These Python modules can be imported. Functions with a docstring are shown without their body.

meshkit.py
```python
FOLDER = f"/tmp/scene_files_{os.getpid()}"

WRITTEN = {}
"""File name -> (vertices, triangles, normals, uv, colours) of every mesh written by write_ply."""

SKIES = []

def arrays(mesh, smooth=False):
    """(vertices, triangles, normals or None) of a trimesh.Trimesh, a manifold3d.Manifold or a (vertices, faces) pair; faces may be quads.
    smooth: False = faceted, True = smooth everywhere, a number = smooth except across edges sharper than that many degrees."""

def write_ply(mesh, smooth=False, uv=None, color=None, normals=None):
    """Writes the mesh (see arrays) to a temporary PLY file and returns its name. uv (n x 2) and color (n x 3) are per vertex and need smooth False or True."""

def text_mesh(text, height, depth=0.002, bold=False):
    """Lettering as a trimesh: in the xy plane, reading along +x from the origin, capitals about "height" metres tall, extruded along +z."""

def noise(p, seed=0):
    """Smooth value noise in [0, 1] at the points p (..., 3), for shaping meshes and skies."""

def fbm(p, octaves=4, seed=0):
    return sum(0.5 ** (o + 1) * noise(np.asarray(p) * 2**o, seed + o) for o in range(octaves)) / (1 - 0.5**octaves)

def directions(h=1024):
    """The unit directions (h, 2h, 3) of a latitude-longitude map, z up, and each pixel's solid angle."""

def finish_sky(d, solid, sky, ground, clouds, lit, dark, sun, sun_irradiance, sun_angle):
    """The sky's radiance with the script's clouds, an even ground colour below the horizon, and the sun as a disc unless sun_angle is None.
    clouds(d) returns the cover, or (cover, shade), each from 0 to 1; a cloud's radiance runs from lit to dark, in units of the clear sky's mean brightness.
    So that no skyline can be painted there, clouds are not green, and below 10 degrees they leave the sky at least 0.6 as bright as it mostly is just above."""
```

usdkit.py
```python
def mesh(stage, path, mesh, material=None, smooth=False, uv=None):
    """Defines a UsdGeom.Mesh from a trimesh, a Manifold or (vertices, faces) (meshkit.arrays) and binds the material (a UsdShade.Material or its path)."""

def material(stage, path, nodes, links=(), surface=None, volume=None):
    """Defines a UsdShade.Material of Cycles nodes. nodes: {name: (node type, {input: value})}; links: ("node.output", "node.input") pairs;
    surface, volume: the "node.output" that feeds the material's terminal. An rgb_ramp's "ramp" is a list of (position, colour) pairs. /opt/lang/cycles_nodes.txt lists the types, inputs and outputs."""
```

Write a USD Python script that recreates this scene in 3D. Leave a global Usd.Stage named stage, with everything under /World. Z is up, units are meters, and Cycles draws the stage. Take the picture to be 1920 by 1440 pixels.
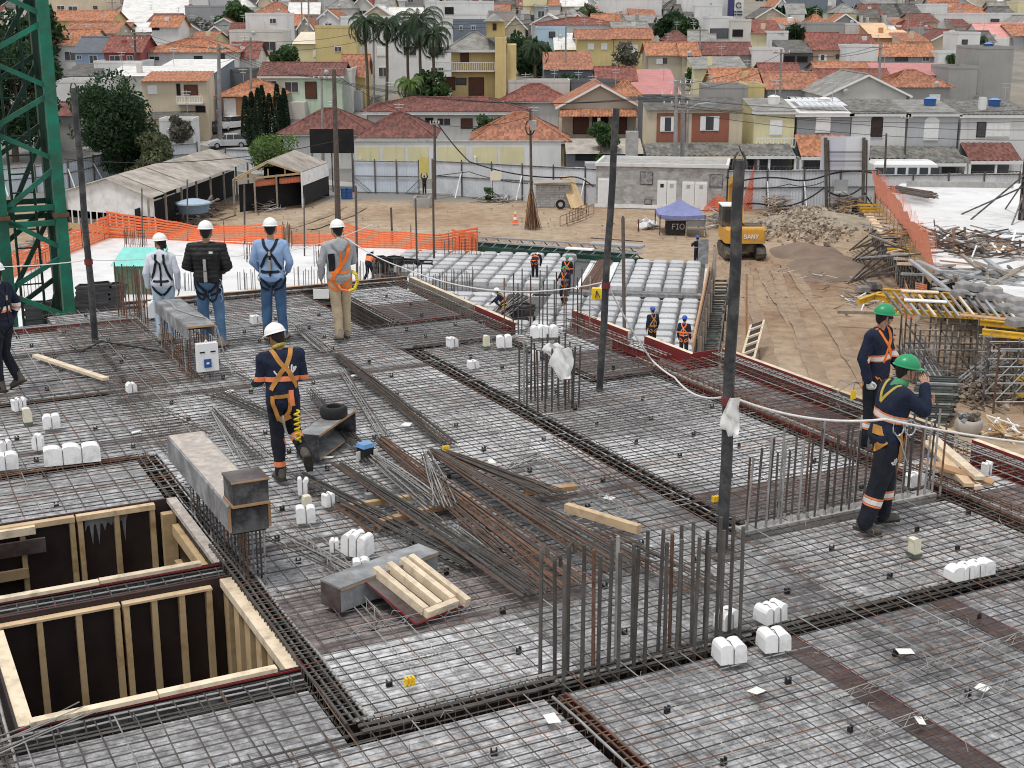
import math,random,numpy as np,trimesh,usdkit,meshkit
import manifold3d as m3
from pxr import Usd,UsdGeom,UsdLux,UsdShade,Gf,Sdf,Vt
stage = Usd.Stage.CreateInMemory()
W = UsdGeom.Xform.Define(stage, '/World'); UsdGeom.Scope.Define(stage, '/World/Looks')
rnd = random.Random(7)
# ---------------------------------------------------------------- camera, sky, sun, exposure
FPX,PITCH,HC = 2543.2,math.radians(15.275),16.0
cam = UsdGeom.Camera.Define(stage, '/World/camera')
cam.CreateHorizontalApertureAttr(36.0); cam.CreateVerticalApertureAttr(27.0)
cam.CreateFocalLengthAttr(36.0 * FPX / 1920); cam.CreateClippingRangeAttr(Gf.Vec2f(0.5,5000))
cam.CreateExposureAttr(0.36)
cx = UsdGeom.Xformable(cam); cx.AddTranslateOp().Set(Gf.Vec3d(0,0,HC)); cx.AddRotateXOp().Set(90 - math.degrees(PITCH))
SUN_EL,SUN_AZ = math.radians(70),math.radians(-140)          # azimuth from +y towards +x
dome = UsdLux.DomeLight.Define(stage, '/World/sky'); dome.GetPrim().SetCustomDataByKey('kind', 'structure')
skym = usdkit.material(stage, '/World/Looks/sky_overcast',{
    'sky': ('sky_texture',{'sky_type': 'single_scattering', 'sun_disc': False, 'sun_elevation': SUN_EL, 'sun_rotation': SUN_AZ, 'aerosol_density': 2.0}),
    'tc': ('texture_coordinate',{}), 'mp': ('mapping',{'scale': (1.4,1.4,3.0)}),
    'n': ('noise_texture',{'scale': 1.6, 'detail': 5, 'roughness': .55}),
    'r': ('rgb_ramp',{'ramp': [(.25,(6.2,6.4,6.7)),(.75,(9.2,9.3,9.4))]}),
    'mx': ('mix_color',{'fac': .9, 'use_clamp': False}), 'bg': ('background_shader',{'strength': .085})},
    [('tc.generated', 'mp.vector'),('mp.vector', 'n.vector'),('n.fac', 'r.fac'),('sky.color', 'mx.a'),('r.color', 'mx.b'),('mx.result', 'bg.color')],surface='bg.background')
UsdShade.MaterialBindingAPI.Apply(dome.GetPrim()).Bind(skym)
sun = UsdLux.DistantLight.Define(stage, '/World/sun'); sun.CreateIntensityAttr(.4); sun.CreateAngleAttr(10.0)
sun.CreateColorAttr(Gf.Vec3f(1.0,.96,.9)); sun.CreateNormalizeAttr(True)
sx = UsdGeom.Xformable(sun); sx.AddRotateZOp().Set(-math.degrees(SUN_AZ)); sx.AddRotateXOp().Set(-(90 - math.degrees(SUN_EL)))
# ---------------------------------------------------------------- pixel helpers (photo pixels -> world points)
FW = np.array([0,math.cos(PITCH),-math.sin(PITCH)]); UP = np.array([0,math.sin(PITCH),math.cos(PITCH)]); RT = np.array([1.,0,0])
def _ray(x,y): return RT * (x - 960) / FPX - UP * (y - 720) / FPX + FW
def at(x,y,z=0.):
    d = _ray(x,y); return np.array([0,0,HC]) + d * ((z - HC) / d[2])
def atd(x,y,Y):
    d = _ray(x,y); return np.array([0,0,HC]) + d * (Y / d[1])
DA,PA,DZ,PZ = math.radians(26.742),math.radians(-9.0),11.0,3.0
def rot(p,a):
    p = np.asarray(p,float); c,s = math.cos(a),math.sin(a); q = p.copy()
    q[...,0] = c * p[...,0] - s * p[...,1]; q[...,1] = s * p[...,0] + c * p[...,1]; return q
def D(p): q = rot(p,DA); q[...,2] += DZ; return q          # deck frame (u, v, height over deck) -> world
def P(p): q = rot(p,PA); q[...,2] += PZ; return q          # podium frame -> world
def duv(x,y,z=0.): q = rot(at(x,y,DZ + z),-DA); return q[:2]
def puv(x,y,z=0.): q = rot(at(x,y,PZ + z),-PA); return q[:2]
def d3(x,y,z=0.): a = duv(x,y,z); return np.array([a[0],a[1],z])
def p3(x,y,z=0.): a = puv(x,y,z); return np.array([a[0],a[1],z])
def srgb(r,g,b,k=.85):
    f = lambda c: (c / 12.92 if c <= .04045 else ((c + .055) / 1.055) ** 2.4) * k
    return tuple(f(v / 255.) for v in (r,g,b))
# ---------------------------------------------------------------- materials
L = '/World/Looks/'
def mat(name,col,rough=.75,var=.22,scale=4.,bump=0.,bscale=None,metal=0.,spec=.3,rand=0.,detail=4,dirt=None,dscale=1.2,damt=.5,stretch=(1,1,1),world=False):
    """Colour broken up by noise; optional dirt layer, bump and per-object variation."""
    lo,hi = tuple(c * (1 - var) for c in col),tuple(min(.9,c * (1 + var)) for c in col)
    N = {'tc': ('texture_coordinate',{}), 'g': ('geometry',{}), 'mp': ('mapping',{'scale': stretch}), 'n': ('noise_texture',{'scale': scale, 'detail': detail, 'roughness': .6}),
         'r': ('rgb_ramp',{'ramp': [(.3,lo),(.7,hi)]}), 'p': ('principled_bsdf',{'roughness': rough, 'metallic': metal, 'specular_ior_level': spec})}
    src = 'g.position' if world else 'tc.object'
    K = [(src, 'mp.vector'),('mp.vector', 'n.vector'),('n.fac', 'r.fac')]
    out = 'r.color'
    if dirt is not None:
        N['dn'] = ('noise_texture',{'scale': dscale, 'detail': 6, 'roughness': .68}); N['dr'] = ('rgb_ramp',{'ramp': [(.5 - .22 * damt,(0,0,0)),(.72,(1,1,1))]})
        N['dm'] = ('mix_color',{'b': dirt}); K += [('mp.vector', 'dn.vector'),('dn.fac', 'dr.fac'),('dr.color', 'dm.fac'),(out, 'dm.a')]; out = 'dm.result'
    if rand:
        N['oi'] = ('object_info',{}); N['mr'] = ('map_range',{'to_min': 1 - rand, 'to_max': 1 + rand}); N['h'] = ('hsv',{})
        K += [('oi.random', 'mr.value'),('mr.result', 'h.value'),(out, 'h.color')]; out = 'h.color'
    K.append((out, 'p.base_color'))
    if bump:
        N['bn'] = ('noise_texture',{'scale': bscale or scale * 4, 'detail': 4}); N['b'] = ('bump',{'strength': min(1.,bump), 'distance': .02})
        K += [('mp.vector', 'bn.vector'),('bn.fac', 'b.height'),('b.normal', 'p.normal')]
    return usdkit.material(stage,L + name,N,K,surface='p.BSDF')
def roof_mat(name,col,dark,tx=.24,ty=.36,var=.35):
    """Clay tiles: every tile has its own tone, weathering over it."""
    return usdkit.material(stage,L + name,{
        'tc': ('texture_coordinate',{}), 'mp': ('mapping',{'scale': (1 / tx,1 / ty,.001)}), 'v': ('voronoi_texture',{'scale': 1., 'randomness': 0.}), 'bw': ('rgb_to_bw',{}),
        'r': ('rgb_ramp',{'ramp': [(.2,tuple(c * (1 - var) for c in col)),(.5,col),(.85,tuple(min(.8,c * (1 + var * .8)) for c in col))]}),
        'n': ('noise_texture',{'scale': .7, 'detail': 6, 'roughness': .7}), 'nr': ('rgb_ramp',{'ramp': [(.47,(0,0,0)),(.72,(.85,.85,.85))]}), 'm': ('mix_color',{'b': dark}),
        'p': ('principled_bsdf',{'roughness': .85, 'specular_ior_level': .2})},
        [('tc.object', 'mp.vector'),('mp.vector', 'v.vector'),('v.color', 'bw.color'),('bw.val', 'r.fac'),('tc.object', 'n.vector'),('n.fac', 'nr.fac'),('nr.color', 'm.fac'),('r.color', 'm.a'),('m.result', 'p.base_color')],surface='p.BSDF')
def wall_mat(name,col,grime=.45):
    """Painted render with rain streaks and patches."""
    d = tuple(c * .42 for c in col)
    return usdkit.material(stage,L + name,{
        'tc': ('texture_coordinate',{}), 'mp': ('mapping',{'scale': (1.6,1.6,.22)}), 'n': ('noise_texture',{'scale': 1.3, 'detail': 6, 'roughness': .65}), 'nr': ('rgb_ramp',{'ramp': [(.52,(0,0,0)),(.82,(grime,grime,grime))]}),
        'n2': ('noise_texture',{'scale': .5, 'detail': 3}), 'r': ('rgb_ramp',{'ramp': [(.3,tuple(c * .86 for c in col)),(.7,col)]}),
        'm': ('mix_color',{'b': d}), 'p': ('principled_bsdf',{'roughness': .85, 'specular_ior_level': .2})},
        [('tc.object', 'mp.vector'),('mp.vector', 'n.vector'),('n.fac', 'nr.fac'),('tc.object', 'n2.vector'),('n2.fac', 'r.fac'),('r.color', 'm.a'),('nr.color', 'm.fac'),('m.result', 'p.base_color')],surface='p.BSDF')
def leaf_mat(name,col,var=.45):
    return usdkit.material(stage,L + name,{
        'g': ('geometry',{}), 'n': ('noise_texture',{'scale': .9, 'detail': 3}), 'a': ('math',{'math_type': 'multiply_add', 'value2': .5}), 'r': ('rgb_ramp',{'ramp': [(.25,tuple(c * (1 - var) for c in col)),(.75,tuple(c * (1 + var) for c in col))]}),
        'd': ('principled_bsdf',{'roughness': .65, 'specular_ior_level': .25}), 't': ('translucent_bsdf',{}), 'm': ('mix_closure',{'fac': .25})},
        [('g.position', 'n.vector'),('g.random_per_island', 'a.value1'),('n.fac', 'a.value3'),('a.value', 'r.fac'),('r.color', 'd.base_color'),('r.color', 't.color'),('d.BSDF', 'm.closure1'),('t.BSDF', 'm.closure2')],surface='m.closure')
# ---------------------------------------------------------------- prims
USED,ORG = {},{}
def numbered(path):
    if path not in USED: USED[path] = 0; return path
    USED[path] += 1; return f'{path}_{USED[path]:03d}'
def path_of(o): return o if isinstance(o,str) else str(o.GetPath())
def tag(p,label=None,cat=None,group=None,kind=None):
    pr = stage.GetPrimAtPath(p)
    if label and len(label.split()) > 16: print('LONG',p,label)
    for k,v in (('label',label),('category',cat),('group',group),('kind',kind)):
        if v: pr.SetCustomDataByKey(k,v)
    return p
def thing(name,label,cat,loc=(0,0,0),rz=0.,group=None,kind=None,scale=None):
    p = numbered('/World/' + name); x = UsdGeom.Xform.Define(stage,p)
    x.AddTranslateOp().Set(Gf.Vec3d(*map(float,loc)))
    if rz: x.AddRotateZOp().Set(math.degrees(rz))
    if scale: x.AddScaleOp().Set(Gf.Vec3f(*([float(scale)] * 3 if np.ndim(scale) == 0 else map(float,scale))))
    ORG[p] = (np.array(loc,float),float(rz)); tag(p,label,cat,group,kind); return p
def dup(src,loc,rz=0.,label=None,group=None,scale=None):
    was = stage.GetPrimAtPath(src).GetCustomData()
    r = thing(src.rsplit('/',1)[1].rstrip('0123456789').rstrip('_'),label or was.get('label'),was.get('category'),loc,rz,group or was.get('group'),None,scale)
    pr = stage.GetPrimAtPath(r); pr.GetReferences().AddInternalReference(src); pr.SetInstanceable(True); return r
def structure(name): p = numbered('/World/' + name); UsdGeom.Xform.Define(stage,p); ORG[p] = (np.zeros(3),0.); tag(p,kind='structure'); return p
QB = np.array([[0,3,2,1],[4,5,6,7],[0,1,5,4],[1,2,6,5],[2,3,7,6],[3,0,4,7]])
TB = np.vstack([QB[:,[0,1,2]],QB[:,[0,2,3]]])
def unit(v): v = np.asarray(v,float); return v / (np.linalg.norm(v) + 1e-12)
class MB:
    """Collects simple shapes; build() writes them as one mesh."""
    def __init__(s,frame=None): s.v,s.f,s.n,s.fr = [],[],0,frame
    def add(s,v,f):
        v = np.asarray(v,float).reshape(-1,3); s.v.append(v); s.f.append(np.asarray(f,int) + s.n); s.n += len(v); return s
    def tm(s,m): return s.add(m.vertices,m.faces)
    def box(s,c,size,yaw=0.,taper=1.,R=None):
        x,y,z = np.asarray(size,float) / 2; t = taper
        v = np.array([[-x,-y,-z],[x,-y,-z],[x,y,-z],[-x,y,-z],[-x * t,-y * t,z],[x * t,-y * t,z],[x * t,y * t,z],[-x * t,y * t,z]])
        if yaw: v = rot(v,yaw)
        if R is not None: v = v @ np.asarray(R).T
        return s.add(v + np.asarray(c,float),TB)
    def b2(s,lo,hi): lo,hi = np.asarray(lo,float),np.asarray(hi,float); return s.box((lo + hi) / 2,hi - lo)
    def beam(s,p0,p1,w,h,up=(0,0,1)):
        p0,p1 = np.asarray(p0,float),np.asarray(p1,float); t = unit(p1 - p0); a = np.cross(t,up)
        a = unit(a) if np.linalg.norm(a) > 1e-6 else np.array([1.,0,0]); b = np.cross(a,t)
        o = np.array([-a * w - b * h,a * w - b * h,a * w + b * h,-a * w + b * h]) / 2
        return s.add(np.vstack([p0 + o,p1 + o]),TB)
    def tube(s,pts,r,sides=6,cap=True):
        p = np.asarray(pts,float)
        if len(p) < 2: return s
        t = np.gradient(p,axis=0); t /= np.linalg.norm(t,axis=1,keepdims=True) + 1e-12
        ref = np.array([0,0,1.]) if np.abs(t[:,2]).mean() < .8 else np.array([1.,0,0])
        a = np.cross(t,ref); a /= np.linalg.norm(a,axis=1,keepdims=True) + 1e-12; b = np.cross(t,a)
        k = np.arange(sides) * 2 * np.pi / sides; R = np.broadcast_to(r,(len(p),))[:,None,None]
        v = (p[:,None] + R * (np.cos(k)[None,:,None] * a[:,None] + np.sin(k)[None,:,None] * b[:,None])).reshape(-1,3)
        i,j = np.meshgrid(np.arange(len(p) - 1),np.arange(sides),indexing='ij'); j2 = (j + 1) % sides
        q = np.stack([i * sides + j,i * sides + j2,(i + 1) * sides + j2,(i + 1) * sides + j],-1).reshape(-1,4)
        f = np.vstack([q[:,[0,1,2]],q[:,[0,2,3]]])
        if cap:
            e = (len(p) - 1) * sides
            f = np.vstack([f] + [[[0,k + 1,k]] for k in range(1,sides - 1)] + [[[e,e + k,e + k + 1]] for k in range(1,sides - 1)])
        return s.add(v,f)
    def quad(s,a,b,c,d): return s.add([a,b,c,d],[[0,1,2],[0,2,3]])
    def prism(s,poly,z0,z1):
        """poly in xy (convex), extruded in z"""
        n = len(poly); p = np.asarray(poly,float)[:,:2]
        v = np.vstack([np.c_[p,np.full(n,z0)],np.c_[p,np.full(n,z1)]])
        f = [[0,k + 1,k] for k in range(1,n - 1)] + [[n,n + k,n + k + 1] for k in range(1,n - 1)]
        for k in range(n): k2 = (k + 1) % n; f += [[k,k2,n + k2],[k,n + k2,n + k]]
        return s.add(v,f)
    def grid(s,V):
        """V: (n, m, 3) points"""
        n,m = V.shape[:2]; i,j = np.meshgrid(np.arange(n - 1),np.arange(m - 1),indexing='ij'); q = np.stack([i * m + j,(i + 1) * m + j,(i + 1) * m + j + 1,i * m + j + 1],-1).reshape(-1,4)
        return s.add(V.reshape(-1,3),np.vstack([q[:,[0,1,2]],q[:,[0,2,3]]]))
    def build(s,name,material,parent=None,smooth=False,local=False,label=None,cat=None,group=None,kind=None):
        if not s.v: return None
        v,f = np.vstack(s.v),np.vstack(s.f)
        if s.fr is not None: v = s.fr(v)
        p = numbered((parent or '/World') + '/' + name)
        if parent and not local:
            q = parent
            while q not in ORG and q.count('/') > 1: q = q.rsplit('/',1)[0]
            if q in ORG: o,a = ORG[q]; v = rot(v - o,-a)
        if smooth is False: usdkit.mesh(stage,p,(v,f),material)
        else: usdkit.mesh(stage,p,trimesh.Trimesh(v,f,process=False),material,smooth=smooth)
        if label or kind or cat: tag(p,label,cat,group,kind)
        return p
def one(name,mb,m,label,cat,group=None,kind=None,smooth=False): return mb.build(name,m,None,smooth,False,label,cat,group,kind)
def wob(a,b,n=6,amp=.01,rg=rnd):
    a,b = np.asarray(a,float),np.asarray(b,float); t = np.linspace(0,1,n)[:,None]
    o = np.array([[rg.uniform(-amp,amp) for _ in range(3)] for _ in range(n)]); o[0] *= .3; return a + (b - a) * t + o
def sag(a,b,s,n=12):
    a,b = np.asarray(a,float),np.asarray(b,float); t = np.linspace(0,1,n)[:,None]; p = a + (b - a) * t; p[:,2] -= (4 * s * t * (1 - t))[:,0]; return p
# ---------------------------------------------------------------- palette
REBAR = mat('rebar_dark',(.10,.092,.085),.6,.3,8,metal=.3,rand=.25,bump=.3,bscale=60)
RUST = mat('rebar_rust',(.145,.082,.056),.8,.4,9,rand=.3,bump=.3,bscale=60)
REBG = mat('rebar_cement',(.30,.295,.285),.8,.35,6,rand=.2)
MESHB = mat('mesh_steel',(.075,.066,.06),.65,.35,2,metal=.2,rand=.25,dirt=(.17,.155,.14),dscale=1.5,damt=.3)
FILM = mat('film_plywood',(.062,.04,.038),.45,.3,3,rand=.2,dirt=(.16,.15,.145),dscale=2.2,damt=.35)
FILMD = mat('film_dark',(.034,.024,.022),.5,.3,3,rand=.2)
REDP = mat('red_plywood_edge',(.25,.025,.03),.6,.3,5,dirt=(.09,.05,.045),dscale=2.5,damt=.35)
WOOD = mat('fresh_timber',(.62,.46,.29),.8,.16,3,stretch=(1,1,1),rand=.14,dirt=(.34,.25,.16),dscale=6,damt=.1)
WOODL = mat('pale_timber',(.74,.62,.46),.8,.12,3,rand=.1,dirt=(.45,.36,.26),dscale=7,damt=.1)
WOODY = mat('yellow_timber',(.58,.43,.25),.75,.22,4,rand=.12,dirt=(.3,.19,.08),dscale=4,damt=.2)
WOODR = mat('rusty_timber',(.40,.24,.13),.8,.25,4,rand=.15)
WOODG = mat('grey_timber',(.27,.23,.19),.85,.3,5,rand=.2)
CONC = mat('concrete',(.40,.39,.375),.85,.18,2.5,bump=.3,dirt=(.25,.24,.23),dscale=1.2,damt=.3)
CONCW = mat('white_slab',(.68,.685,.69),.8,.08,.4,bump=.1,dirt=(.5,.49,.47),dscale=.5,damt=.05,world=True)
FORMG = mat('form_residue',(.30,.31,.32),.8,.35,5,dirt=(.13,.12,.12),dscale=3,damt=.5,bump=.4,bscale=14)
FORMB = mat('form_beige',(.50,.44,.39),.85,.25,12,dirt=(.32,.30,.29),dscale=8,damt=.4,bump=.5,bscale=25)
FORMD = mat('form_black',(.045,.045,.05),.6,.5,5,dirt=(.2,.2,.2),dscale=4,damt=.2)
FOAM = mat('white_foam',(.84,.84,.84),.9,.04,30,bump=.15,bscale=90,dirt=(.55,.54,.52),dscale=7,damt=.0)
CREAM = mat('cream_foam',(.72,.67,.53),.85,.05,10)
BLACKP = mat('black_plastic',(.022,.022,.024),.5,.3,6)
WHITEP = mat('white_plastic',(.82,.82,.82),.45,.04,6)
PAPER = mat('paper',(.72,.72,.70),.9,.03,6)
BLUE = mat('blue_plastic',(.035,.095,.27),.45,.15,6)
BLUEL = mat('light_blue_plastic',(.16,.33,.60),.5,.15,6)
YEL = mat('yellow_paint',(.80,.55,.03),.5,.12,5)
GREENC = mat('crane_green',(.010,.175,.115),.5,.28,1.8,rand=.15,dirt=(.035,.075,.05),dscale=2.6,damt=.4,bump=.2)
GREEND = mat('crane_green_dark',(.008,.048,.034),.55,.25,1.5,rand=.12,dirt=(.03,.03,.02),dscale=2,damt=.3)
RUSTP = mat('rust_patch',(.13,.07,.04),.85,.4,8)
POLE = mat('painted_steel_pole',(.034,.036,.04),.6,.35,4,dirt=(.13,.125,.12),dscale=5,damt=.2)
POLEG = mat('grey_pole',(.30,.29,.28),.8,.2,3,dirt=(.18,.17,.16),dscale=2,damt=.3)
POLEB = mat('dark_wood_pole',(.10,.085,.075),.85,.3,4)
GALV = mat('galvanised_steel',(.42,.43,.44),.5,.15,4,metal=.4)
STEELD = mat('scaffold_steel',(.095,.09,.086),.6,.35,4,metal=.3,rand=.3,dirt=(.28,.26,.24),dscale=4,damt=.2)
ROPE = mat('white_rope',(.70,.68,.66),.9,.12,30)
CABLE = mat('black_cable',(.02,.02,.022),.6,.2,5)
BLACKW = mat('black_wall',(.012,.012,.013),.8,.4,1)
NET = mat('orange_net',(.82,.19,.075),.8,.12,6)
NETP = mat('faded_orange_net',(.86,.30,.19),.8,.15,3)
FENCE = mat('fence_sheet',(.62,.655,.70),.55,.06,.8,rand=.08,dirt=(.50,.51,.52),dscale=.9,damt=.05)
FENCEB = mat('blue_fence_sheet',(.58,.64,.71),.55,.08,.8,rand=.07)
TIN = mat('old_fibre_roof',(.42,.385,.345),.85,.2,1.5,dirt=(.22,.19,.16),dscale=.7,damt=.5,rand=.12)
TINW = mat('white_sheet',(.76,.77,.78),.6,.06,2,dirt=(.55,.54,.52),dscale=1.5,damt=.1)
TINB = mat('dark_corrugated',(.13,.125,.115),.85,.4,2,dirt=(.26,.25,.23),dscale=1,damt=.3)
TEAL = mat('teal_roof',(.27,.66,.60),.5,.1,2)
GREENB = mat('dark_green_steel',(.075,.085,.078),.7,.3,4,rand=.3)
GREENW = mat('green_boards',(.10,.145,.095),.8,.2,4)
TARP = mat('blue_canopy',(.21,.23,.43),.7,.12,3)
WAFF = mat('waffle_form',(.52,.53,.545),.6,.16,1.4,rand=.2,dirt=(.30,.29,.29),dscale=2.5,damt=.35)
WAFFRIB = mat('waffle_rib',(.10,.10,.10),.8,.25,3,world=True)
WAFFOLD = mat('worn_waffle_form',(.27,.26,.255),.8,.22,3,rand=.2)
TRAY = mat('black_tray',(.028,.028,.03),.4,.3,3,rand=.4)
EXY = mat('excavator_yellow',(.66,.34,.04),.5,.15,2,dirt=(.34,.22,.1),dscale=2,damt=.3)
EXD = mat('excavator_dark',(.05,.048,.045),.7,.3,3,dirt=(.2,.16,.12),dscale=2,damt=.3)
GLASSD = mat('dark_glass',(.02,.024,.03),.12,.2,1,spec=.6)
PANE = mat('window_pane',(.045,.05,.058),.15,.4,.6,spec=.6,rand=.4)
SHUT = mat('dark_shutter',(.045,.03,.025),.7,.3,3)
WFRAME = mat('white_frame',(.76,.76,.75),.6,.06,3)
BLOCKM = mat('concrete_block',(.40,.40,.395),.9,.12,6,rand=.12,bump=.2)
MORTAR = mat('mortar',(.46,.455,.44),.9,.1,4)
DOORW = mat('white_louvre_door',(.78,.80,.81),.5,.04,2)
RUBBLE = mat('rubble_stone',(.40,.335,.26),.95,.3,1.2,rand=.3,bump=.4)
RUBD = mat('dark_rubble',(.17,.135,.11),.95,.35,2,rand=.3)
DIRTM = mat('dirt_heap',(.205,.155,.12),.95,.2,.8,bump=.6,bscale=6,world=True)
YBEAM = mat('yellow_beam',(.70,.42,.03),.55,.18,2,rand=.1,dirt=(.45,.29,.1),dscale=3,damt=.15)
WPOLY = mat('white_poly',(.78,.78,.76),.6,.1,5)
TIRE = mat('tyre_rubber',(.022,.022,.022),.85,.2,10)
BARK = mat('bark',(.13,.10,.075),.9,.3,6)
CARW = mat('white_car_paint',(.74,.74,.74),.25,.03,1,spec=.5)
CARB = mat('black_car_paint',(.015,.015,.017),.2,.1,1,spec=.5)
CARS = mat('silver_car_paint',(.50,.51,.52),.3,.03,1,spec=.5)
SOLAR = mat('solar_panel',(.62,.64,.67),.3,.06,1)
# deck plywood: cement film over brown phenolic, each sheet different
def ply(name,base,res,cover,seed):
    return usdkit.material(stage,L + name,{
        'tc': ('texture_coordinate',{}), 'oi': ('object_info',{}), 'sc': ('vector_math',{'math_type': 'scale', 'vector1': (37.,91.,13.)}), 'ad': ('vector_math',{'math_type': 'add'}),
        'n': ('noise_texture',{'scale': 1.1, 'detail': 7, 'roughness': .66}), 'n2': ('noise_texture',{'scale': 9, 'detail': 6, 'roughness': .72}), 'mp': ('mapping',{'scale': (.8,5,1)}), 'n3': ('noise_texture',{'scale': 2.2, 'detail': 5, 'roughness': .7}),
        'a1': ('math',{'math_type': 'multiply_add', 'value2': .45}), 'a2': ('math',{'math_type': 'multiply_add', 'value2': .35}), 'a3': ('math',{'math_type': 'multiply_add', 'value2': .3}), 'of': ('math',{'math_type': 'multiply_add', 'value2': .16, 'value3': -.08}),
        'r': ('rgb_ramp',{'ramp': [(cover - .12,(0,0,0)),(cover + .02,(.55,.55,.55)),(cover + .16,(1,1,1))]}), 'm': ('mix_color',{'a': base}), 'rc': ('rgb_ramp',{'ramp': [(.3,tuple(c * .42 for c in res)),(.5,res),(.68,tuple(min(.8,c * 1.5) for c in res))]}),
        'g': ('geometry',{}), 'w1': ('noise_texture',{'scale': .42, 'detail': 6, 'roughness': .62}), 'wr': ('rgb_ramp',{'ramp': [(.34,(.50,.49,.50)),(.52,(.95,.95,.96)),(.7,(1.12,1.12,1.12))]}), 'wm': ('mix_color',{'blend_type': 'multiply', 'fac': 1., 'use_clamp': False}), 'w2': ('noise_texture',{'scale': .75, 'detail': 7, 'roughness': .7}), 'w2r': ('rgb_ramp',{'ramp': [(.54,(0,0,0)),(.68,(.62,.62,.62))]}), 'st': ('mix_color',{'b': (.115,.078,.068)}), 'rr': ('map_range',{'to_min': .33, 'to_max': .8}), 'b': ('bump',{'strength': .25, 'distance': .01}), 'p': ('principled_bsdf',{'specular_ior_level': .35})},
        [('oi.random', 'sc.scale'),('tc.object', 'ad.vector1'),('sc.vector', 'ad.vector2'),('ad.vector', 'n.vector'),('ad.vector', 'n2.vector'),('ad.vector', 'mp.vector'),('mp.vector', 'n3.vector'),
         ('oi.random', 'of.value1'),('n.fac', 'a1.value1'),('of.value', 'a1.value3'),('n2.fac', 'a2.value1'),('a1.value', 'a2.value3'),('n3.fac', 'a3.value1'),('a2.value', 'a3.value3'),('a3.value', 'r.fac'),('r.color', 'm.fac'),('n2.fac', 'rc.fac'),('rc.color', 'm.b'),('g.position', 'w1.vector'),('w1.fac', 'wr.fac'),('m.result', 'wm.a'),('wr.color', 'wm.b'),('g.position', 'w2.vector'),('w2.fac', 'w2r.fac'),('w2r.color', 'st.fac'),('wm.result', 'st.a'),('st.result', 'p.base_color'),
         ('r.color', 'rr.value'),('rr.result', 'p.roughness'),('n2.fac', 'b.height'),('b.normal', 'p.normal')],surface='p.BSDF')
PLYG = ply('plywood_grey',(.075,.066,.065),(.40,.405,.415),.50,1)
PLYL = ply('plywood_pale',(.11,.10,.10),(.52,.525,.535),.46,2)
PLYB = ply('plywood_brown',(.078,.048,.046),(.23,.205,.205),.56,3)
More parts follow.
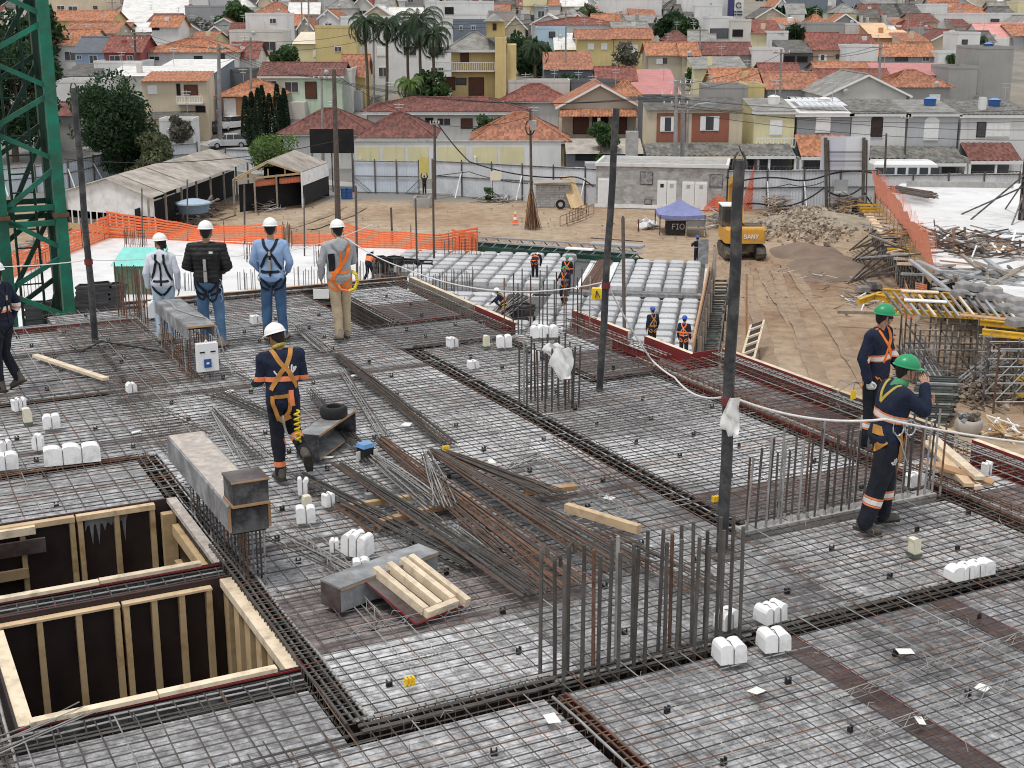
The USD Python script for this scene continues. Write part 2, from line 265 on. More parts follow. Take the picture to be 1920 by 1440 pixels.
# yard earth
DIRT = usdkit.material(stage,L + 'yard_earth',{
    'g': ('geometry',{}), 'n': ('noise_texture',{'scale': .09, 'detail': 7, 'roughness': .62}), 'n2': ('noise_texture',{'scale': 1.3, 'detail': 7, 'roughness': .7}), 'sx': ('separate_xyz',{}),
    'r': ('rgb_ramp',{'ramp': [(.3,(.26,.17,.115)),(.45,(.38,.275,.19)),(.58,(.44,.345,.25)),(.72,(.45,.39,.32))]}), 'r2': ('rgb_ramp',{'ramp': [(.3,(.62,.6,.58)),(.6,(1,1,1))]}), 'm': ('mix_color',{'blend_type': 'multiply', 'fac': 1.}),
    'b': ('bump',{'strength': .8, 'distance': .06}), 'far': ('map_range',{'from_min': 119, 'from_max': 122}), 'm2': ('mix_color',{'b': (.21,.205,.195)}), 'p': ('principled_bsdf',{'roughness': .95, 'specular_ior_level': .15})},
    [('g.position', 'n.vector'),('g.position', 'n2.vector'),('n.fac', 'r.fac'),('n2.fac', 'r2.fac'),('r.color', 'm.a'),('r2.color', 'm.b'),('g.position', 'sx.vector'),('sx.y', 'far.value'),('far.result', 'm2.fac'),('m.result', 'm2.a'),('m2.result', 'p.base_color'),('n2.fac', 'b.height'),('b.normal', 'p.normal')],surface='p.BSDF')
ASPH = mat('asphalt',(.20,.195,.185),.9,.15,.5,bump=.3,bscale=8,world=True)
PAVE = mat('pavement',(.36,.35,.33),.9,.15,.6,world=True)
# houses
WALLC = {k: wall_mat('wall_' + k,v) for k,v in dict(
    white=(.70,.70,.69),offwhite=(.62,.60,.56),cream=(.62,.53,.39),yellow=(.64,.52,.25),pale_yellow=(.70,.64,.40),grey=(.33,.34,.355),dark_grey=(.15,.155,.165),light_grey=(.48,.49,.50),
    blue=(.30,.40,.53),sky=(.44,.58,.68),red=(.30,.085,.085),brick=(.33,.13,.085),green=(.56,.68,.54),peach=(.58,.42,.30),beige=(.52,.46,.37),concrete=(.34,.335,.325),slate=(.19,.22,.26),orange=(.52,.28,.17)).items()}
ROOFC = dict(orange=roof_mat('roof_orange',(.42,.185,.105),(.20,.125,.09)),red=roof_mat('roof_red',(.245,.095,.075),(.11,.07,.06)),brown=roof_mat('roof_brown',(.19,.085,.072),(.10,.055,.05)),clay=roof_mat('roof_clay',(.36,.165,.105),(.19,.10,.075)),
    slate=mat('roof_slate',(.12,.13,.15),.8,.2,2),dark=mat('roof_dark',(.10,.095,.09),.85,.35,1.5,dirt=(.2,.19,.17),dscale=1,damt=.2),grey=mat('roof_grey',(.27,.265,.25),.85,.3,1.2,dirt=(.15,.14,.13),dscale=.8,damt=.3),white=mat('roof_white',(.70,.69,.67),.7,.1,1,dirt=(.5,.48,.45),dscale=.8,damt=.2),
    pink=mat('roof_pink',(.47,.20,.19),.6,.15,1),salmon=mat('roof_salmon',(.62,.30,.27),.65,.15,1),cream=mat('roof_cream',(.66,.59,.47),.8,.12,1),peach=mat('roof_peach',(.68,.46,.28),.8,.15,.8),corrugated=TINB,fibre=TIN)
# ---------------------------------------------------------------- terrain and streets
FX,FY = [-90,-60,-40,-15,8,32,60,120],[170,152,142,126.3,117.6,115.8,114.5,113]
def yF(x): return np.interp(x,FX,FY)
def T(x,y):
    x,y = np.asarray(x,float),np.asarray(y,float); e = np.minimum(yF(x) + 2,125.5)
    a = np.clip(y - e,0,175) * .1 + np.clip(y - e - 175,0,400) * .022
    return a + np.clip(y - 150,0,60) / 60 * .9 * np.sin(x * .021 + .5)
def ag(px,py):
    d = _ray(px,py); lo,hi = 10.,400.
    for s in np.arange(20,420,.5):
        q = np.array([0,0,HC]) + d * (s / d[1])
        if q[2] <= float(T(q[0],q[1])): return q
    return q
gx = np.unique(np.r_[np.linspace(-600,-130,24),np.linspace(-130,130,131),np.linspace(130,600,24)])
gy = np.unique(np.r_[np.linspace(-120,20,12),np.linspace(20,122,103),np.linspace(122,330,53),np.linspace(330,900,20)])
X,Y = np.meshgrid(gx,gy,indexing='ij'); Z = T(X,Y)
bump = (meshkit.fbm(np.stack([X * .11,Y * .11,X * 0],-1),4,3) - .5) * .55 * (Y < 116) * (Y > 40)
Z = Z + bump - .05
MB().grid(np.stack([X,Y,Z],-1)).build('ground',DIRT,None,60,kind='structure')
def strip(name,pts,w,m,lift=.03,kerb=True):
    q = np.array(pts,float)[:,:2]; s = np.r_[0,np.cumsum(np.linalg.norm(np.diff(q,axis=0),axis=1))]; n = int(s[-1] / 2) + 2
    t = np.linspace(0,s[-1],n); c = np.c_[np.interp(t,s,q[:,0]),np.interp(t,s,q[:,1])]; d = np.gradient(c,axis=0); d /= np.linalg.norm(d,axis=1,keepdims=True); nn = np.c_[-d[:,1],d[:,0]]
    def row(off,dz): e = c + nn * off; return np.c_[e,T(e[:,0],e[:,1]) + dz]
    V = np.stack([row(o,lift) for o in np.linspace(-w / 2,w / 2,4)]); MB().grid(V).build(name,m,None,kind='structure')
    if kerb:
        for sg in (-1,1):
            V = np.stack([row(sg * w / 2,lift),row(sg * w / 2,lift + .13),row(sg * (w / 2 + 1.8),lift + .13),row(sg * (w / 2 + 1.8),lift - .3)])
            MB().grid(V).build('pavement',PAVE,None,kind='structure')
tgx = np.linspace(-140,140,71); tgt = np.r_[np.linspace(.6,20,9),np.linspace(24,200,45)]
TX = np.repeat(tgx[:,None],len(tgt),1); TY = yF(TX) + tgt[None]
MB().grid(np.stack([TX,TY,T(TX,TY) + .02],-1)).build('town_ground',mat('town_ground',(.20,.19,.175),.95,.3,.25,world=True,dirt=(.30,.26,.2),dscale=.12,damt=.4),None,60,kind='structure')
strip('street',[(x,float(yF(x)) + 6) for x in (-62,-40,-15,8,32,60,95)],6,ASPH,.05)
strip('street',[ag(x,y) for x,y in ((340,290),(400,262),(470,232),(560,204),(640,186),(720,160),(790,130))],8.5,ASPH,.08,False)
# ---------------------------------------------------------------- podium slab (white, cast) and its neighbour on the right
pod = structure('podium_slab')
POD = [at(x,y,PZ) for x,y in ((-260,620),(27,517),(133,474),(205,447),(285,447),(530,455),(665,463),(893,470),(1200,488),(1332,500),(1296,650),(1250,900))]
poly = [(q[0],q[1]) for q in POD] + [(2.5,24),(-14,22),(-32,45)]
from shapely.geometry import Polygon
def extr(poly2,z0,z1,m,name,parent):
    pg = Polygon(poly2).buffer(0); me = trimesh.creation.extrude_polygon(pg,z1 - z0,engine='earcut'); me.apply_translation((0,0,z0)); MB().tm(me).build(name,m,parent)
extr(poly,PZ - .4,PZ,CONCW, 'cast_slab',pod)
m = MB()
for i in range(60):
    q = rot([rnd.uniform(-20,12),rnd.uniform(36,78)],PA)
    if Polygon(poly).buffer(-1).contains(__import__('shapely').geometry.Point(q)): m.tube([(q[0],q[1],0),(q[0],q[1],PZ - .42)],.05,6)
m.build('shoring_post',STEELD,pod)
rslab = structure('right_slab')
RS = [at(x,y,PZ)[:2] for x,y in ((1646,372),(1752,506),(1800,520),(1935,566),(2500,560),(2400,345),(1690,344))]
extr(RS,PZ - .35,PZ,CONCW, 'cast_slab',rslab)
# ---------------------------------------------------------------- formwork deck, bay by bay (deck frame u, v)
PITS = [(.75,2.9,9.4,11.43),(.75,2.9,11.75,13.74)]
BAYS = [  # u0, u1, v0, v1, z
    ('near_left',-1.2,4.39,5.6,8.17),('mid_left',.0,2.84,8.17,9.1),('far_left_pit',-.6,2.84,13.8,15.28),('left_middle',-.6,3.1,15.45,18.3),('left_back',-.8,4.28,18.52,22.62),
    ('centre',3.1,7.62,8.45,23.8),('near_right',4.57,13.2,5.6,8.17),('right_front',7.62,10.25,8.45,10.08),('right_middle',7.92,10.25,10.32,15.85),('right_upper',7.92,9.27,15.85,18.76),
    ('bay_corner',9.45,10.45,16.08,19.0),('upper_link',7.62,9.5,18.98,20.45),('corner_bay',8.32,9.5,20.7,23.7),('right_strip',10.72,11.55,5.6,16.2),('jog_strip',10.72,11.15,16.3,19.4)]
deck = structure('formwork_deck')
RUB_BROWN = {'centre': .22, 'near_right': .34, 'right_strip': .7, 'bay_corner': .45, 'jog_strip': .6, 'left_back': .03, 'near_left': .0, 'mid_left': 0., 'corner_bay': .4}
for nm,u0,u1,v0,v1 in BAYS:
    low = -.10 if nm in ('right_strip', 'jog_strip') else 0.
    nv = max(1,round((v1 - v0) / 1.22)); nu = max(1,round((u1 - u0) / 2.44)); rg = random.Random(len(nm) * 7 + nv)
    for j in range(nv):
        off = rg.uniform(-.6,.6) if nu > 1 else 0
        ucut = [u0] + [u0 + (u1 - u0) * k / nu + off for k in range(1,nu)] + [u1]
        for k in range(nu):
            a,b = ucut[k] + .004,ucut[k + 1] - .004; c,d = v0 + (v1 - v0) * j / nv + .004,v0 + (v1 - v0) * (j + 1) / nv - .004
            br = RUB_BROWN.get(nm,.12)
            if nm == 'centre': br = .85 if (d < 10.4 and b < 6.2) else (.35 if d < 12 else .06)
            x = rg.random(); mm = PLYB if x < br else (PLYL if (nm == 'left_back' or (nm in ('centre', 'right_upper', 'right_middle') and d > 14)) and x < .9 else (PLYL if x > .8 else PLYG))
            MB(D).box(((a + b) / 2,(c + d) / 2,low - .011 + rg.uniform(-.0015,.0015)),(b - a,d - c,.018)).build('plywood_sheet',mm,deck)
    # brown make-up strips laid over joints
    if nm in ('near_right', 'left_back', 'left_middle', 'centre', 'near_left'):
        for k in range({'near_right': 3, 'left_back': 2, 'left_middle': 1, 'centre': 2, 'near_left': 1}[nm]):
            if nm == 'near_right':
                uu = (6.62,8.35,10.6)[k]; MB(D).box((uu,(v0 + v1) / 2,.004),(.24,v1 - v0 - .02,.005)).build('make_up_strip',PLYB,deck)
                MB(D).box((uu + .125,(v0 + v1) / 2,.0065),(.008,v1 - v0 - .02,.006)).build('red_edge',REDP,deck)
            else:
                vv = v0 + (v1 - v0) * (k + .6) / 2.6; MB(D).box(((u0 + u1) / 2,vv,low + .004),(u1 - u0 - .02,.13,.005)).build('make_up_strip',PLYB,deck)
    sk = MB(D); z0,z1 = -.55,low - .021
    for a,b,c,d in ((u0,u1,v0,v0 + .018),(u0,u1,v1 - .018,v1),(u0,u0 + .018,v0 + .02,v1 - .02),(u1 - .018,u1,v0 + .02,v1 - .02)): sk.b2((a,c,z0),(b,d,z1))
    sk.build('beam_side',FILM if nm in ('right_strip', 'corner_bay', 'jog_strip', 'bay_corner') else FILMD,deck)
# red cut edges of ply seen along some beams
for (a,b) in (((8.31,20.72,.0),(8.31,23.6,.0)),((8.33,20.69,.0),(9.5,20.69,.0)),((4.56,5.6,0),(4.56,8.16,0)),((7.63,11.0,-.06),(7.63,13.2,-.06)),((10.7,10.3,-.12),(10.7,16.2,-.12)),((9.44,16.1,0),(9.44,18.7,0)),((7.92,18.97,0),(9.2,18.97,0)),((-.6,15.44,0),(2.8,15.44,0))):
    MB(D).beam(a,b,.006,.03).build('red_ply_edge',REDP,deck)
outer = Polygon([(-1.6,5.2),(13.6,5.2),(11.86,8),(11.86,16.36),(11.2,16.36),(11.2,19.55),(9.8,19.55),(9.8,23.98),(4.32,23.98),(4.32,22.9),(-1.6,22.9)])
under = outer
for u0,u1,v0,v1 in PITS: under = under.difference(Polygon([(u0 - .02,v0 - .02),(u1 + .02,v0 - .02),(u1 + .02,v1 + .02),(u0 - .02,v1 + .02)]))
me = trimesh.creation.extrude_polygon(under.buffer(-.03),.12,engine='earcut'); me.apply_translation((0,0,-.69)); b_ = MB(D); b_.tm(me); b_.build('beam_bottom',FILMD,deck)
cg = MB(D)
for u in (0,4.2,7.7,11):
    for v in (7,12,17,22): cg.box((u,v,-6.2),(.4,.4,9.8))
cg.build('column',CONC,deck)
# edge boards round the deck
EDGE = [((-1.6,22.86),(4.36,22.78),REDP,WOODL),((4.40,23.96),(9.8,23.96),FILM,WOODR),((9.83,23.9),(9.83,21.0),WOODG,WOODL),((9.83,20.95),(9.83,19.4),REDP,WOODL),((11.16,19.85),(11.16,18.05),REDP,WOODL),((11.3,17.75),(11.3,16.42),REDP,WOODL),((11.3,16.40),(11.75,16.40),REDP,REDP),
        ((11.84,16.40),(11.84,13.9),REDP,WOODL),((11.84,13.88),(11.84,11.6),FILM,WOOD),((11.84,11.3),(11.84,8.6),REDP,WOODL),((11.84,8.58),(11.84,5.3),REDP,WOODL),((10.74,17.8),(10.74,16.45),REDP,REDP)]
for k,(a,b,m1,m2) in enumerate(EDGE):
    t = thing('edge_form',['red-faced edge board along the top left side of the deck behind the pole', 'dark edge board behind the four people standing in a row', 'weathered pale edge board at the far corner of the deck above the starter bars', 'short red edge board right above the worker bending beside the starter bars', 'red edge board with pale top right of the bundle of starter bars',
        'red edge board in front of the two blue helmets', 'short red board closing the step in the right edge of the deck', 'long red edge board running down from the step on the right side', 'dark edge board with yellow top left of the two green helmets', 'red edge board behind the raised hand of the front worker', 'red edge board at the right border beyond the pile of planks', 'inner red stop board at the end of the right beam'][k], 'edge board',D((*a,0)),DA)
    a3,b3 = np.array([*a,0.]),np.array([*b,0.]); zt = .05 if k == 0 else (.10 if k not in (5,11) else .07)
    MB(D).beam(a3 + [0,0,(zt - .5) / 2],b3 + [0,0,(zt - .5) / 2],.02,zt + .5).build('panel',m1,t)
    if m2 is not m1:
        n = max(1,round(np.linalg.norm(b3 - a3) / 2.4))
        for i in range(n):
            q0,q1 = a3 + (b3 - a3) * (i / n + .002),a3 + (b3 - a3) * ((i + 1) / n - .002); s_ = np.cross(unit(b3 - a3),[0,0,1]) * .035
            sg = 1 if np.dot((q0 + q1)[:2] / 2 + s_[:2] * 10 - [5,15],s_[:2]) > 0 else -1
            MB(D).beam(q0 + s_ * sg + [0,0,zt - .02],q1 + s_ * sg + [0,0,zt - .02],.075,.045).build('top_batten',m2,t)
# ---------------------------------------------------------------- the two shaft openings with timber studs
for k,(u0,u1,v0,v1) in enumerate(PITS):
    t = thing('shaft_form',['near shaft opening lined with dark panels and pale timber studs', 'rear shaft opening beside the long concrete-stained form, red props inside'][k], 'shaft formwork',D((u0,v0,0)),DA)
    H = 3.0; e = .012
    for a,b,c,d in ((u0,u1,v1 - .02,v1),(u0,u1,v0,v0 + .02),(u0,u0 + .02,v0 + .02,v1 - .02),(u1 - .02,u1,v0 + .02,v1 - .02)): MB(D).b2((a,c,-H),(b,d,.05)).build('wall_panel',FILMD,t)
    MB(D).b2((u0,v0,-H - .05),(u1,v1,-H)).build('pit_floor',FILMD,t)
    mid = (u0 + u1) / 2 + .05
    for (a,b) in ((u0 + .08,mid - .01),(mid + .01,u1 - .22)):      # two panels on the far wall
        MB(D).b2((a,v1 - .105,-.02),(b,v1 - .025,.035 if k else -.0)).build('top_plate',WOOD,t)
        for i in range(4 if k == 0 else 3):
            n_ = 4 if k == 0 else 3
            x = a + .03 + (b - a - .06) * i / (n_ - 1); w_ = .05
            MB(D).b2((x - w_ / 2,v1 - .10,-H + .02),(x + w_ / 2,v1 - .022,-.022)).build('stud',WOODY,t)
    # right wall
    if k == 0:
        for i in range(6): v = v0 + .14 + i * .34; MB(D).b2((u1 - .105,v,-H + .02),(u1 - .022,v + .16,-.022)).build('stud',WOODY,t)
        MB(D).beam((u1 - .075,v0 + .02,.0),(u1 - .075,v1 - .02,.0),.11,.075).build('top_plate',WOODL,t)
        MB(D).beam((u0 + .075,v0 + .02,.0),(u0 + .075,v1 - .25,.0),.11,.075).build('top_plate',WOODL,t)
        MB(D).b2((u0 + .25,v0 + .6,-1.5),(u0 + .33,v0 + .64,-.9)).build('cement_drip',FORMG,t)
    else:
        for z in (-.22,-.62,-1.05,-1.5): MB(D).b2((u1 - .09,v0 + .1,z - .06),(u1 - .022,v1 - .25,z + .06)).build('waling',WOODY,t)
        MB(D).b2((u1 - .17,v1 - .2,-H),(u1 - .03,v1 - .1,-.06)).build('stud',WOODY,t)
        MB(D).beam((u1 - .03,v0 + .02,.03),(u1 - .03,v1 - .02,.03),.10,.05).build('top_plate',FORMB,t)
        for x,y,z in ((u1 - .38,v0 + .5,-.30),(u1 - .28,v0 + .32,-.42),(u1 - .6,v0 + .6,-.55),(u1 - .5,v0 + .35,-.62)): MB(D).b2((x - .04,y - .04,-H),(x + .04,y + .04,z)).build('red_prop',REDP,t)
        MB(D).b2((u0 + .05,v1 - .16,-.06),(u0 + .72,v1 - .09,.02)).build('top_plate',WOODL,t)
        MB(D).b2((u0 + .10,v1 - .15,-.52),(u0 + .62,v1 - .11,-.42)).build('cross_rail',WOODY,t); MB(D).b2((u0 + .12,v1 - .2,-.25),(u0 + .8,v1 - .17,-.1)).build('pink_panel',FILM,t)
        # cement runs on the dark panel
        g_ = MB(D); q_ = [(u0 + 1.22,-.05)] + [(u0 + 1.22 + i * .022,-.06 - (.05 if i % 3 else .30 * abs(math.sin(i * 1.3 + .4)))) for i in range(20)] + [(u0 + 1.66,-.05)]
        for i in range(len(q_) - 1): (xa,za),(xb,zb) = q_[i],q_[i + 1]; g_.quad((xa,v1 - .0235,za),(xb,v1 - .0235,zb),(xb,v1 - .0235,-.045),(xa,v1 - .0235,-.045))
        g_.build('cement_run',FORMG,t)
    # pale boards along the front wall
    n = 2
    for i in range(n): a,b = u0 + .1 + (u1 - u0 - .3) * i / n,u0 + .1 + (u1 - u0 - .3) * (i + 1) / n - .01; MB(D).b2((a,v0 - .02 + i * .012,.052),(b,v0 + .055 + i * .012,.085)).build('top_plate',WOODL,t)
    for a,b in (((u0,v0 - .012,.04),(u1 + .02,v0 - .012,.04)),((u1 + .012,v0,.04),(u1 + .012,v1,.04)),((u0,v1 + .012,.04),(u1,v1 + .012,.04))): MB(D).beam(a,b,.008,.014).build('red_ply_edge',REDP,t)
    for a,b in ((v0 - .032,v0 - .021),): MB(D).b2((u0,a,-.5),(u1,b,.02)).build('outer_panel',FORMD,t)
# ---------------------------------------------------------------- reinforcement: mats of bars
def matz(nm,label,u0,u1,v0,v1,su=.15,sv=.15,z=.045,skip=0.,over=.12,seed=1,rust=.12):
    t = thing('rebar_mat',label, 'rebar mesh',D((u0,v0,z)),DA); rg = random.Random(seed)
    for ax,a0,a1,c0,c1,st,zz in ((0,v0,v1,u0,u1,sv,z),(1,u0,u1,v0,v1,su,z + .011)):
        x = a0 + .07
        while x < a1 - .03:
            o1,o2 = rg.uniform(-over,over * .6),rg.uniform(-over * .6,over); n = max(3,int((c1 - c0) / .9)); s_ = rg.uniform(-.015,.015)
            tt = np.linspace(c0 + o1,c1 + o2,n); w = np.array([rg.uniform(-.009,.009) for _ in range(n)]) + s_ * np.linspace(-1,1,n); zz_ = zz + np.array([rg.uniform(-.007,.007) for _ in range(n)])
            p = np.c_[tt,x + w,zz_] if ax == 0 else np.c_[x + w,tt,zz_]
            if rg.random() > skip: MB(D).tube(p,.0064 if ax == 0 else .0056,4).build('bar',RUST if rg.random() < rust else (REBG if rg.random() < .12 else MESHB),t)
            x += st * rg.uniform(.8,1.2)
matz('a', 'rebar mesh over the pale sheets in the lower left corner before the near shaft',-1.0,4.39,5.7,8.3,.15,.115,seed=1)
matz('a', 'narrow rebar mesh strip in front of the near shaft opening',.2,2.9,8.05,9.2,.16,.13,seed=2)
matz('a', 'rebar mesh on the dark sheets behind the rear shaft opening',-.5,3.0,13.8,15.3,.2,.105,seed=3)
matz('a', 'rebar mesh on the left between the white foam blocks and the long pale plank',-.5,3.6,15.4,18.35,.22,.12,seed=4)
matz('a', 'rebar mesh around the long pale plank and the dark pole on the left',-.7,4.3,18.45,22.7,.18,.16,seed=5)
matz('a', 'largest rebar mesh in the middle of the deck under the bundles of loose bars',3.1,7.66,8.4,23.85,.15,.13,seed=6)
matz('a', 'rebar mesh in the lower right foreground with brown strips below it',4.5,12.0,5.7,8.35,.135,.115,seed=7,rust=.25)
matz('a', 'rebar mesh under the feet of the worker shading his eyes',7.6,10.4,8.35,10.15,.135,.115,seed=8,rust=.25)
matz('a', 'rebar mesh between the long diagonal beam slot and the middle pole',7.8,10.3,10.25,15.9,.2,.095,seed=9)
matz('a', 'rebar mesh under the foam blocks beside the tall clump of bars and plastic bag',7.8,9.35,15.85,18.8,.17,.12,seed=10)
matz('a', 'small rebar mesh behind the middle pole near the right edge',9.4,10.5,16.0,19.2,.15,.13,seed=11)
matz('a', 'rebar mesh with red paint marks below the small corner bay',7.6,9.6,18.95,20.5,.17,.15,seed=12)
matz('a', 'rebar mesh in the small corner bay right of the man with the yellow lanyard',8.25,9.7,20.65,23.8,.17,.14,seed=13)
matz('a', 'rebar mesh along the right-hand strip below the red edge boards',10.6,11.7,5.7,16.3,.14,.13,seed=14,rust=.35)
# beam cages in the slots
def cage(label,a,b,w=.17,top=.05,bot=-.3,step=.13,bars=3,r=.0095,mm=REBAR,seed=0):
    rg = random.Random(seed); a,b = np.array([*a,0.]),np.array([*b,0.]); d = unit(b - a); s = np.array([-d[1],d[0],0])
    t = thing('beam_cage',label, 'beam cage',D(a),DA); Ln = np.linalg.norm(b - a)
    for k in range(bars):
        o = (k / (bars - 1) - .5) * w * .86
        MB(D).tube(wob(a + s * o + [0,0,top - .012],b + s * o + [0,0,top - .012],8,.006,rg),r,5).build('long_bar',mm if rg.random() < .6 else REBG,t)
        if k != 1: MB(D).tube(wob(a + s * o + [0,0,bot],b + s * o + [0,0,bot],8,.006,rg),r,5).build('long_bar',mm,t)
        if k != 1: MB(D).tube(wob(a + s * o + [0,0,top - .13],b + s * o + [0,0,top - .13],8,.006,rg),r * .7,4).build('long_bar',mm,t)
    x = .05
    while x < Ln - .04:
        c = a + d * (x + rg.uniform(-.012,.012)); k = rg.uniform(-.02,.02)
        p = [c + s * (-w / 2) + [0,0,bot],c + s * (-w / 2) + [0,0,top - .02],c + s * (-w / 2 + .02) + d * k * .3 + [0,0,top],c + s * (w / 2 - .02) + d * k + [0,0,top],c + s * (w / 2) + d * k + [0,0,top - .02],c + s * (w / 2) + d * k + [0,0,bot]]
        MB(D).tube(p,.0055,4).build('stirrup',RUST if rg.random() < .15 else mm,t); x += step
cage('thick beam cage across the foreground left of the tall starter bars',(2.95,8.31),(4.55,8.31),.19,.075,-.25,.085,3,.016,seed=1)
cage('beam cage passing under the tall starter bars in the foreground',(4.55,8.31),(6.4,8.31),.17,.05,-.25,.14,3,.013,seed=2)
cage('beam cage behind the two tied foam blocks running to the right border',(6.45,8.31),(11.9,8.31),.16,.05,-.25,.12,3,.012,seed=3)
cage('thick beam cage down the right side of the two shaft openings',(2.97,8.35),(2.97,12.2),.2,.085,-.25,.075,4,.014,seed=4)
cage('beam cage in the dark slot beside the long stained form',(2.97,12.3),(2.97,15.3),.2,.03,-.25,.2,3,.009,seed=5)
cage('beam cage with rusty bars in the slot at the bottom of the picture',(4.48,5.6),(4.48,8.1),.13,.055,-.25,.13,3,.011,mm=RUST,seed=6)
cage('beam cage in the long diagonal slot in the middle of the deck',(7.77,10.3),(7.77,18.7),.2,.04,-.25,.16,3,.008,seed=7)
cage('beam cage between the two shaft openings',(.5,11.58),(2.85,11.58),.2,.05,-.25,.16,3,.009,seed=8)
cage('beam cage in front of the near shaft opening',(.3,9.24),(2.85,9.24),.2,.04,-.25,.17,3,.009,seed=9)
cage('beam cage left of the near shaft opening at the left border',(.62,8.2),(.62,11.4),.17,.04,-.25,.14,3,.012,seed=10)
cage('beam cage behind the long row of foam on the left',(-.5,15.36),(3.0,15.36),.13,.045,-.25,.2,3,.008,mm=RUST,seed=11)
cage('beam cage running from the left border to the short stained form',(-.5,18.41),(4.4,18.41),.16,.05,-.25,.18,3,.008,seed=12)
cage('beam cage along the slot under the short stained form',(4.36,18.5),(4.36,23.0),.13,.05,-.25,.13,3,.008,seed=13)
cage('beam cage behind the red edge board at the top left',(-1,22.72),(4.3,22.72),.16,.1,-.25,.22,3,.008,mm=REBG,seed=14)
cage('beam cage along the dark back edge board',(4.4,23.88),(9.7,23.88),.12,.06,-.25,.2,3,.008,seed=15)
cage('beam cage left of the small corner bay',(8.2,20.6),(8.2,23.9),.14,.05,-.25,.12,3,.008,seed=16)
cage('beam cage along the far right parapet of the corner bay',(9.62,19.3),(9.62,23.9),.2,.07,-.25,.12,4,.009,seed=17)
cage('beam cage above the foam blocks near the plastic bag',(7.8,18.87),(9.4,18.87),.13,.045,-.25,.14,3,.008,seed=18)
cage('beam cage in the black slot right of the plastic bag',(9.36,15.9),(9.36,18.8),.13,.04,-.25,.16,3,.008,seed=19)
cage('short beam cage in the black slot behind the middle pole',(9.4,15.97),(10.5,15.97),.13,.03,-.25,.18,3,.007,seed=20)
cage('long beam cage along the inner side of the right-hand strip',(10.48,5.7),(10.48,16.6),.26,.09,-.3,.13,4,.009,mm=RUST,seed=21)
cage('long beam cage just inside the right edge boards',(11.66,5.7),(11.66,16.3),.2,.10,-.3,.15,4,.008,seed=22)
cage('beam cage behind the bundle of starter bars at the right edge step',(10.85,16.5),(10.85,19.4),.3,.09,-.3,.15,4,.008,mm=RUST,seed=23)
# rebar chairs: wire trusses lying on the mesh
def truss(label,a,b,h=.07,w=.07):
    a,b = np.array([*a,.055]),np.array([*b,.055]); d = unit(b - a); s = np.array([-d[1],d[0],0]) * w / 2; t = thing('wire_truss',label, 'wire truss',D(a),DA); n = int(np.linalg.norm(b - a) / .1)
    for o in (s,-s): MB(D).tube(wob(a + o,b + o,6,.004),.004,4).build('chord',REBG,t)
    MB(D).tube(wob(a + [0,0,h],b + [0,0,h],6,.004),.004,4).build('top_chord',REBG,t)
    for sg in (1,-1):
        MB(D).tube([a + d * (i + .5) * .1 + (s * sg if i % 2 == 0 else [0,0,h]) for i in range(n)],.003,4).build('zigzag_wire',REBG,t)
truss('pale wire truss in front of the leaning batten panel',(3.2,9.75),(5.0,9.75)); truss('pale wire truss beside the two foam blocks in the near right',(6.1,7.05),(9.6,7.3)); truss('pale wire truss at the bottom right',(6.0,6.55),(8.9,6.75)); truss('pale wire truss along the mesh right of the loose bars',(6.95,11.0),(6.95,15.2),.06); truss('pale wire truss left of the stained box and the batten panel',(3.75,9.9),(3.75,11.9)); truss('pale wire truss below the foam blocks near the yellow clip',(3.4,9.1),(4.9,9.15),.05)
# ---------------------------------------------------------------- starter bars standing out of the deck
def starters(label,spots,r,frame=D,hook=0,seed=0,lean=(.0,.0),cem=.25,name='starter_bars',cat='starter bars',mm=None,group=None,ties=0):
    """spots: (u, v, height)"""
    rg = random.Random(seed); o = np.array([spots[0][0],spots[0][1],0.]); t = thing(name,label,cat,frame(o),DA if frame is D else PA,group)
    for i,(u,v,h) in enumerate(spots):
        lx,ly = lean[0] * h + rg.gauss(0,.012) * h,lean[1] * h + rg.gauss(0,.012) * h
        p = [np.array([u,v,-.28]),np.array([u + lx * .5,v + ly * .5,h * .5]),np.array([u + lx,v + ly,h])]
        if i < hook: p += [p[-1] + [.02,0,.03],p[-1] + [.05,0,.02],p[-1] + [.055,0,-.06]]
        c = REBG if rg.random() < cem else (mm or (RUST if rg.random() < .18 else REBAR))
        MB(frame).tube(p,r,6).build('bar',c,t)
        if cem > .2 and rg.random() < .55: MB(frame).tube([[u,v,.0],[u + lx * .12,v + ly * .12,h * .14]],r * 1.12,6).build('cement_collar',REBG,t)
    for z in range(ties):
        zz = .12 + z * .16; q = np.array([[s[0],s[1],zz] for s in spots]); lo,hi = q.min(0),q.max(0)
        MB(frame).tube([(lo[0] - .02,lo[1] - .02,zz),(hi[0] + .02,lo[1] - .02,zz),(hi[0] + .02,hi[1] + .02,zz),(lo[0] - .02,hi[1] + .02,zz),(lo[0] - .02,lo[1] - .02,zz)],.0045,4).build('tie_ring',mm or REBAR,t)
    return t
rg = random.Random(5)
starters('tall thick starter bars standing in the foreground beam right of the leaning panel',[(4.48 + i * .118 + rg.uniform(-.02,.02),8.40 if i % 2 else 8.42,1.08 - .08 * (i % 3 == 1)) for i in range(16)] + [(4.62 + i * .145 + rg.uniform(-.03,.03),8.235,1.04 - .1 * (i % 4 == 1)) for i in range(12)],.0155,hook=3,seed=1,cem=.16)
kb = thing('concrete_kerb', 'low concrete kerb under the row of leaning starter bars', 'kerb',D((7.7,10.2,0)),DA); MB(D).b2((7.7,10.16,-.5),(10.2,10.33,.06)).build('kerb_body',CONC,kb)
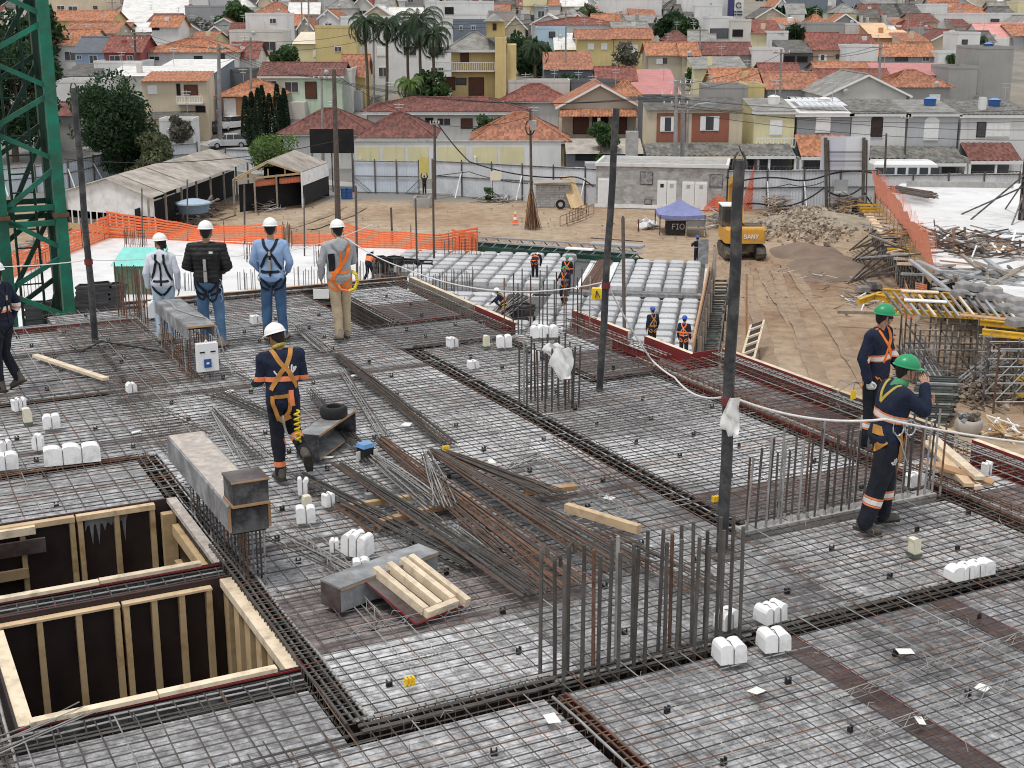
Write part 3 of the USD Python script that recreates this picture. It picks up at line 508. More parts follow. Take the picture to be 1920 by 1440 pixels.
starters('row of thinner leaning starter bars in front of the worker shading his eyes',[(7.74 + i * .105 + rg.uniform(-.02,.02),10.19,.80 + .09 * (i % 3)) for i in range(25)] + [(7.82 + i * .125 + rg.uniform(-.03,.03),10.31,.76 + .08 * (i % 4)) for i in range(20)],.0115,seed=2,lean=(.06,.04),cem=.3)
starters('clump of rusty starter bars with the torn white plastic bag',[(u,v,h) for u,v,h in [(7.88 + .085 * i,15.42 + .03 * (i % 2),.80 + .05 * (i % 3)) for i in range(9)] + [(7.9 + .1 * i,14.92,.84 - .05 * (i % 2)) for i in range(7)] + [(8.5,15.2,.83),(8.48,15.05,.8),(7.88,15.2,.82)]],.0125,seed=3,cem=.05,ties=2)
starters('starter bars at the right edge above the long white foam block',[(9.6 + .17 * i,19.33 + .02 * i,.88 + .06 * (i % 3)) for i in range(10)] + [(9.7 + .22 * i,19.02,.84) for i in range(7)],.0105,seed=4,cem=.1,ties=2)
starters('rusty starter bars at the corner left of the woman in the white hoodie',[(4.2 + .09 * i,23.25,.95 - .04 * i) for i in range(5)] + [(4.48,23.1 - .16 * i,.9 - .05 * (i % 3)) for i in range(6)] + [(4.2,23.0 - .2 * i,.8) for i in range(3)],.011,seed=5,cem=.05,mm=RUST)
starters('thin bars carrying the short stained form',[(4.28,18.56 + .14 * i,.6) for i in range(14)] + [(4.62,18.56 + .14 * i,.6) for i in range(14)] + [(4.36 + .09 * i,18.53,.62) for i in range(3)],.0075,seed=6,cem=.35,ties=3,mm=RUST)
starters('bars carrying the long stained form beside the shaft openings',[(2.98,11.2 + .13 * i,.62) for i in range(17)] + [(3.14,11.2 + .13 * i,.62) for i in range(17)],.009,seed=7,cem=.4,ties=2)
def grow(label,pxs,h,seed,name='starter_bars',**k): return starters(label,[(*duv(x,y),h) for x,y in pxs],.008,seed=seed,**k)
# ---------------------------------------------------------------- stained formwork boxes
t = thing('column_form', 'long concrete-stained form box on bars right of the rear shaft opening', 'formwork box',D((2.8,11.2,.5)),DA)
MB(D).b2((2.82,11.12,.80),(3.16,13.4,.84)).build('top_board',FORMB,t); MB(D).b2((2.80,11.1,.6),(2.818,13.4,.835)).build('side_board',FORMG,t); MB(D).b2((3.162,11.1,.6),(3.18,13.4,.835)).build('side_board',FORMG,t)
MB(D).b2((2.82,11.08,.58),(3.16,11.1,.80)).build('end_board',FORMD,t); MB(D).b2((2.84,11.1,.56),(3.14,13.38,.6)).build('core',FILMD,t)
for x in (2.81,3.17): MB(D).b2((x - .012,11.07,.6),(x + .012,11.079,.82)).build('ply_edge',WOODR,t)
t = thing('form_block', 'small dark form block sitting on the near end of the long stained form', 'formwork block',D((2.82,11.02,.84)),DA)
MB(D).b2((2.83,11.0,.87),(3.15,11.3,1.06)).build('block',FORMD,t); MB(D).b2((2.82,10.99,.845),(3.16,11.31,.868)).build('ply_edge',WOODR,t); MB(D).b2((2.82,10.99,1.062),(3.16,11.31,1.085)).build('lid',FILM,t); MB(D).b2((2.818,10.986,1.07),(3.162,10.989,1.085)).build('lid_edge',WOODR,t)
t = thing('column_form', 'short concrete-stained form box between the woman and the man in black', 'formwork box',D((4.25,18.5,.55)),DA)
MB(D).b2((4.27,18.5,.76),(4.63,20.5,.79)).build('top_board',FORMG,t); MB(D).b2((4.25,18.5,.6),(4.268,20.5,.785)).build('side_board',FORMG,t); MB(D).b2((4.632,18.5,.6),(4.65,20.5,.785)).build('side_board',FORMG,t); MB(D).b2((4.30,18.9,.65),(4.60,20.48,.75)).build('core',FILMD,t)
MB(D).b2((4.25,18.485,.765),(4.65,18.498,.792)).build('ply_edge',WOODR,t)
t = thing('cable', 'grey cable lying over the short stained form', 'cable',D((4.4,20.3,.8)),DA); MB(D).tube([(4.35,20.45,.80),(4.42,20.2,.803),(4.38,19.7,.803),(4.5,19.2,.803),(4.62,18.9,.805),(4.72,18.7,.7),(4.78,18.6,.3),(4.85,18.5,.06)],.012,5).build('cable_run',REBG,t)
# white socket box hung on the bars
t = thing('socket_box', 'white electrical box with a blue socket on the near end of the short form', 'socket box',D((4.48,18.36,.35)),DA)
MB(D).b2((4.33,18.34,.16),(4.63,18.44,.56)).build('box_body',WHITEP,t); MB(D).b2((4.42,18.32,.22),(4.52,18.34,.34)).build('socket',BLUE,t); MB(D).b2((4.45,18.315,.27),(4.49,18.32,.295)).build('socket_lid',WHITEP,t)
for x in (4.37,4.52): MB(D).b2((x,18.334,.43),(x + .07,18.34,.45)).build('breaker',BLACKP,t)
MB(D).tube([(4.46,18.4,.56),(4.48,18.4,.6),(4.5,18.4,.56)],.012,5).build('hanger',WHITEP,t)
# closed stained box with the batten panel leaning on it
a,b = d3(640,1158),d3(828,1085); ax = unit(b - a); sd = np.array([-ax[1],ax[0],0]); La = 1.12
def fr(q,o=a,x=ax,y=sd): q = np.asarray(q,float); return D(o + q[...,:1] * x + q[...,1:2] * y + q[...,2:] * np.array([0,0,1.]))
t = thing('form_box', 'closed stained form box with a dark red end under the leaning batten panel', 'formwork box',D(a),DA)
m = MB(fr); m.b2((0,0,.05),(La,.26,.26)); m.build('box_body',FORMG,t); MB(fr).b2((-.012,.0,.05),(-.002,.26,.26)).build('end_board',FILM,t); MB(fr).b2((-.01,-.012,.262),(La + .01,.272,.28)).build('lid',FORMG,t); MB(fr).b2((0,-.012,.245),(La,-.002,.262)).build('ply_edge',WOODR,t)
pA,pB,pC,pD_ = d3(676,1086,.25),d3(780,1172,.06),d3(870,1118,.07),d3(752,1036,.28)
ex,ey = unit(pB - pA),None; wv = pD_ - pA; wv -= ex * np.dot(wv,ex); ey = unit(wv); ez = np.cross(ex,ey); ez = ez * np.sign(ez[2]); Lx,Ly = np.linalg.norm(pB - pA),np.linalg.norm(wv)
def fp(q): q = np.asarray(q,float); return D(pA + q[...,:1] * ex + q[...,1:2] * ey + q[...,2:] * ez)
t = thing('batten_panel', 'red-brown panel with four pale battens leaning on the stained box', 'formwork panel',D(pA),DA)
MB(fp).b2((0,0,0),(Lx,Ly,.018)).build('board',FILM,t); MB(fp).b2((0,-.004,.0),(Lx,-.0005,.02)).build('red_edge',REDP,t); MB(fp).b2((Lx + .0005,0,0),(Lx + .004,Ly,.02)).build('red_edge',REDP,t)
for f_ in (.24,.50,.76,.93): MB(fp).b2((.01,Ly * f_ - .03,.019),(Lx - (.06 if f_ < .9 else -.03),Ly * f_ + .03,.095)).build('batten',WOODL,t)
MB(fp).b2((Lx - .058,Ly * .2,.019),(Lx - .002,Ly * .8,.085)).build('end_batten',WOODL,t)
# open U-shaped box with a roll on top
a,b = d3(600,872),d3(673,818); ax = unit(b - a); sd = np.array([-ax[1],ax[0],0]); Lb = np.linalg.norm(b - a)
def fu(q,o=a,x=ax,y=sd): q = np.asarray(q,float); return D(o + q[...,:1] * x + q[...,1:2] * y + q[...,2:] * np.array([0,0,1.]))
t = thing('open_form_box', 'open-sided stained form box lying right of the front worker', 'formwork box',D(a),DA)
MB(fu).b2((0,.0,.06),(1.05,.26,.078)).build('bottom_board',FORMG,t); MB(fu).b2((0,.262,.06),(1.05,.28,.36)).build('back_board',FORMD,t); MB(fu).b2((0,0,.342),(1.05,.26,.36)).build('top_board',FORMG,t); MB(fu).b2((-.02,0,.06),(-.002,.28,.36)).build('end_board',FORMD,t); MB(fu).b2((1.052,0,.06),(1.07,.28,.36)).build('end_board',FORMD,t)
MB(fu).b2((0,-.008,.335),(1.05,-.001,.362)).build('ply_edge',WOODR,t); MB(fu).b2((0,-.008,.06),(1.05,-.001,.08)).build('ply_edge',WOODR,t)
c = fu(np.array([.72,.13,.36])); t = thing('rubber_roll', 'black rubber roll lying on the open form box', 'roll',c,0)
k = np.linspace(0,2 * np.pi,25); prof = [(.085,0),(.14,0),(.165,.03),(.165,.1),(.14,.13),(.09,.13),(.085,0)]
V = np.array([[(c[0] + r * math.cos(q),c[1] + r * math.sin(q),c[2] + .002 + z) for q in k] for r,z in prof]); MB().grid(V[:,::-1]).build('roll_ring',TIRE,t,40)
c = d3(686,868); t = thing('hose_reel', 'small black reel with a light blue top beside the loose bars', 'reel',D(c),DA)
MB(D).box(c + [0,0,.12],(.16,.15,.15),.3,.9).build('reel_body',BLACKP,t); MB(D).box(c + [0,0,.22],(.17,.16,.045),.3,.85).build('reel_top',BLUEL,t)
for dx in (-.11,.1): MB(D).box(c + [dx,-.06,.12],(.06,.01,.1),.5).build('label_card',PAPER,t)
# ---------------------------------------------------------------- foam blocks
def ext_y(mb,poly,y0,y1,tr):
    n = len(poly); p = np.asarray(poly,float); v = np.array([[q[0],y0,q[1]] for q in p] + [[q[0],y1,q[1]] for q in p])
    f = [[0,k,k + 1] for k in range(1,n - 1)] + [[n,n + k + 1,n + k] for k in range(1,n - 1)]
    for k in range(n): k2 = (k + 1) % n; f += [[k,n + k2,k2],[k,n + k,n + k2]]
    mb.add(tr(v),f)
def foam(label,px,py,n,w,dep,h,yaw=0.,name='foam_block',m=FOAM,dome=.15,cat='foam block'):
    w,dep,h = w * .88,dep * .88,h * .9; c = np.r_[duv(px,py),.055]; t = thing(name,label,cat,D(c),DA + yaw); rg = random.Random(int(px * 3 + py))
    for i in range(n):
        x0 = (i - n / 2) * w; hh = h * rg.uniform(.93,1.05); tp = rg.uniform(.03,.10); sk = rg.uniform(-.02,.02)
        poly = [(x0 + .002,0),(x0 + w - .002,0)] + [(x0 + w * (1 - tp * .3),hh * .72)] + [(x0 + w * .5 + sk + math.cos(a) * w * .44,hh * (1 - dome) + math.sin(a) * hh * dome) for a in np.linspace(.25,math.pi - .25,6)] + [(x0 + w * tp * .3,hh * .72)]
        mb = MB(); ext_y(mb,poly,-dep / 2,dep / 2,lambda v: np.c_[v[:,0],v[:,1] * (1 - .14 * v[:,2] / h),v[:,2]]); mb.build('foam_piece',m,t,local=True)
    W_,q = n * w / 2,dep / 2
    if n > 0 and m is FOAM:
        for x in ([0] if n < 3 else [-w * .5,w * .5]): MB().tube([(x,-q - .004,0),(x,-q * .9 - .004,h * .8),(x,0,h * 1.0),(x,q * .9,h * .8)],.0035,4).build('tie_wire',REBAR,t,local=True)
    return t
for a in [
    ('small three-lobed foam block at the left border behind the cream cylinder',37,776,3,.06,.13,.17,.3),('small white two-lobed foam block left of the long foam row',98,808,2,.12,.17,.17,-.1),('upright two-lobed foam block behind the left end of the long foam row',73,850,2,.07,.12,.2,-.4),
    ('narrow two-lobed foam block at the left border',12,860,2,.065,.12,.19,.2),('white foam block cut by the left border of the picture',12,886,2,.16,.2,.2,-.1),('long row of three foam pieces on the left beam slot',137,874,3,.235,.22,.23,-.12),('small foam block standing where the thin black strip ends',247,742,2,.075,.13,.15,.1),
    ('white foam block left of the cream cylinder in the middle distance',848,656,2,.085,.15,.17,.2),('larger white foam block right of the cream cylinder in the middle distance',945,656,2,.13,.2,.2,-.3),('small foam block alone in the bay left of the rusty starter bars',887,697,2,.085,.13,.13,.1),('small foam block behind the man in the blue shirt',480,611,2,.09,.15,.15,.2),
    ('white foam piece half hidden behind the rusty starter bars',1003,683,2,.06,.12,.17,.2),('long white foam block below the starter bars at the right edge',1020,637,4,.12,.2,.2,-.2),('foam block at the feet of the woman in the white hoodie',288,600,2,.12,.2,.3,.2),
    ('tall pointed foam block at the left end of the loose bars',568,934,2,.06,.12,.2,-.3),('upright foam block right of the cream foam stub',616,957,2,.06,.12,.16,.3),('square two-lobed foam block below the cream foam stub',574,986,2,.11,.16,.17,-.25),
    ('largest foam block behind the stained box, three pieces tied together',671,1048,3,.1,.22,.24,-.9),('small foam block left of the three-piece foam block',627,1042,2,.05,.12,.13,-.3),('foam block just behind the left corner of the stained box',678,1078,2,.09,.14,.12,-.3),
    ('foam block behind the right end of the tall starter bars',1362,1185,2,.11,.16,.17,.2),('foam block with a rounded top lying on the foreground beam',1443,1172,3,.09,.2,.16,.1),('tied foam block between the foreground beam and the red line',1449,1225,2,.13,.22,.17,-.2),('tied foam block at the upper end of the red line',1366,1247,2,.13,.22,.17,-.2),
    ('long row of four foam pieces at the right on the foreground beam',1816,1090,4,.14,.16,.15,-.05),('tall white foam stub at the right edge beside the planks',1848,897,2,.05,.1,.16,.1),('foam block between the legs and the bars behind the front green-helmeted worker',1712,918,2,.12,.15,.16,.1)]: foam(*a[:7],a[7])
for a in [('cream foam cylinder at the left border between small white blocks',53,798,1,.12,.12,.2),('cream foam stub between white foam blocks in the middle distance',912,655,1,.1,.1,.19),('cream foam stub between the white foam blocks left of the loose bars',576,962,1,.1,.1,.16),('cream foam cylinder on a small base in the right foreground',1713,1046,1,.1,.1,.17)]:
    t = foam(*a,0, 'foam_stub',CREAM,.06, 'foam stub'); MB().b2((-.055,-.055,-.03),(.055,.055,-.001)).build('base_collar',GREENW,t,local=True)
# ---------------------------------------------------------------- loose timber and planks
def plank(label,p,q,w,h,z0=.06,z1=None,m=WOOD,name='timber_plank',cat='plank'):
    a,b = d3(*p,z0),d3(*q,z1 if z1 is not None else z0); t = thing(name,label,cat,D(a),DA); MB(D).beam(a + [0,0,h / 2],b + [0,0,h / 2],w,h).build('board',m,t); return t
plank('long pale plank lying on the mesh at the left near the dark pole',(66,669),(199,713),.095,.04,m=WOODL); plank('pale timber beam lying right of the loose bars',(1062,958),(1198,1000),.075,.085,m=WOOD); plank('rust-stained timber end poking out under the loose bars on the right',(985,927),(1080,917),.09,.05,m=WOODR)
plank('timber spacer lying under the loose bars with its end near the foam',(715,985),(882,938),.085,.06,.056,m=WOODR); plank('short timber spacer under the bars behind the open slot',(645,955),(780,935),.07,.05,.056,m=WOODY)
plank('small dark channel lying left of the bundle of short grey bars',(685,938),(735,930),.08,.07,m=FORMG)
for i,(p,q,m_,l_) in enumerate([((1372,858),(1465,912),WOODL, 'uppermost pale plank'),((1362,866),(1445,925),WOOD, 'middle pale plank'),((1365,905),(1462,930),WOODL, 'lowest pale plank')]):
    p,q = (p[0] + 375,p[1] - 35),(q[0] + 372,q[1] - 12); plank(l_ + ' in the pile at the right edge beside the tall white foam stub',p,q,.11,.04,.08 + .045 * (2 - i),m=m_)
plank('broad brown plank lying across the pale planks at the right edge',(1735,868),(1862,908),.16,.03,.2,.1,m=WOODR)
plank('thin black strip between two sheets left of the short form',(184,649),(243,726),.05,.012,.03,m=BLACKP,name='rubber_strip',cat='strip')
# ---------------------------------------------------------------- bundles of loose bars
def bundle(label,p,q,n,wa,wb,z=.07,mats_=(REBAR,),r=.0055,sagm=.02,seed=1,h=.05,jit=.06,mid=None):
    rg = random.Random(seed); a,b = d3(*p,z),d3(*q,z); d = unit(b - a); s = np.array([-d[1],d[0],0]); t = thing('bar_bundle',label, 'bar bundle',D(a),DA)
    c = None if mid is None else d3(*mid,z)
    for i in range(n):
        k = (i + .5) / n - .5; o1,o2 = k * wa + rg.uniform(-.02,.02),k * wb + rg.uniform(-.025,.025); e1,e2 = rg.uniform(-jit,jit),rg.uniform(-jit,jit); zz = rg.uniform(0,h)
        p0,p1 = a + s * o1 + d * e1 + [0,0,zz],b + s * o2 + d * e2 + [0,0,zz * .6]
        pm = (p0 + p1) / 2 + s * rg.uniform(-.035,.035) + [0,0,rg.uniform(-.01,.02)]
        if c is not None: pm = c + s * (o1 + o2) / 2 + [0,0,zz]
        tt = np.linspace(0,1,7)[:,None]; pts = (1 - tt) ** 2 * p0 + 2 * tt * (1 - tt) * (2 * pm - (p0 + p1) / 2) + tt ** 2 * p1
        MB(D).tube(pts,r * rg.uniform(.8,1.25),5).build('bar',mats_[rg.randrange(len(mats_))],t)
    if n > 9:
        for f_ in (.12,.86):
            k = a + (b - a) * f_; w = (wa + (wb - wa) * f_) / 2 + .02; MB(D).tube([k - s * w + [0,0,-.012],k - s * w * .7 + [0,0,h + .012],k + s * w * .7 + [0,0,h + .012],k + s * w + [0,0,-.012]],.004,4).build('tie_wire',RUST,t)
G,R = REBG,RUST
for a in [
    ('short grey bar bundle at the feet of the man in the blue shirt',(556,612),(614,660),14,.1,.2,.07,(REBAR,G),.0055),('long dark bar bundle from the middle of the deck towards the yellow clip',(632,668),(842,832),26,.16,.22,.07,(REBAR,REBAR,R),.006),('thin bar bundle left of the long dark bundle',(640,695),(722,820),12,.12,.16,.07,(REBAR,G),.005),
    ('bar bundle behind the front worker leading to the open form box',(582,735),(700,868),14,.1,.2,.07,(REBAR,),.0055),('fan of bars left of the front worker',(396,768),(478,862),16,.1,.42,.07,(REBAR,G),.006),('flat dark bundle left of the front worker pointing at his hand',(402,738),(545,800),12,.35,.14,.07,(REBAR,),.007),
    ('longest rusty bar bundle from the reel to the tall starter bars',(712,828),(1062,1100),30,.14,.55,.13,(R,R,REBAR),.0065),('second rusty bundle ending behind the tall starter bars',(810,848),(1175,1062),34,.12,.6,.14,(R,REBAR,REBAR),.0065),('dark bundle from the reel passing the timber spacer',(634,874),(1000,1110),24,.14,.34,.12,(REBAR,REBAR,R),.0065),
    ('bundle of short light grey bars resting on the timber spacer',(702,862),(820,950),20,.1,.3,.12,(G,G,REBAR),.006),('fan of very short grey bars on the timber spacer',(797,850),(838,950),14,.06,.26,.17,(G,G,REBAR),.005),('dark bundle right of the yellow clip ending at the rust-stained timber',(835,852),(1040,928),24,.1,.26,.12,(REBAR,REBAR,R),.0065),
    ('dark bundle from the pointed foam block towards the batten panel',(562,895),(885,1062),22,.18,.22,.08,(REBAR,),.0065),('three rusty flat bars right of the foam blocks',(632,950),(705,998),4,.16,.2,.07,(R,R),.011),('short grey bundle below the dark bundle in the middle',(862,985),(940,1036),12,.1,.16,.07,(G,REBAR),.006),
    ('two single rusty bars lying right of the loose bundles',(1036,826),(1212,936),2,.03,.05,.065,(R,),.007),('crossed thin rusty bars in the middle of the deck',(1010,860),(1120,930),3,.1,.1,.065,(R,),.004),('small bent grey bars right of the bundles',(955,880),(1012,852),9,.12,.12,.075,(G,REBAR),.004),
    ('rusty bars lying at the left between shaft and foam',(300,770),(395,815),4,.1,.12,.07,(R,REBAR),.005),('two long thin bars at the left in the middle of the deck',(440,700),(560,770),3,.1,.3,.065,(REBAR,),.005),('bars lying across the small foam blocks near the stained box',(520,1000),(690,1090),7,.5,.3,.07,(REBAR,G),.0055),
    ('loose bars beyond the tall starter bars in the foreground',(1120,1000),(1330,1105),16,.3,.5,.1,(R,REBAR,REBAR),.006),('bars lying on the mesh at the far left foreground',(-40,1420),(170,1330),6,.3,.3,.06,(REBAR,G),.005)]:
    bundle(*a,seed=len(a[0]) + a[3])
for i,(p,q) in enumerate([((1290,905),(1330,800)),((1135,800),(1120,760))]): pass
# small litter
def bit(name,label,px,py,sz,m,cat,yaw=0.,z=.06,tilt=.1):
    tilt = .1
    c = d3(px,py,z); t = thing(name,label,cat,D(c),DA + yaw); w,h = sz[0],sz[1]; MB().add([[-w / 2,-h / 2,0],[w / 2,-h * .4,tilt * w],[w * .48,h / 2,.6 * tilt * w],[-w * .46,h * .48,.2 * tilt * h],[0,0,.5 * tilt * w]],[[0,1,4],[1,2,4],[2,3,4],[3,0,4]]).build('sheet',m,t,local=True)
for k,(x,y,w,h,l) in enumerate([(665,704,.12,.09, 'beside the long dark bar bundle'),(763,796,.12,.12, 'in the middle left of the long dark bundle'),(922,866,.13,.07, 'on the bars right of the yellow clip'),(1142,934,.11,.1, 'right of the rust-stained timber'),(1697,1222,.14,.1, 'at the right on the grey sheets'),(1842,1290,.13,.1, 'near the lower right corner'),(1725,1352,.14,.06, 'at the lower right between mesh bars'),(1418,1296,.1,.12, 'beside the lower end of the red line'),(616,858,.12,.08, 'under the open form box'),(255,810,.12,.07, 'left of the long stained form'),(430,734,.12,.1, 'right of the short form'),(1035,1348,.13,.1, 'by the slot at the bottom')]): bit('paper_scrap', 'white paper scrap lying ' + l,x,y,(w,h),PAPER, 'paper scrap',k * .7,.065,.3)
for k,(x,y,l) in enumerate([(768,1283, 'on the brown sheet in the foreground'),(836,845, 'at the end of the long dark bar bundle'),(1342,940, 'left of the right-hand pole')]):
    c = d3(x,y,.055); t = thing('yellow_clip', 'small yellow plastic clip ' + l, 'clip',D(c),DA); m = MB(D)
    for dx in (-.03,.0,.03): m.box(c + [dx,0,.03],(.015,.05,.06))
    m.box(c + [0,0,.005],(.08,.05,.012)); m.build('clip_body',YEL,t)
# black spacer chairs under the mesh, one built and repeated
sp = None; rg = random.Random(11)
for nm,u0,u1,v0,v1 in BAYS:
    if nm in ('right_strip', 'jog_strip', 'mid_left'): continue
    spl = 'small black plastic spacer holding up the rebar mesh ' + dict(near_left='in the lower left foreground',far_left_pit='behind the rear shaft',left_middle='among the foam blocks on the left',left_back='around the long pale plank',centre='on the large middle field',near_right='in the lower right foreground',right_front='around the worker shading his eyes',right_middle='behind the leaning starter bars',right_upper='near the plastic bag',bay_corner='by the middle pole',upper_link='by the red paint marks',corner_bay='in the corner bay')[nm]; spg = 'spacers ' + nm.replace('_', ' ')
    v = v0 + .4
    while v < v1 - .1:
        u = u0 + .35 + rg.uniform(0,.4)
        while u < u1 - .15:
            c = np.array([u + rg.uniform(-.1,.1),v + rg.uniform(-.12,.12),0.]); lab = dict(group='plastic spacers under the mesh')
            if sp is None:
                sp = thing('bar_spacer',spl, 'spacer',D(c),DA,spg); m = MB()
                for dx in (-.019,.019): m.box((dx,0,.028),(.011,.024,.056))
                m.box((0,0,.027),(.042,.022,.01)); m.box((0,.0,.007),(.05,.028,.012)); m.build('spacer_body',BLACKP,sp,local=True)
            elif abs(c[0]) < 13 and c[1] > 6.3: dup(sp,D(c),DA + rg.uniform(-.6,.6),spl,spg)
            u += rg.uniform(.8,1.15)
        v += rg.uniform(.75,.95)
# stray wires sticking up from the mesh
rg = random.Random(9); m = MB(D)
for i in range(420):
    nm,u0,u1,v0,v1 = BAYS[rg.choice([0,3,4,5,5,5,6,6,7,8,9,11,13,13])]; c = np.array([rg.uniform(u0,u1),rg.uniform(v0,v1),.055]); a = rg.uniform(0,6.3); l = rg.uniform(.03,.12); dd = np.array([math.cos(a),math.sin(a),0])
    m.tube([c,c + dd * l * .3 + [0,0,l * .6],c + dd * l + [0,0,l * rg.uniform(.2,1)]],.0028,4)
one('tie_wires',m,REBG, 'thin twisted wire ends sticking up all over the mesh', 'tie wire',kind='stuff')
# ---------------------------------------------------------------- poles and ropes on the deck
def pole(label,pxb,pyb,pxt,pyt,r,loop=True,m=POLE,name='steel_pole',frame=D,z=0.,cat='pole',band=None):
    b = D(d3(pxb,pyb)) if frame is D else P(p3(pxb,pyb)); top = atd(pxt,pyt,b[1]); t = thing(name,label,cat,b); pts = np.array([b + (top - b) * k for k in np.linspace(0,1,9)])
    pts[1:-1,0] += [math.sin(i * 1.7) * r * .15 for i in range(7)]
    MB().tube(pts,np.linspace(r * 1.04,r * .94,9),14).build('shaft',m,t,40)
    if loop: k = np.linspace(0,math.pi,9); MB().tube([top + [math.cos(q) * r * 1.1,0,-.08 + (math.sin(q) > .01) * .0 + math.sin(q) * .16] for q in k],.011,6).build('lifting_loop',REBAR,t,True)
    if band is not None: q = b + (top - b) * band; MB().tube([q - [0,0,.05],q + [0,0,.03]],r * 1.3,10).build('red_tie',REDP,t,40)
    return b,top
P1 = pole('dark pole at the upper left beside the green crane mast',179,642,138,165,.05,band=.33)
P2 = pole('grey stained pole in the middle right behind the plastic bag',1124,733,1156,203,.047,False,band=.39)
P3 = pole('tallest dark pole right of centre with a white rag tied on',1353,1038,1387,300,.054,band=.41)
MB(D).box(d3(1353,1040) + [0,0,.01],(.3,.3,.02)).build('base_plate',STEELD, '/World/steel_pole_002')
def rope(label,pts,r=.012,m=ROPE,cat='rope',name='safety_rope'):
    q = np.vstack([sag(a,b,s,14)[(1 if i else 0):] for i,(a,b,s) in enumerate(pts)]); t = thing(name,label,cat,q[0]); MB().tube(q,r,6).build('rope_line',m,t,True)
zP2 = P2[0] + (P2[1] - P2[0]) * .40; zP3 = P3[0] + (P3[1] - P3[0]) * .42; zP1 = P1[0] + (P1[1] - P1[0]) * .335
rope('white safety rope drooping from the middle pole past the right pole to the right border',[(zP2,atd(1222,675,18.6),.05),(atd(1222,675,18.6),atd(1265,708,17.5),.02),(atd(1265,708,17.5),zP3,.12),(zP3,atd(1660,786,12.4),.1),(atd(1660,786,12.4),atd(1940,832,12.8),.02)])
rope('white safety rope from the man with the lanyard to the middle pole',[(atd(628,430,20.9),atd(750,500,20.6),.06),(atd(750,500,20.6),zP2,.25)],.009)
rope('thin white rope from the crane mast to the dark left pole',[(atd(-20,500,23),zP1,.03)],.009); rope('thin rope from the dark left pole behind the row of people',[(zP1,atd(330,478,24.2),.04),(atd(330,478,24.2),atd(470,477,24.4),.05),(atd(470,477,24.4),atd(700,420,24.6),.12)],.007)
rope('black hose curving over the mesh beside the dark left pole',[(D(d3(130,648,.07)),D(d3(150,660,.07)),0),(D(d3(150,660,.07)),D(d3(190,640,.07)),0),(D(d3(190,640,.07)),D(d3(240,648,.07)),0),(D(d3(240,648,.07)),D(d3(310,660,.07)),0)],.012,CABLE, 'hose', 'hose')
def rag(label,top,w,h,seed,cat='plastic bag',name='plastic_rag',m=WPOLY):
    n,k = 9,9; tt,ss = np.meshgrid(np.linspace(0,1,n),np.linspace(0,1,k),indexing='ij'); f = meshkit.fbm(np.stack([tt * 3,ss * 3,tt * 0 + seed],-1),3,seed) - .5
    wd = w * (.25 + .75 * np.sin(np.pi * np.clip(tt * .85 + .1,0,1))); V = np.stack([top[0] + (ss - .5) * wd + f * .1,top[1] - .09 - np.abs(f) * .18 + (ss - .5) ** 2 * .1,top[2] - tt * h + f * .06],-1)
    t = thing(name,label,cat,top); MB().grid(V).build('film',m,t,True); V2 = V + [0,.012,0]; MB().grid(V2[::-1]).build('film_back',m,t,True)
rag('white rag tied to the right-hand pole',zP3 + [.02,0,0],.17,.36,3, 'rag'); q = D(d3(1050,765)); rag('torn white plastic bag hanging on the rusty starter bars',q + [.02,-.1,.86],.3,.42,5); rag('crumpled white plastic draped over the bar tips beside the hanging bag',q + [-.1,-.02,.9],.26,.18,8)
# ---------------------------------------------------------------- people
from scipy.spatial import cKDTree
ICO = np.array(trimesh.creation.icosphere(1).vertices)
def hl(*sp): return m3.Manifold.hull_points(np.vstack([np.asarray(c,float) + ICO * np.asarray(r,float) for c,r in sp]))
def uni(ms): return m3.Manifold.batch_boolean(ms,m3.OpType.Add)
def smooth_m(man,ln,it=10):
    q = man.refine_to_length(ln).to_mesh(); tm = trimesh.Trimesh(np.array(q.vert_properties[:,:3],float),np.array(q.tri_verts),process=True)
    if it: trimesh.smoothing.filter_taubin(tm,iterations=it)
    return tm
def folds(tm,amp,sc,seed): v = np.array(tm.vertices); n = np.array(tm.vertex_normals); f = meshkit.fbm(v * np.array([sc,sc,sc * .55]),3,seed) - .5; tm.vertices = v + n * (f * amp)[:,None]; return tm
SKIN = mat('skin',(.42,.255,.175),.55,.08,20); SKIND = mat('skin_tan',(.30,.17,.11),.55,.08,20); HAIR = mat('dark_hair',(.018,.014,.012),.6,.3,40)
HATW = mat('white_helmet',(.83,.83,.82),.35,.03,4,spec=.5); HATG = mat('green_helmet',(.015,.27,.11),.35,.08,4,spec=.5); HATB = mat('blue_helmet',(.02,.07,.40),.35,.08,4,spec=.5)
NAVY = mat('navy_cloth',(.013,.019,.042),.9,.35,14,bump=.5,bscale=70); NAVYT = mat('dark_trousers',(.014,.016,.024),.9,.35,12,bump=.5,bscale=70); BLKJ = mat('black_jacket',(.014,.014,.015),.6,.35,10,bump=.4,bscale=40)
SHIRT = mat('light_blue_shirt',(.27,.40,.62),.9,.1,10,bump=.4,bscale=50); HOOD = mat('white_hoodie',(.62,.65,.72),.9,.1,10,bump=.4,bscale=50); GREYH = mat('grey_hoodie',(.36,.375,.39),.9,.1,10,bump=.4,bscale=60)
JEANL = mat('pale_jeans',(.40,.50,.60),.9,.18,7,bump=.4,bscale=60); JEAN = mat('blue_jeans',(.085,.165,.29),.9,.35,5,bump=.4,bscale=60); JEAND = mat('dark_jeans',(.05,.105,.205),.9,.35,5,bump=.4,bscale=60); KHAKI = mat('khaki_cloth',(.46,.37,.25),.9,.15,8,bump=.4,bscale=60)
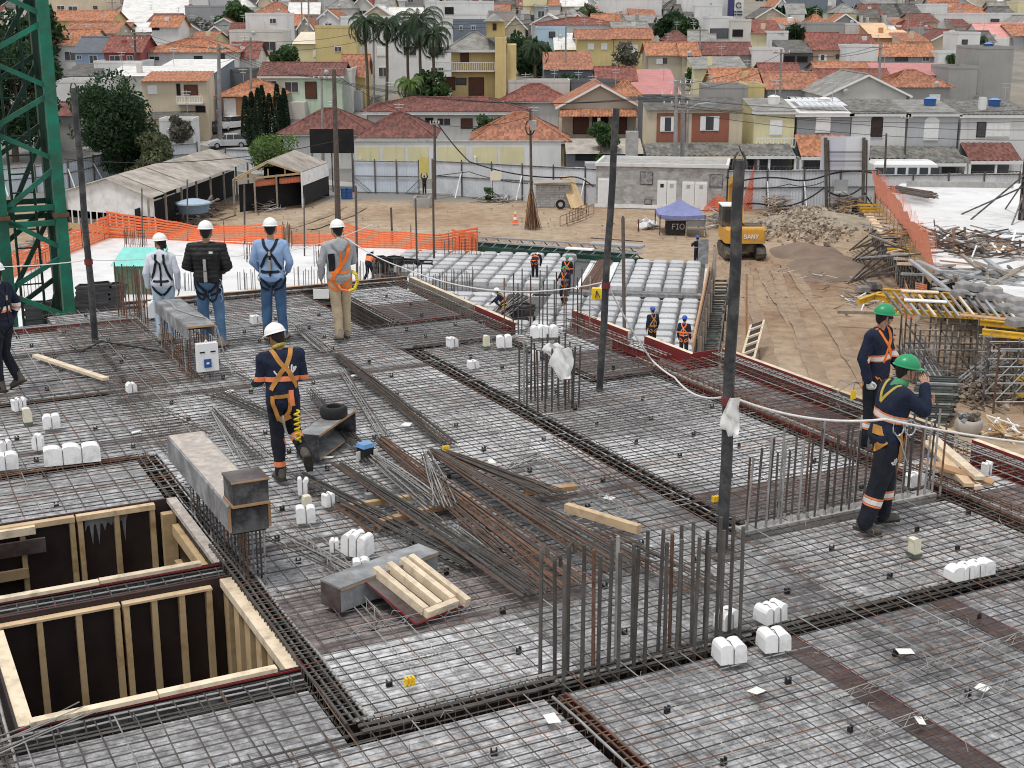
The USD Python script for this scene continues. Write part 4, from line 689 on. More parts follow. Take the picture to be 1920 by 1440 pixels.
BOOT = mat('work_boot',(.10,.085,.07),.8,.35,12); BOOTT = mat('tan_boot',(.28,.23,.18),.85,.25,12); SOLE = mat('boot_sole',(.04,.036,.03),.9,.2,10)
STRB = mat('black_strap',(.012,.012,.018),.7,.2,20); STRO = mat('orange_strap',(.85,.20,.03),.7,.12,20); STRBR = mat('brown_strap',(.48,.22,.055),.75,.2,12); REFL = mat('reflective_band',(.80,.76,.70),.35,.08,20,metal=.2); ORAB = mat('orange_band',(.85,.24,.10),.7,.1,20)
GLOVEW = mat('white_glove',(.62,.62,.60),.9,.15,20); GLOVEG = mat('green_glove',(.20,.70,.16),.7,.1,20); SCARFG = mat('green_scarf',(.07,.25,.13),.9,.2,14); YELC = mat('yellow_collar',(.42,.34,.07),.8,.25,14); EYE = mat('eye_dark',(.02,.015,.012),.3,.1,10); LYEL = mat('yellow_lanyard',(.72,.55,.04),.6,.2,30)
CHROME = mat('steel_hook',(.55,.56,.57),.3,.1,10,metal=.9)
def Rx(a): c,s = math.cos(a),math.sin(a); return np.array([[1,0,0],[0,c,-s],[0,s,c]])
def Rz(a): c,s = math.cos(a),math.sin(a); return np.array([[c,-s,0],[s,c,0],[0,0,1]])
STD = dict(pelvis=(0,0,.95),waist=(0,0,1.10),chest=(0,-.005,1.31),neck=(0,-.01,1.475),head=(0,.02,1.625),
    hipR=(.092,0,.90),hipL=(-.092,0,.90),kneeR=(.10,.015,.50),kneeL=(-.10,.015,.50),ankR=(.105,-.02,.09),ankL=(-.105,-.02,.09),
    shR=(.185,-.01,1.42),shL=(-.185,-.01,1.42),elR=(.245,-.03,1.14),elL=(-.245,-.03,1.14),wrR=(.235,.05,.90),wrL=(-.235,.05,.90))
HELM = {}
def helmet_mesh():
    if HELM: return HELM['m']
    n,k = 32,11; V = np.zeros((k + 3,n + 1,3))
    for j in range(n + 1):
        th = 2 * math.pi * j / n; cx_,sy_ = math.sin(th),math.cos(th)
        for i in range(k):
            ph = math.pi / 2 * (1 - i / (k - 1)); r = math.cos(ph); z = math.sin(ph); x,y = cx_ * r * .105,sy_ * r * .130
            rid = 1 + .05 * math.exp(-(x / .016) ** 2) * z + .02 * math.exp(-((abs(x) - .05) / .01) ** 2) * z; V[i,j] = (x,y,z * .108 * rid)
        pk = .055 * max(0,math.cos(th)) ** 3
        V[k,j] = (cx_ * .116,sy_ * .142 + pk * .9,-.006 - pk * .12); V[k + 1,j] = (cx_ * .117,sy_ * .143 + pk * .9,-.013 - pk * .15); V[k + 2,j] = (cx_ * .108,sy_ * .13,-.008)
    HELM['m'] = V; return V
def person(label,loc,yaw,J=None,top=NAVY,legs=NAVYT,hat=HATW,scale=1.,hy=0.,hp=0.,skin=SKIN,boots=BOOT,harness=None,hd={},bands=(),gloves=(None,None),detail=1,hair=True,extra=None,puffer=False,hem=.0,toe=(0,0),fist=(0,0),group=None,hoodie=False,shoes=True,bulk=.0):
    j = {k: np.array(v,float) for k,v in STD.items()}
    for k,v in (J or {}).items(): j[k] = np.array(v,float)
    ln = .022 if detail else .05; t = thing('person',label, 'person',loc,yaw,group,None,scale)
    put = lambda tm,name,m,par=t,sm=True: MB().tm(tm).build(name,m,par,sm,True)
    up = unit(j['chest'] - j['waist']); lat = unit(j['shR'] - j['shL'])
    def torso(e,low):
        ch = [(j['chest'] + lat * s * .09,np.array([.11,.10,.12]) + e) for s in (-1,1)]; wa = [(j['waist'] + lat * s * .062,np.array([.10,.095,.1]) + e) for s in (-1,1)]
        sh = [(j[k] + np.array([0,0,-.01]),.062 + e) for k in ('shL', 'shR')]; hp_ = [(j['pelvis'] + lat * s * .075 + np.array([0,-.01,low]),np.array([.105,.11,.09]) + e) for s in (-1,1)]
        return [hl(*ch,*sh,(j['neck'] + [0,0,-.035],.05 + e * .6)),hl(*ch,*wa),hl(*wa,*hp_)]
    def limb(a,b,c,ra,rb,rc): return [hl((a,ra),(b,rb)),hl((b,rb),(c,rc))]
    arms = lambda e: [m for s in 'LR' for m in limb(j['sh' + s],j['el' + s],j['wr' + s],.056 + e,.044 + e,.032 + e * .8)]
    # skin body: one surface with head, neck and hands
    Rh = Rz(hy) @ Rx(hp); hc = j['head']; H = lambda p: hc + Rh @ np.asarray(p,float)
    def hs(p,r): return (H(p),r)
    head = [hl(hs((0,-.02,.04),(.072,.082,.075)),hs((0,.02,.045),(.068,.07,.07)),hs((0,.055,-.07),.028),hs((-.035,.035,-.045),.034),hs((.035,.035,-.045),.034),hs((0,-.035,-.03),.055)),hl(hs((0,.082,.01),.009),hs((0,.104,-.024),.0125),hs((0,.08,-.032),.014)),hl(hs((-.03,.075,.022),.011),hs((.03,.075,.022),.011)),hl(hs((-.018,.078,-.057),.009),hs((.018,.078,-.057),.009))]
    for s in (-1,1): head.append(hl(hs((s * .074,-.005,.018),(.008,.02,.016)),hs((s * .072,-.002,-.018),(.008,.012,.014))))
    neck = [hl((j['neck'] + [0,0,-.03],.055),(hc + Rh @ np.array([0,-.012,-.06]),.05))]
    legs_ = lambda e,k=1.: [m for s in 'LR' for m in limb(j['hip' + s],j['knee' + s],j['ank' + s],.078 + e,.054 + e * k,.038 + e * k)]
    body = smooth_m(uni(head + neck + torso(-.012,.0) + arms(-.006) + legs_(-.006)),ln * .8,6)
    hands = {}
    for s,fi,gl in (('L',fist[0],gloves[0]),('R',fist[1],gloves[1])):
        w,d = j['wr' + s],unit(j['wr' + s] - j['el' + s]); sg = 1 if s == 'R' else -1
        if 'hand' + s in j: d = unit(j['hand' + s] - w)
        x = unit(np.cross(d,[0,1.,.02])); x = x if np.dot(x,lat) * sg >= 0 else -x; fw = np.cross(x,d); fw = fw * (1 if fw[1] >= 0 else -1); e = .004 if gl else 0.
        kn = [w + d * .085 + fw * o for o in (.032,.011,-.011,-.030)]
        hm = [hl((w,.024 + e),*[(k,.011 + e) for k in kn],(w + d * .03 + fw * .02,.016))]
        for q,k in enumerate(kn):
            L1,L2 = (.04,.045,.042,.032)[q],(.035,.04,.037,.028)[q]; b1,b2 = .25 + fi * 1.0,.55 + fi * 1.9; inn = -x
            p1 = k + (d * math.cos(b1) + inn * math.sin(b1)) * L1; p2 = p1 + (d * math.cos(b2) + inn * math.sin(b2)) * L2; hm += [hl((k,.0095 + e),(p1,.0085 + e)),hl((p1,.0085 + e),(p2,.0075 + e))]
        tb = w + d * .03 + fw * .03; t1 = tb + (d * .6 + fw * .7 - x * .3) * .04; t2 = t1 + (d * .9 + fw * .2 - x * .4) * .032; hm += [hl((tb,.013 + e),(t1,.0105 + e)),hl((t1,.0105 + e),(t2,.009 + e))]
        hands[s] = uni(hm)
    if detail:
        bm = m3.Manifold(m3.Mesh(np.asarray(body.vertices,np.float32),np.asarray(body.faces,np.uint32)))
        add = [hands[s] for s,g in zip('LR',gloves) if not g]
        if add and bm.status() == m3.Error.NoError: q = uni([bm] + add).to_mesh(); body = trimesh.Trimesh(np.array(q.vert_properties[:,:3]),np.array(q.tri_verts),process=False)
    else:
        body = trimesh.util.concatenate([body] + [trimesh.Trimesh(np.array(h.to_mesh().vert_properties[:,:3]),np.array(h.to_mesh().tri_verts)) for h in hands.values()])
    put(body, 'body',skin)
    for s,g in zip('LR',gloves):
        if g: q = hands[s].to_mesh(); put(trimesh.Trimesh(np.array(q.vert_properties[:,:3]),np.array(q.tri_verts)), 'glove',g)
    # clothes
    tr = folds(smooth_m(uni([hl(*[(j['pelvis'] + lat * s * .072 + np.array([0,-.012,.06]),np.array([.112,.112,.08])) for s in (-1,1)],*[(j['hip' + s],.088) for s in 'LR'])] + legs_(.022 + bulk,1.2)),ln),.03 if detail else .01,9,5); put(tr, 'trousers',legs)
    tp = torso(.016 + bulk,hem) + arms(.014 + bulk * .7) + [hl((j['neck'] + [0,-.0,-.01],(.06,.062,.02)),(j['neck'] + [0,0,-.05],.07))]
    if hoodie: tp.append(hl((j['neck'] + [-.09,-.07,-.03],.05),(j['neck'] + [.09,-.07,-.03],.05),(j['neck'] + [0,-.11,-.14],.035),(j['neck'] + [0,-.05,.02],.05)))
    if puffer: tp += [hl((j['chest'] + lat * s * .085,.125),(j['chest'] + lat * s * .14 + [0,0,.07],.075)) for s in (-1,1)]
    tm = smooth_m(uni(tp),ln)
    if puffer: v = np.array(tm.vertices); tm.vertices = v + np.array(tm.vertex_normals) * (np.abs(np.sin(v[:,2] * math.pi / .062)) ** .6 * .016)[:,None]
    tm = folds(tm,.026 if detail else .01,10,9); put(tm, 'jacket',top)
    for si,s in enumerate('LR'):
        a = j['ank' + s]; k = unit(j['knee' + s] - a); f = np.array([0,1.,0.]); f = unit(f - k * np.dot(f,k)); f = Rz(-.12 if s == 'R' else .12) @ f
        bt = uni([hl((a + k * .15,.056),(a - f * .02,.056)),hl((a - f * .04 - k * .042,.048),(a - f * .01 + k * .02,.054),(a + f * .07 - k * .04,.05)),hl((a + f * .06 - k * .045,.05),(a + f * .165 - k * .05,.042))]) if shoes else None
        q = smooth_m(bt,.03,5); b_ = put(q, 'boot',boots)
        so = m3.Manifold.hull_points(np.vstack([(a + f * o - k * .088) + np.array([dx,0,0]) + k * dz for o,ww in ((-.088,.036),(.05,.053),(.2,.036)) for dx in (-ww,ww) for dz in (-.004,.016)])); qq = so.to_mesh(); put(trimesh.Trimesh(np.array(qq.vert_properties[:,:3]),np.array(qq.tri_verts)), 'sole',SOLE,b_,False)
    # helmet
    if hat is not None:
        V = helmet_mesh(); n_ = V.shape; Vw = (V.reshape(-1,3) + [0,-.008,.062]) @ Rh.T + hc; hb = MB().grid(Vw.reshape(n_)[:,::-1]).build('hard_hat',hat,t,50,True)
        MB().tube([H((math.sin(q) * .085,math.cos(q) * .1 - .01,.045)) for q in np.linspace(0,2 * math.pi,15)],.012,6).build('headband',STRB,hb,True,True)
        if detail:
            for s in (-1,1): MB().tube([H((s * .085,.0,.045)),H((s * .08,.03,-.04)),H((s * .02,.058,-.098))],.004,5).build('chin_strap',STRB,hb,True,True)
    if hair: q = smooth_m(uni([hl(hs((0,-.045,.045),(.076,.068,.06)),hs((0,-.052,-.015),(.066,.054,.035)),hs((-.05,-.025,.02),(.031,.04,.03)),hs((.05,-.025,.02),(.031,.04,.03)),hs((0,-.05,-.06),(.045,.035,.02)))]),.03,3); put(q, 'hair',HAIR)
    if detail:
        for s in (-1,1): MB().tm(trimesh.creation.icosphere(1,.009)).build('eye',EYE,None,True,True) if False else put(trimesh.Trimesh(ICO * .009 + H((s * .031,.079,.006)),trimesh.creation.icosphere(1).faces), 'eye',EYE)
    # straps, hugging the clothes
    allv = np.vstack([tm.vertices,tr.vertices]); alln = np.vstack([tm.vertex_normals,tr.vertex_normals]); tree = cKDTree(allv)
    def P_(p): return (j['pelvis'] if p[0] == 'p' else j['chest']) + np.array(p[1:]) if isinstance(p[0],str) else np.array(p,float)
    def strap(pts,m,w=.042,off=.007,name='harness_strap',par=t,snap=True):
        p = np.array([P_(q) for q in pts]); s_ = np.r_[0,np.cumsum(np.linalg.norm(np.diff(p,axis=0),axis=1))]; n = max(4,int(s_[-1] / .03)); q = np.stack([np.interp(np.linspace(0,s_[-1],n),s_,p[:,i]) for i in range(3)],1)
        _,ix = tree.query(q,k=6); nn = alln[ix].mean(1); nn /= np.linalg.norm(nn,axis=1,keepdims=True) + 1e-9; c = allv[ix].mean(1) + nn * off if snap else q
        c[1:-1] = (c[:-2] + c[1:-1] * 2 + c[2:]) / 4; tg = np.gradient(c,axis=0); sd_ = np.cross(tg,nn); sd_ /= np.linalg.norm(sd_,axis=1,keepdims=True) + 1e-9
        V = np.stack([c - sd_ * w / 2 - nn * .004,c - sd_ * w / 2 + nn * .002,c + sd_ * w / 2 + nn * .002,c + sd_ * w / 2 - nn * .004]); return MB().grid(V).build(name,m,par,40,True)
    if harness:
        mB,style = harness
        if style == 'x':
            for s in (-1,1):
                strap([('c',s * .10,.10,.02),('c',s * .11,.0,.18),('c',s * .08,-.11,.1),('c',0,-.16,.0),('c',-s * .09,-.14,-.12),('p',-s * .15,-.06,.1)],mB)
            strap([('c',0,-.2,.0),('c',0,-.2,-.12),('p',0,-.18,.02)],mB,.03,.01)
        if style == 'v':
            for s in (-1,1):
                strap([('c',s * .06,-.12,.16),('c',s * .07,-.14,.02),('c',s * .10,-.12,-.12),('p',s * .16,-.06,.08)],mB,.04)
            strap([('c',-.07,-.14,.08),('c',0,-.16,.0),('p',0,-.17,.1),('p',0,-.17,-.02)],mB,.03)
        if style == 'w': strap([('c',0,-.2,.03),('c',0,-.2,-.14),('p',0,-.18,.05)],mB,.035)
        if style == 'front':
            for s in (-1,1): strap([('c',s * .1,-.1,.1),('c',s * .12,.02,.17),('c',s * .07,.11,.05),('c',-s * .04,.13,-.08),('p',-s * .13,.08,.12)],mB,.05)
        for s in (-1,1):
            strap([('p',s * .17,.0,.06),('p',s * .15,-.12,-.04),('p',s * .06,-.15,-.12),('p',s * .02,-.06,-.16)],mB,.038); strap([('p',s * .17,.0,.06),('p',s * .15,.1,-.04),('p',s * .05,.1,-.14)],mB,.038)
            if style in ('x', 'front', 'w'): strap([('p',s * .17,-.02,.06),('p',s * .19,-.02,-.06),('p',s * .15,-.09,-.16),('p',s * .03,-.1,-.2)],mB,.034)
        strap([('p',-.18,0,.08),('p',-.1,-.13,.08),('p',0,-.16,.08),('p',.1,-.13,.08),('p',.18,0,.08)],mB,.04)
        if hd.get('ring',True) and style != 'front': c = allv[tree.query(j['chest'] + [0,-.2,-.01])[1]] + [0,-.015,0]; MB().box(c,(.035,.012,.06)).build('dorsal_plate',CHROME,t,False,True)
        if hd.get('lanyard'):
            lp = hd['lanyard']; strap([j['chest'] + np.array(q) for q in lp],hd.get('lm',STRB),.035,.02, 'lanyard')
    # bands round limbs or trunk: (bone a, bone b, fraction, height, material)
    for (A,B,fr_,h,m_,src) in bands:
        a,b = j[A],j[B]; c = a + (b - a) * fr_; ax = unit(b - a); mm_ = tm if src == 't' else tr
        sl = mm_.copy(); keep = np.linalg.norm(sl.triangles_center - c,axis=1) < (.16 if src != 't' or A.startswith(('el', 'sh')) else .30); sl.update_faces(keep)
        try:
            sl = trimesh.intersections.slice_mesh_plane(sl,ax,c - ax * h / 2); sl = trimesh.intersections.slice_mesh_plane(sl,-ax,c + ax * h / 2)
            if len(sl.faces) > 3:
                vn = np.array(sl.vertex_normals); sl.vertices = np.array(sl.vertices) + vn * .004; put(sl, 'reflective_band',m_)
        except Exception as ex: print('band',ex)
    if extra: extra(t,j,strap,H,put,MB)
    return t
def deckp(x,y): c = d3(x,y,.05); return D(c)
def stripes(ks,m=REFL): return [b for k in ks for b in ({'leg': [('kneeL', 'ankL',.45,.05,REFL, 'l'),('kneeR', 'ankR',.45,.05,REFL, 'l'),('kneeL', 'ankL',.36,.018,ORAB, 'l'),('kneeR', 'ankR',.36,.018,ORAB, 'l'),('kneeL', 'ankL',.54,.018,ORAB, 'l'),('kneeR', 'ankR',.54,.018,ORAB, 'l')], 'waist': [('waist', 'chest',.25,.05,REFL, 't'),('waist', 'chest',.42,.015,ORAB, 't'),('waist', 'chest',.1,.015,ORAB, 't')]}[k])]
# 1 woman in white hoodie
def ex1(t,j,strap,H,put,MB):
    for s in (-1,1): MB().tube([H((s * .05,-.06,.0)),H((s * .045,-.08,-.05)),H((s * .03,-.07,-.09))],.022,6).build('hair_lock',HAIR,t,True,True)
person('person in a white hoodie, pale jeans and white helmet looking left, black harness',deckp(312,640),.1,dict(elR=(.25,-.05,1.15),wrR=(.25,.03,.90),elL=(-.25,-.04,1.15),wrL=(-.24,.06,.91),kneeR=(.075,.02,.5),ankR=(.075,0,.09),kneeL=(-.075,.01,.5),ankL=(-.075,-.04,.09),shR=(.165,0,1.41),shL=(-.165,0,1.41)),
       HOOD,JEANL,HATW,.95,hy=.85,hp=-.1,skin=SKIN,boots=BOOTT,harness=(STRB, 'v'),hd=dict(ring=False),extra=ex1,hoodie=True,hem=.03)
# 2 man in black puffer jacket
def ex2(t,j,strap,H,put,MB):
    MB().box((.0,-.17,1.2),(.04,.03,.16)).build('steel_plate',CHROME,t,False,True); MB().box((.0,-.165,1.03),(.045,.03,.15)).build('shock_absorber',REBG,t,False,True)
    for z in (0,-.12,-.22): MB().tube([(.17 + math.cos(q) * .03,-.08,.93 + z + math.sin(q) * .05) for q in np.linspace(0,6.3,13)],.007,5).build('snap_hook',CHROME,t,True,True)
    MB().box((.09,-.158,1.37),(.05,.006,.03)).build('chest_mark',PAPER,t,False,True)
    strap([('p',.15,-.1,-.05),('p',.13,-.14,-.25),('p',.02,-.13,-.3),('p',-.02,-.1,-.15)],STRB,.03,.03, 'hanging_strap')
    strap([('p',-.16,-.05,-.0),('p',-.14,-.13,-.22),('p',-.05,-.13,-.27),('p',-.02,-.1,-.12)],STRB,.03,.03, 'hanging_strap')
person('person in a black padded jacket and blue jeans, white helmet, harness straps hanging',deckp(398,648),.0,dict(elR=(.29,-.03,1.16),wrR=(.16,.2,1.06),elL=(-.29,-.03,1.16),wrL=(-.15,.2,1.07),ankR=(.16,-.08,.09),kneeR=(.14,-.02,.5),ankL=(-.11,.05,.09),shR=(.2,0,1.42),shL=(-.2,0,1.42)),
       BLKJ,JEAN,HATW,1.08,hy=.05,hp=-.12,skin=SKIND,boots=BOOTT,harness=(STRB, 'w'),hd=dict(ring=False),extra=ex2,puffer=True,hem=.05)
# 3 man in light blue shirt
def ex3(t,j,strap,H,put,MB):
    MB().box((0,-.16,1.13),(.035,.025,.15)).build('shock_absorber',REBG,t,False,True); MB().tube([(-.17 + math.cos(q) * .03,-.05,.93 + math.sin(q) * .05) for q in np.linspace(0,6.3,13)],.008,5).build('snap_hook',CHROME,t,True,True); MB().tube([(.18 + math.cos(q) * .03,-.05,.91 + math.sin(q) * .06) for q in np.linspace(0,6.3,13)],.008,5).build('snap_hook',STRB,t,True,True)
person('person in a light blue shirt and dark jeans with crossed black harness straps, white helmet',deckp(516,636),-.03,dict(elR=(.27,-.03,1.16),wrR=(.2,.16,1.0),elL=(-.27,-.03,1.16),wrL=(-.2,.16,1.0),kneeR=(.11,.02,.5),ankR=(.13,.0,.09),kneeL=(-.10,.02,.5),ankL=(-.11,-.02,.09)),SHIRT,JEAND,HATW,1.07,hy=.12,hp=-.1,skin=SKIN,boots=BOOTT,harness=(STRB, 'x'),extra=ex3)
# 4 man in grey hoodie
def ex4(t,j,strap,H,put,MB):
    pts = [(.18,-.06,1.02),(.24,-.1,.98),(.25,-.1,.86),(.2,-.12,.76),(.1,-.15,.74)]; p = np.array(pts); tt = np.linspace(0,4,60); q = np.stack([np.interp(tt,range(5),p[:,i]) for i in range(3)],1); q += np.stack([np.cos(tt * 22) * .012,np.sin(tt * 22) * .012,np.sin(tt * 22) * .008],1)
    MB().tube(q,.019,6).build('coiled_lanyard',LYEL,t,True,True); MB().tube([(-.05,-.15,.84),(-.02,-.17,.78),(.05,-.17,.76),(.1,-.16,.74)],.018,6).build('red_hook',ORAB,t,True,True)
    strap([('c',.13,-.07,.12),('c',.11,-.12,-.02),('c',.02,-.13,-.16),('p',-.1,-.12,.05),('p',-.12,-.1,-.03)],STRO,.06,.02, 'lanyard')
    for s in (-1,): strap([('c',s * .13,-.1,.0),('c',s * .13,-.11,-.15),('p',s * .13,-.1,.1)],STRB,.1,.006, 'dark_side_panel')
p4_ = person('person in a grey hoodie and khaki trousers with a yellow coiled lanyard',deckp(640,634),.35,dict(elL=(-.27,.0,1.15),wrL=(-.25,.12,.93),elR=(.24,.05,1.16),wrR=(.12,.24,1.1),kneeR=(.09,.04,.5),ankR=(.1,.05,.09),kneeL=(-.06,-.02,.5),ankL=(-.05,-.1,.09)),GREYH,KHAKI,HATW,1.05,hy=.1,hp=-.15,skin=SKIN,boots=BOOTT,harness=(STRO, 'w'),hd=dict(ring=False),extra=ex4,hoodie=True)
c = atd(602,551,20.6); t = thing('paper_pad', 'white paper pad held low by the man with the yellow lanyard', 'paper pad',c,.1); MB().box(c,(.24,.015,.15),.1).build('pad_sheet',PAPER,t); MB().box(c + [.02,.02,.0],(.2,.006,.12),.1).build('back_sheet',PAPER,t)
# 5 worker in the centre, walking away
def ex5(t,j,strap,H,put,MB):
    for s in (-1,1):
        strap([('c',s * .11,.0,.18),('c',s * .07,-.12,.1),('c',.01,-.16,.0),('c',-s * .08,-.15,-.1),('p',-s * .14,-.08,.12)],STRBR,.05)
        strap([('p',s * .1 - .06,-.14,.06),('p',s * .1 - .05,-.16,-.1),('p',s * .04 - .04,-.16,-.24)],STRBR,.045,.016)
    strap([('p',-.12,-.13,.05),('p',0,-.16,.04),('p',.05,-.15,.06)],STRBR,.04,.012); strap([('p',-.08,-.15,-.2),('p',-.03,-.15,-.26),('p',.04,-.15,-.22)],STRBR,.05,.02)
    strap([('c',.06,-.16,-.25),('p',.06,-.17,.06),('p',.07,-.17,-.08)],ORAB,.055,.02, 'shock_absorber')
    tt = np.linspace(0,1,40); q = np.stack([.1 + .03 * np.sin(tt * 40),-.2 + .02 * np.cos(tt * 40),.84 - tt * .36],1); MB().tube(q,.012,5).build('yellow_rope',LYEL,t,True,True)
    MB().tube([(-.06,-.2,.8),(-.05,-.2,.7),(-.02,-.2,.58),(.08,-.2,.52)],.013,6).build('snap_hook',CHROME,t,True,True)
    c0 = np.array([.0,0,-.04])   # crest on the back
    strap([('c',-.12,-.13,-.03),('c',-.08,-.15,-.08)],PAPER,.016,.005, 'back_emblem')
    for k,x in enumerate((.05,.085,.12)): strap([('c',x - .01,-.15,-.08 + .02 * k),('c',x,-.15,.06 - .03 * k)],PAPER,.016,.005, 'back_emblem')
    strap([('c',.04,-.15,-.085),('c',.1,-.14,-.06),('c',.14,-.12,.0)],PAPER,.02,.006, 'back_emblem')
    for s in (-1,1): MB().tube([H((.0 + s * .05,-.05,-.085)),H((s * .06,.0,-.09)),H((s * .045,.05,-.12))],.022,6).build('yellow_collar',YELC,t,True,True)
    MB().tube([H((-.05,-.05,-.085)),H((0,-.075,-.08)),H((.05,-.05,-.085))],.024,6).build('yellow_collar',YELC,t,True,True)
    strap([('p',-.16,-.08,.02),('p',-.22,-.12,-.08),('p',-.25,-.12,-.16)],STRB,.035,.02, 'loose_strap')
person('person in navy with brown harness and white helmet stepping away past the open box',deckp(537,898),.42,dict(hipR=(.09,-.01,.9),kneeR=(.12,.06,.56),ankR=(.16,-.26,.34),kneeL=(-.07,.03,.5),ankL=(-.06,0,.09),elL=(-.235,.05,1.16),wrL=(-.24,.29,1.06),elR=(.24,-.0,1.17),wrR=(.2,.2,1.12),chest=(.01,.03,1.31),neck=(.0,.05,1.47),head=(-.02,.1,1.60),shR=(.2,.02,1.43),shL=(-.2,.02,1.41)),
       NAVY,NAVYT,HATW,.985,hy=.5,hp=-.35,skin=SKIND,gloves=(GLOVEG,None),bands=[('waist', 'chest',.32,.055,ORAB, 't'),('kneeL', 'ankL',.75,.06,ORAB, 'l'),('kneeR', 'ankR',.35,.07,ORAB, 'l')],extra=ex5,hem=-.03)
# 6 back right worker
def ex6(t,j,strap,H,put,MB):
    MB().tube([H((-.06,.062,.012)),H((-.03,.09,.012)),H((.03,.09,.012)),H((.06,.062,.012)),H((.075,.0,.015))],.014,6).build('sunglasses',BLACKP,t,True,True)
    MB().box(H((0,.16,.075)),(.03,.008,.03)).build('helmet_badge',YEL,t,False,True)
p6 = person('person with green helmet and sunglasses behind the front worker, orange straps',deckp(1633,838),-2.25,dict(elR=(.27,-.06,1.15),wrR=(.26,.02,.9),elL=(-.26,.04,1.15),wrL=(-.2,.2,1.0),neck=(0,.0,1.475),head=(0,.05,1.62)),NAVY,NAVYT,HATG,.97,hy=.85,hp=-.1,skin=SKIN,gloves=(None,GLOVEW),harness=(STRO, 'front'),bands=stripes(['leg', 'waist']),extra=ex6,fist=(0,.6),bulk=.02)
c = atd(1600,716,15.0); t = thing('wire_tool', 'bent tie wires and a small yellow tag held in the white glove', 'wire tool',c)
for (x,y),(x2,y2) in (((1600,716),(1570,735)),((1598,722),(1575,712)),((1570,735),(1585,752)),((1575,712),(1566,728))): MB().tube([atd(x,y,15.0),atd(x2,y2,15.0)],.006,5).build('wire',REBG,t)
MB().box(atd(1600,740,15.0),(.06,.02,.1),.3).build('tag_card',YEL,t); MB().tube([atd(1602,716,15.),atd(1600,735,15.)],.006,5).build('wire',REBG,t)
# 7 front right worker shading his eyes
def ex7(t,j,strap,H,put,MB):
    q = smooth_m(hl((j['neck'] + [0,.02,.03],(.075,.08,.05)),(j['neck'] + [0,-.01,-.03],(.1,.09,.04))),.03,3); put(folds(q,.03,16,2), 'green_scarf',SCARFG)
    strap([('c',.1,.08,.05),('c',.12,.0,.17),('c',.07,-.12,.1),('c',0,-.15,0)],YELC,.04); strap([('c',-.1,.08,.05),('c',-.12,.0,.17),('c',-.07,-.12,.1),('c',0,-.15,0)],YELC,.04)
    strap([('p',-.15,-.02,.09),('p',-.1,.12,.09),('p',.05,.13,.09),('p',.17,.02,.09),('p',.12,-.11,.09),('p',0,-.15,.09)],STRBR,.09,.012, 'work_belt')
    strap([('p',.16,.06,.08),('p',.17,.05,-.1),('p',.17,.08,-.3)],STRBR,.06,.03, 'hanging_strap'); strap([('p',.13,.12,.08),('p',.13,.12,-.12)],STRBR,.055,.02, 'hanging_strap'); strap([('p',.05,.16,.06),('p',.05,.17,-.15),('p',.04,.17,-.25)],STRBR,.05,.03, 'hanging_strap')
    strap([('p',.17,-.06,.0),('p',.14,-.13,-.05),('p',.05,-.15,-.1)],STRBR,.07,.014)
    for o in (0,.12): MB().tube([(.2 + math.cos(q) * .012,.02 + o + math.cos(q) * .05,1.08 + math.sin(q) * .08) for q in np.linspace(0,6.3,13)],.01,6).build('snap_hook',CHROME,t,True,True)
    MB().tube([(.21,-.02,1.04),(.22,.04,.95),(.22,.14,.7)],.006,5).build('steel_spike',CHROME,t,True,True)
    kp = (j['hipR'] + j['kneeR']) / 2 + [.09,.06,.02]
    for o,h in ((-.03,.03),(-.01,.05),(.01,.06),(.03,.04)): strap([kp + [0,o,0],kp + [0,o,h]],PAPER,.008,.006, 'leg_emblem')
    strap([kp + [0,-.05,.02],kp + [0,-.025,-.015],kp + [0,.0,-.022],kp + [0,.025,-.015],kp + [0,.05,.02]],PAPER,.012,.006, 'leg_emblem')
    w = j['wrL'] + unit(j['wrL'] - j['elL']) * .12
person('person with green helmet shading his eyes with one hand in the right foreground',deckp(1650,985),-1.42,dict(pelvis=(0,-.01,.94),hipR=(.095,-.01,.9),hipL=(-.095,0,.9),kneeR=(.12,-.1,.5),ankR=(.13,-.22,.09),kneeL=(-.08,.06,.5),ankL=(-.09,.05,.09),waist=(0,.01,1.1),chest=(0,.05,1.30),neck=(0,.08,1.46),head=(.0,.15,1.59),shR=(.175,.06,1.40),shL=(-.175,.06,1.40),elR=(.22,.26,1.25),wrR=(.12,.30,1.46),handR=(.07,.27,1.60),elL=(-.21,.2,1.17),wrL=(-.16,.42,1.22),handL=(-.14,.6,1.22)),
       NAVY,NAVYT,HATG,1.0,hy=-.05,hp=-.2,skin=SKIN,bands=stripes(['leg', 'waist']),extra=ex7,fist=(.6,.25),bulk=.018)
c = atd(1745,789,13.2); t = thing('cigarette', 'white cigarette held in the outstretched fingers of the front worker', 'cigarette',c); MB().tube([c,c + [.05,0,.012]],.006,6).build('paper_tube',PAPER,t)
# 8 worker cut by the left border
person('person in navy walking out of the picture at the left border',deckp(14,733),1.3,dict(kneeL=(-.09,.06,.52),ankL=(-.09,.04,.09),kneeR=(.1,.06,.52),ankR=(.1,-.12,.17),elR=(.26,-.1,1.16),wrR=(.25,.02,.93)),NAVY,NAVYT,HATW,1.0,skin=SKIND,bands=[('waist', 'chest',.3,.05,REFL, 't'),('waist', 'chest',.12,.03,ORAB, 't'),('elR', 'wrR',.2,.05,REFL, 't')],harness=(STRB, 'x'))
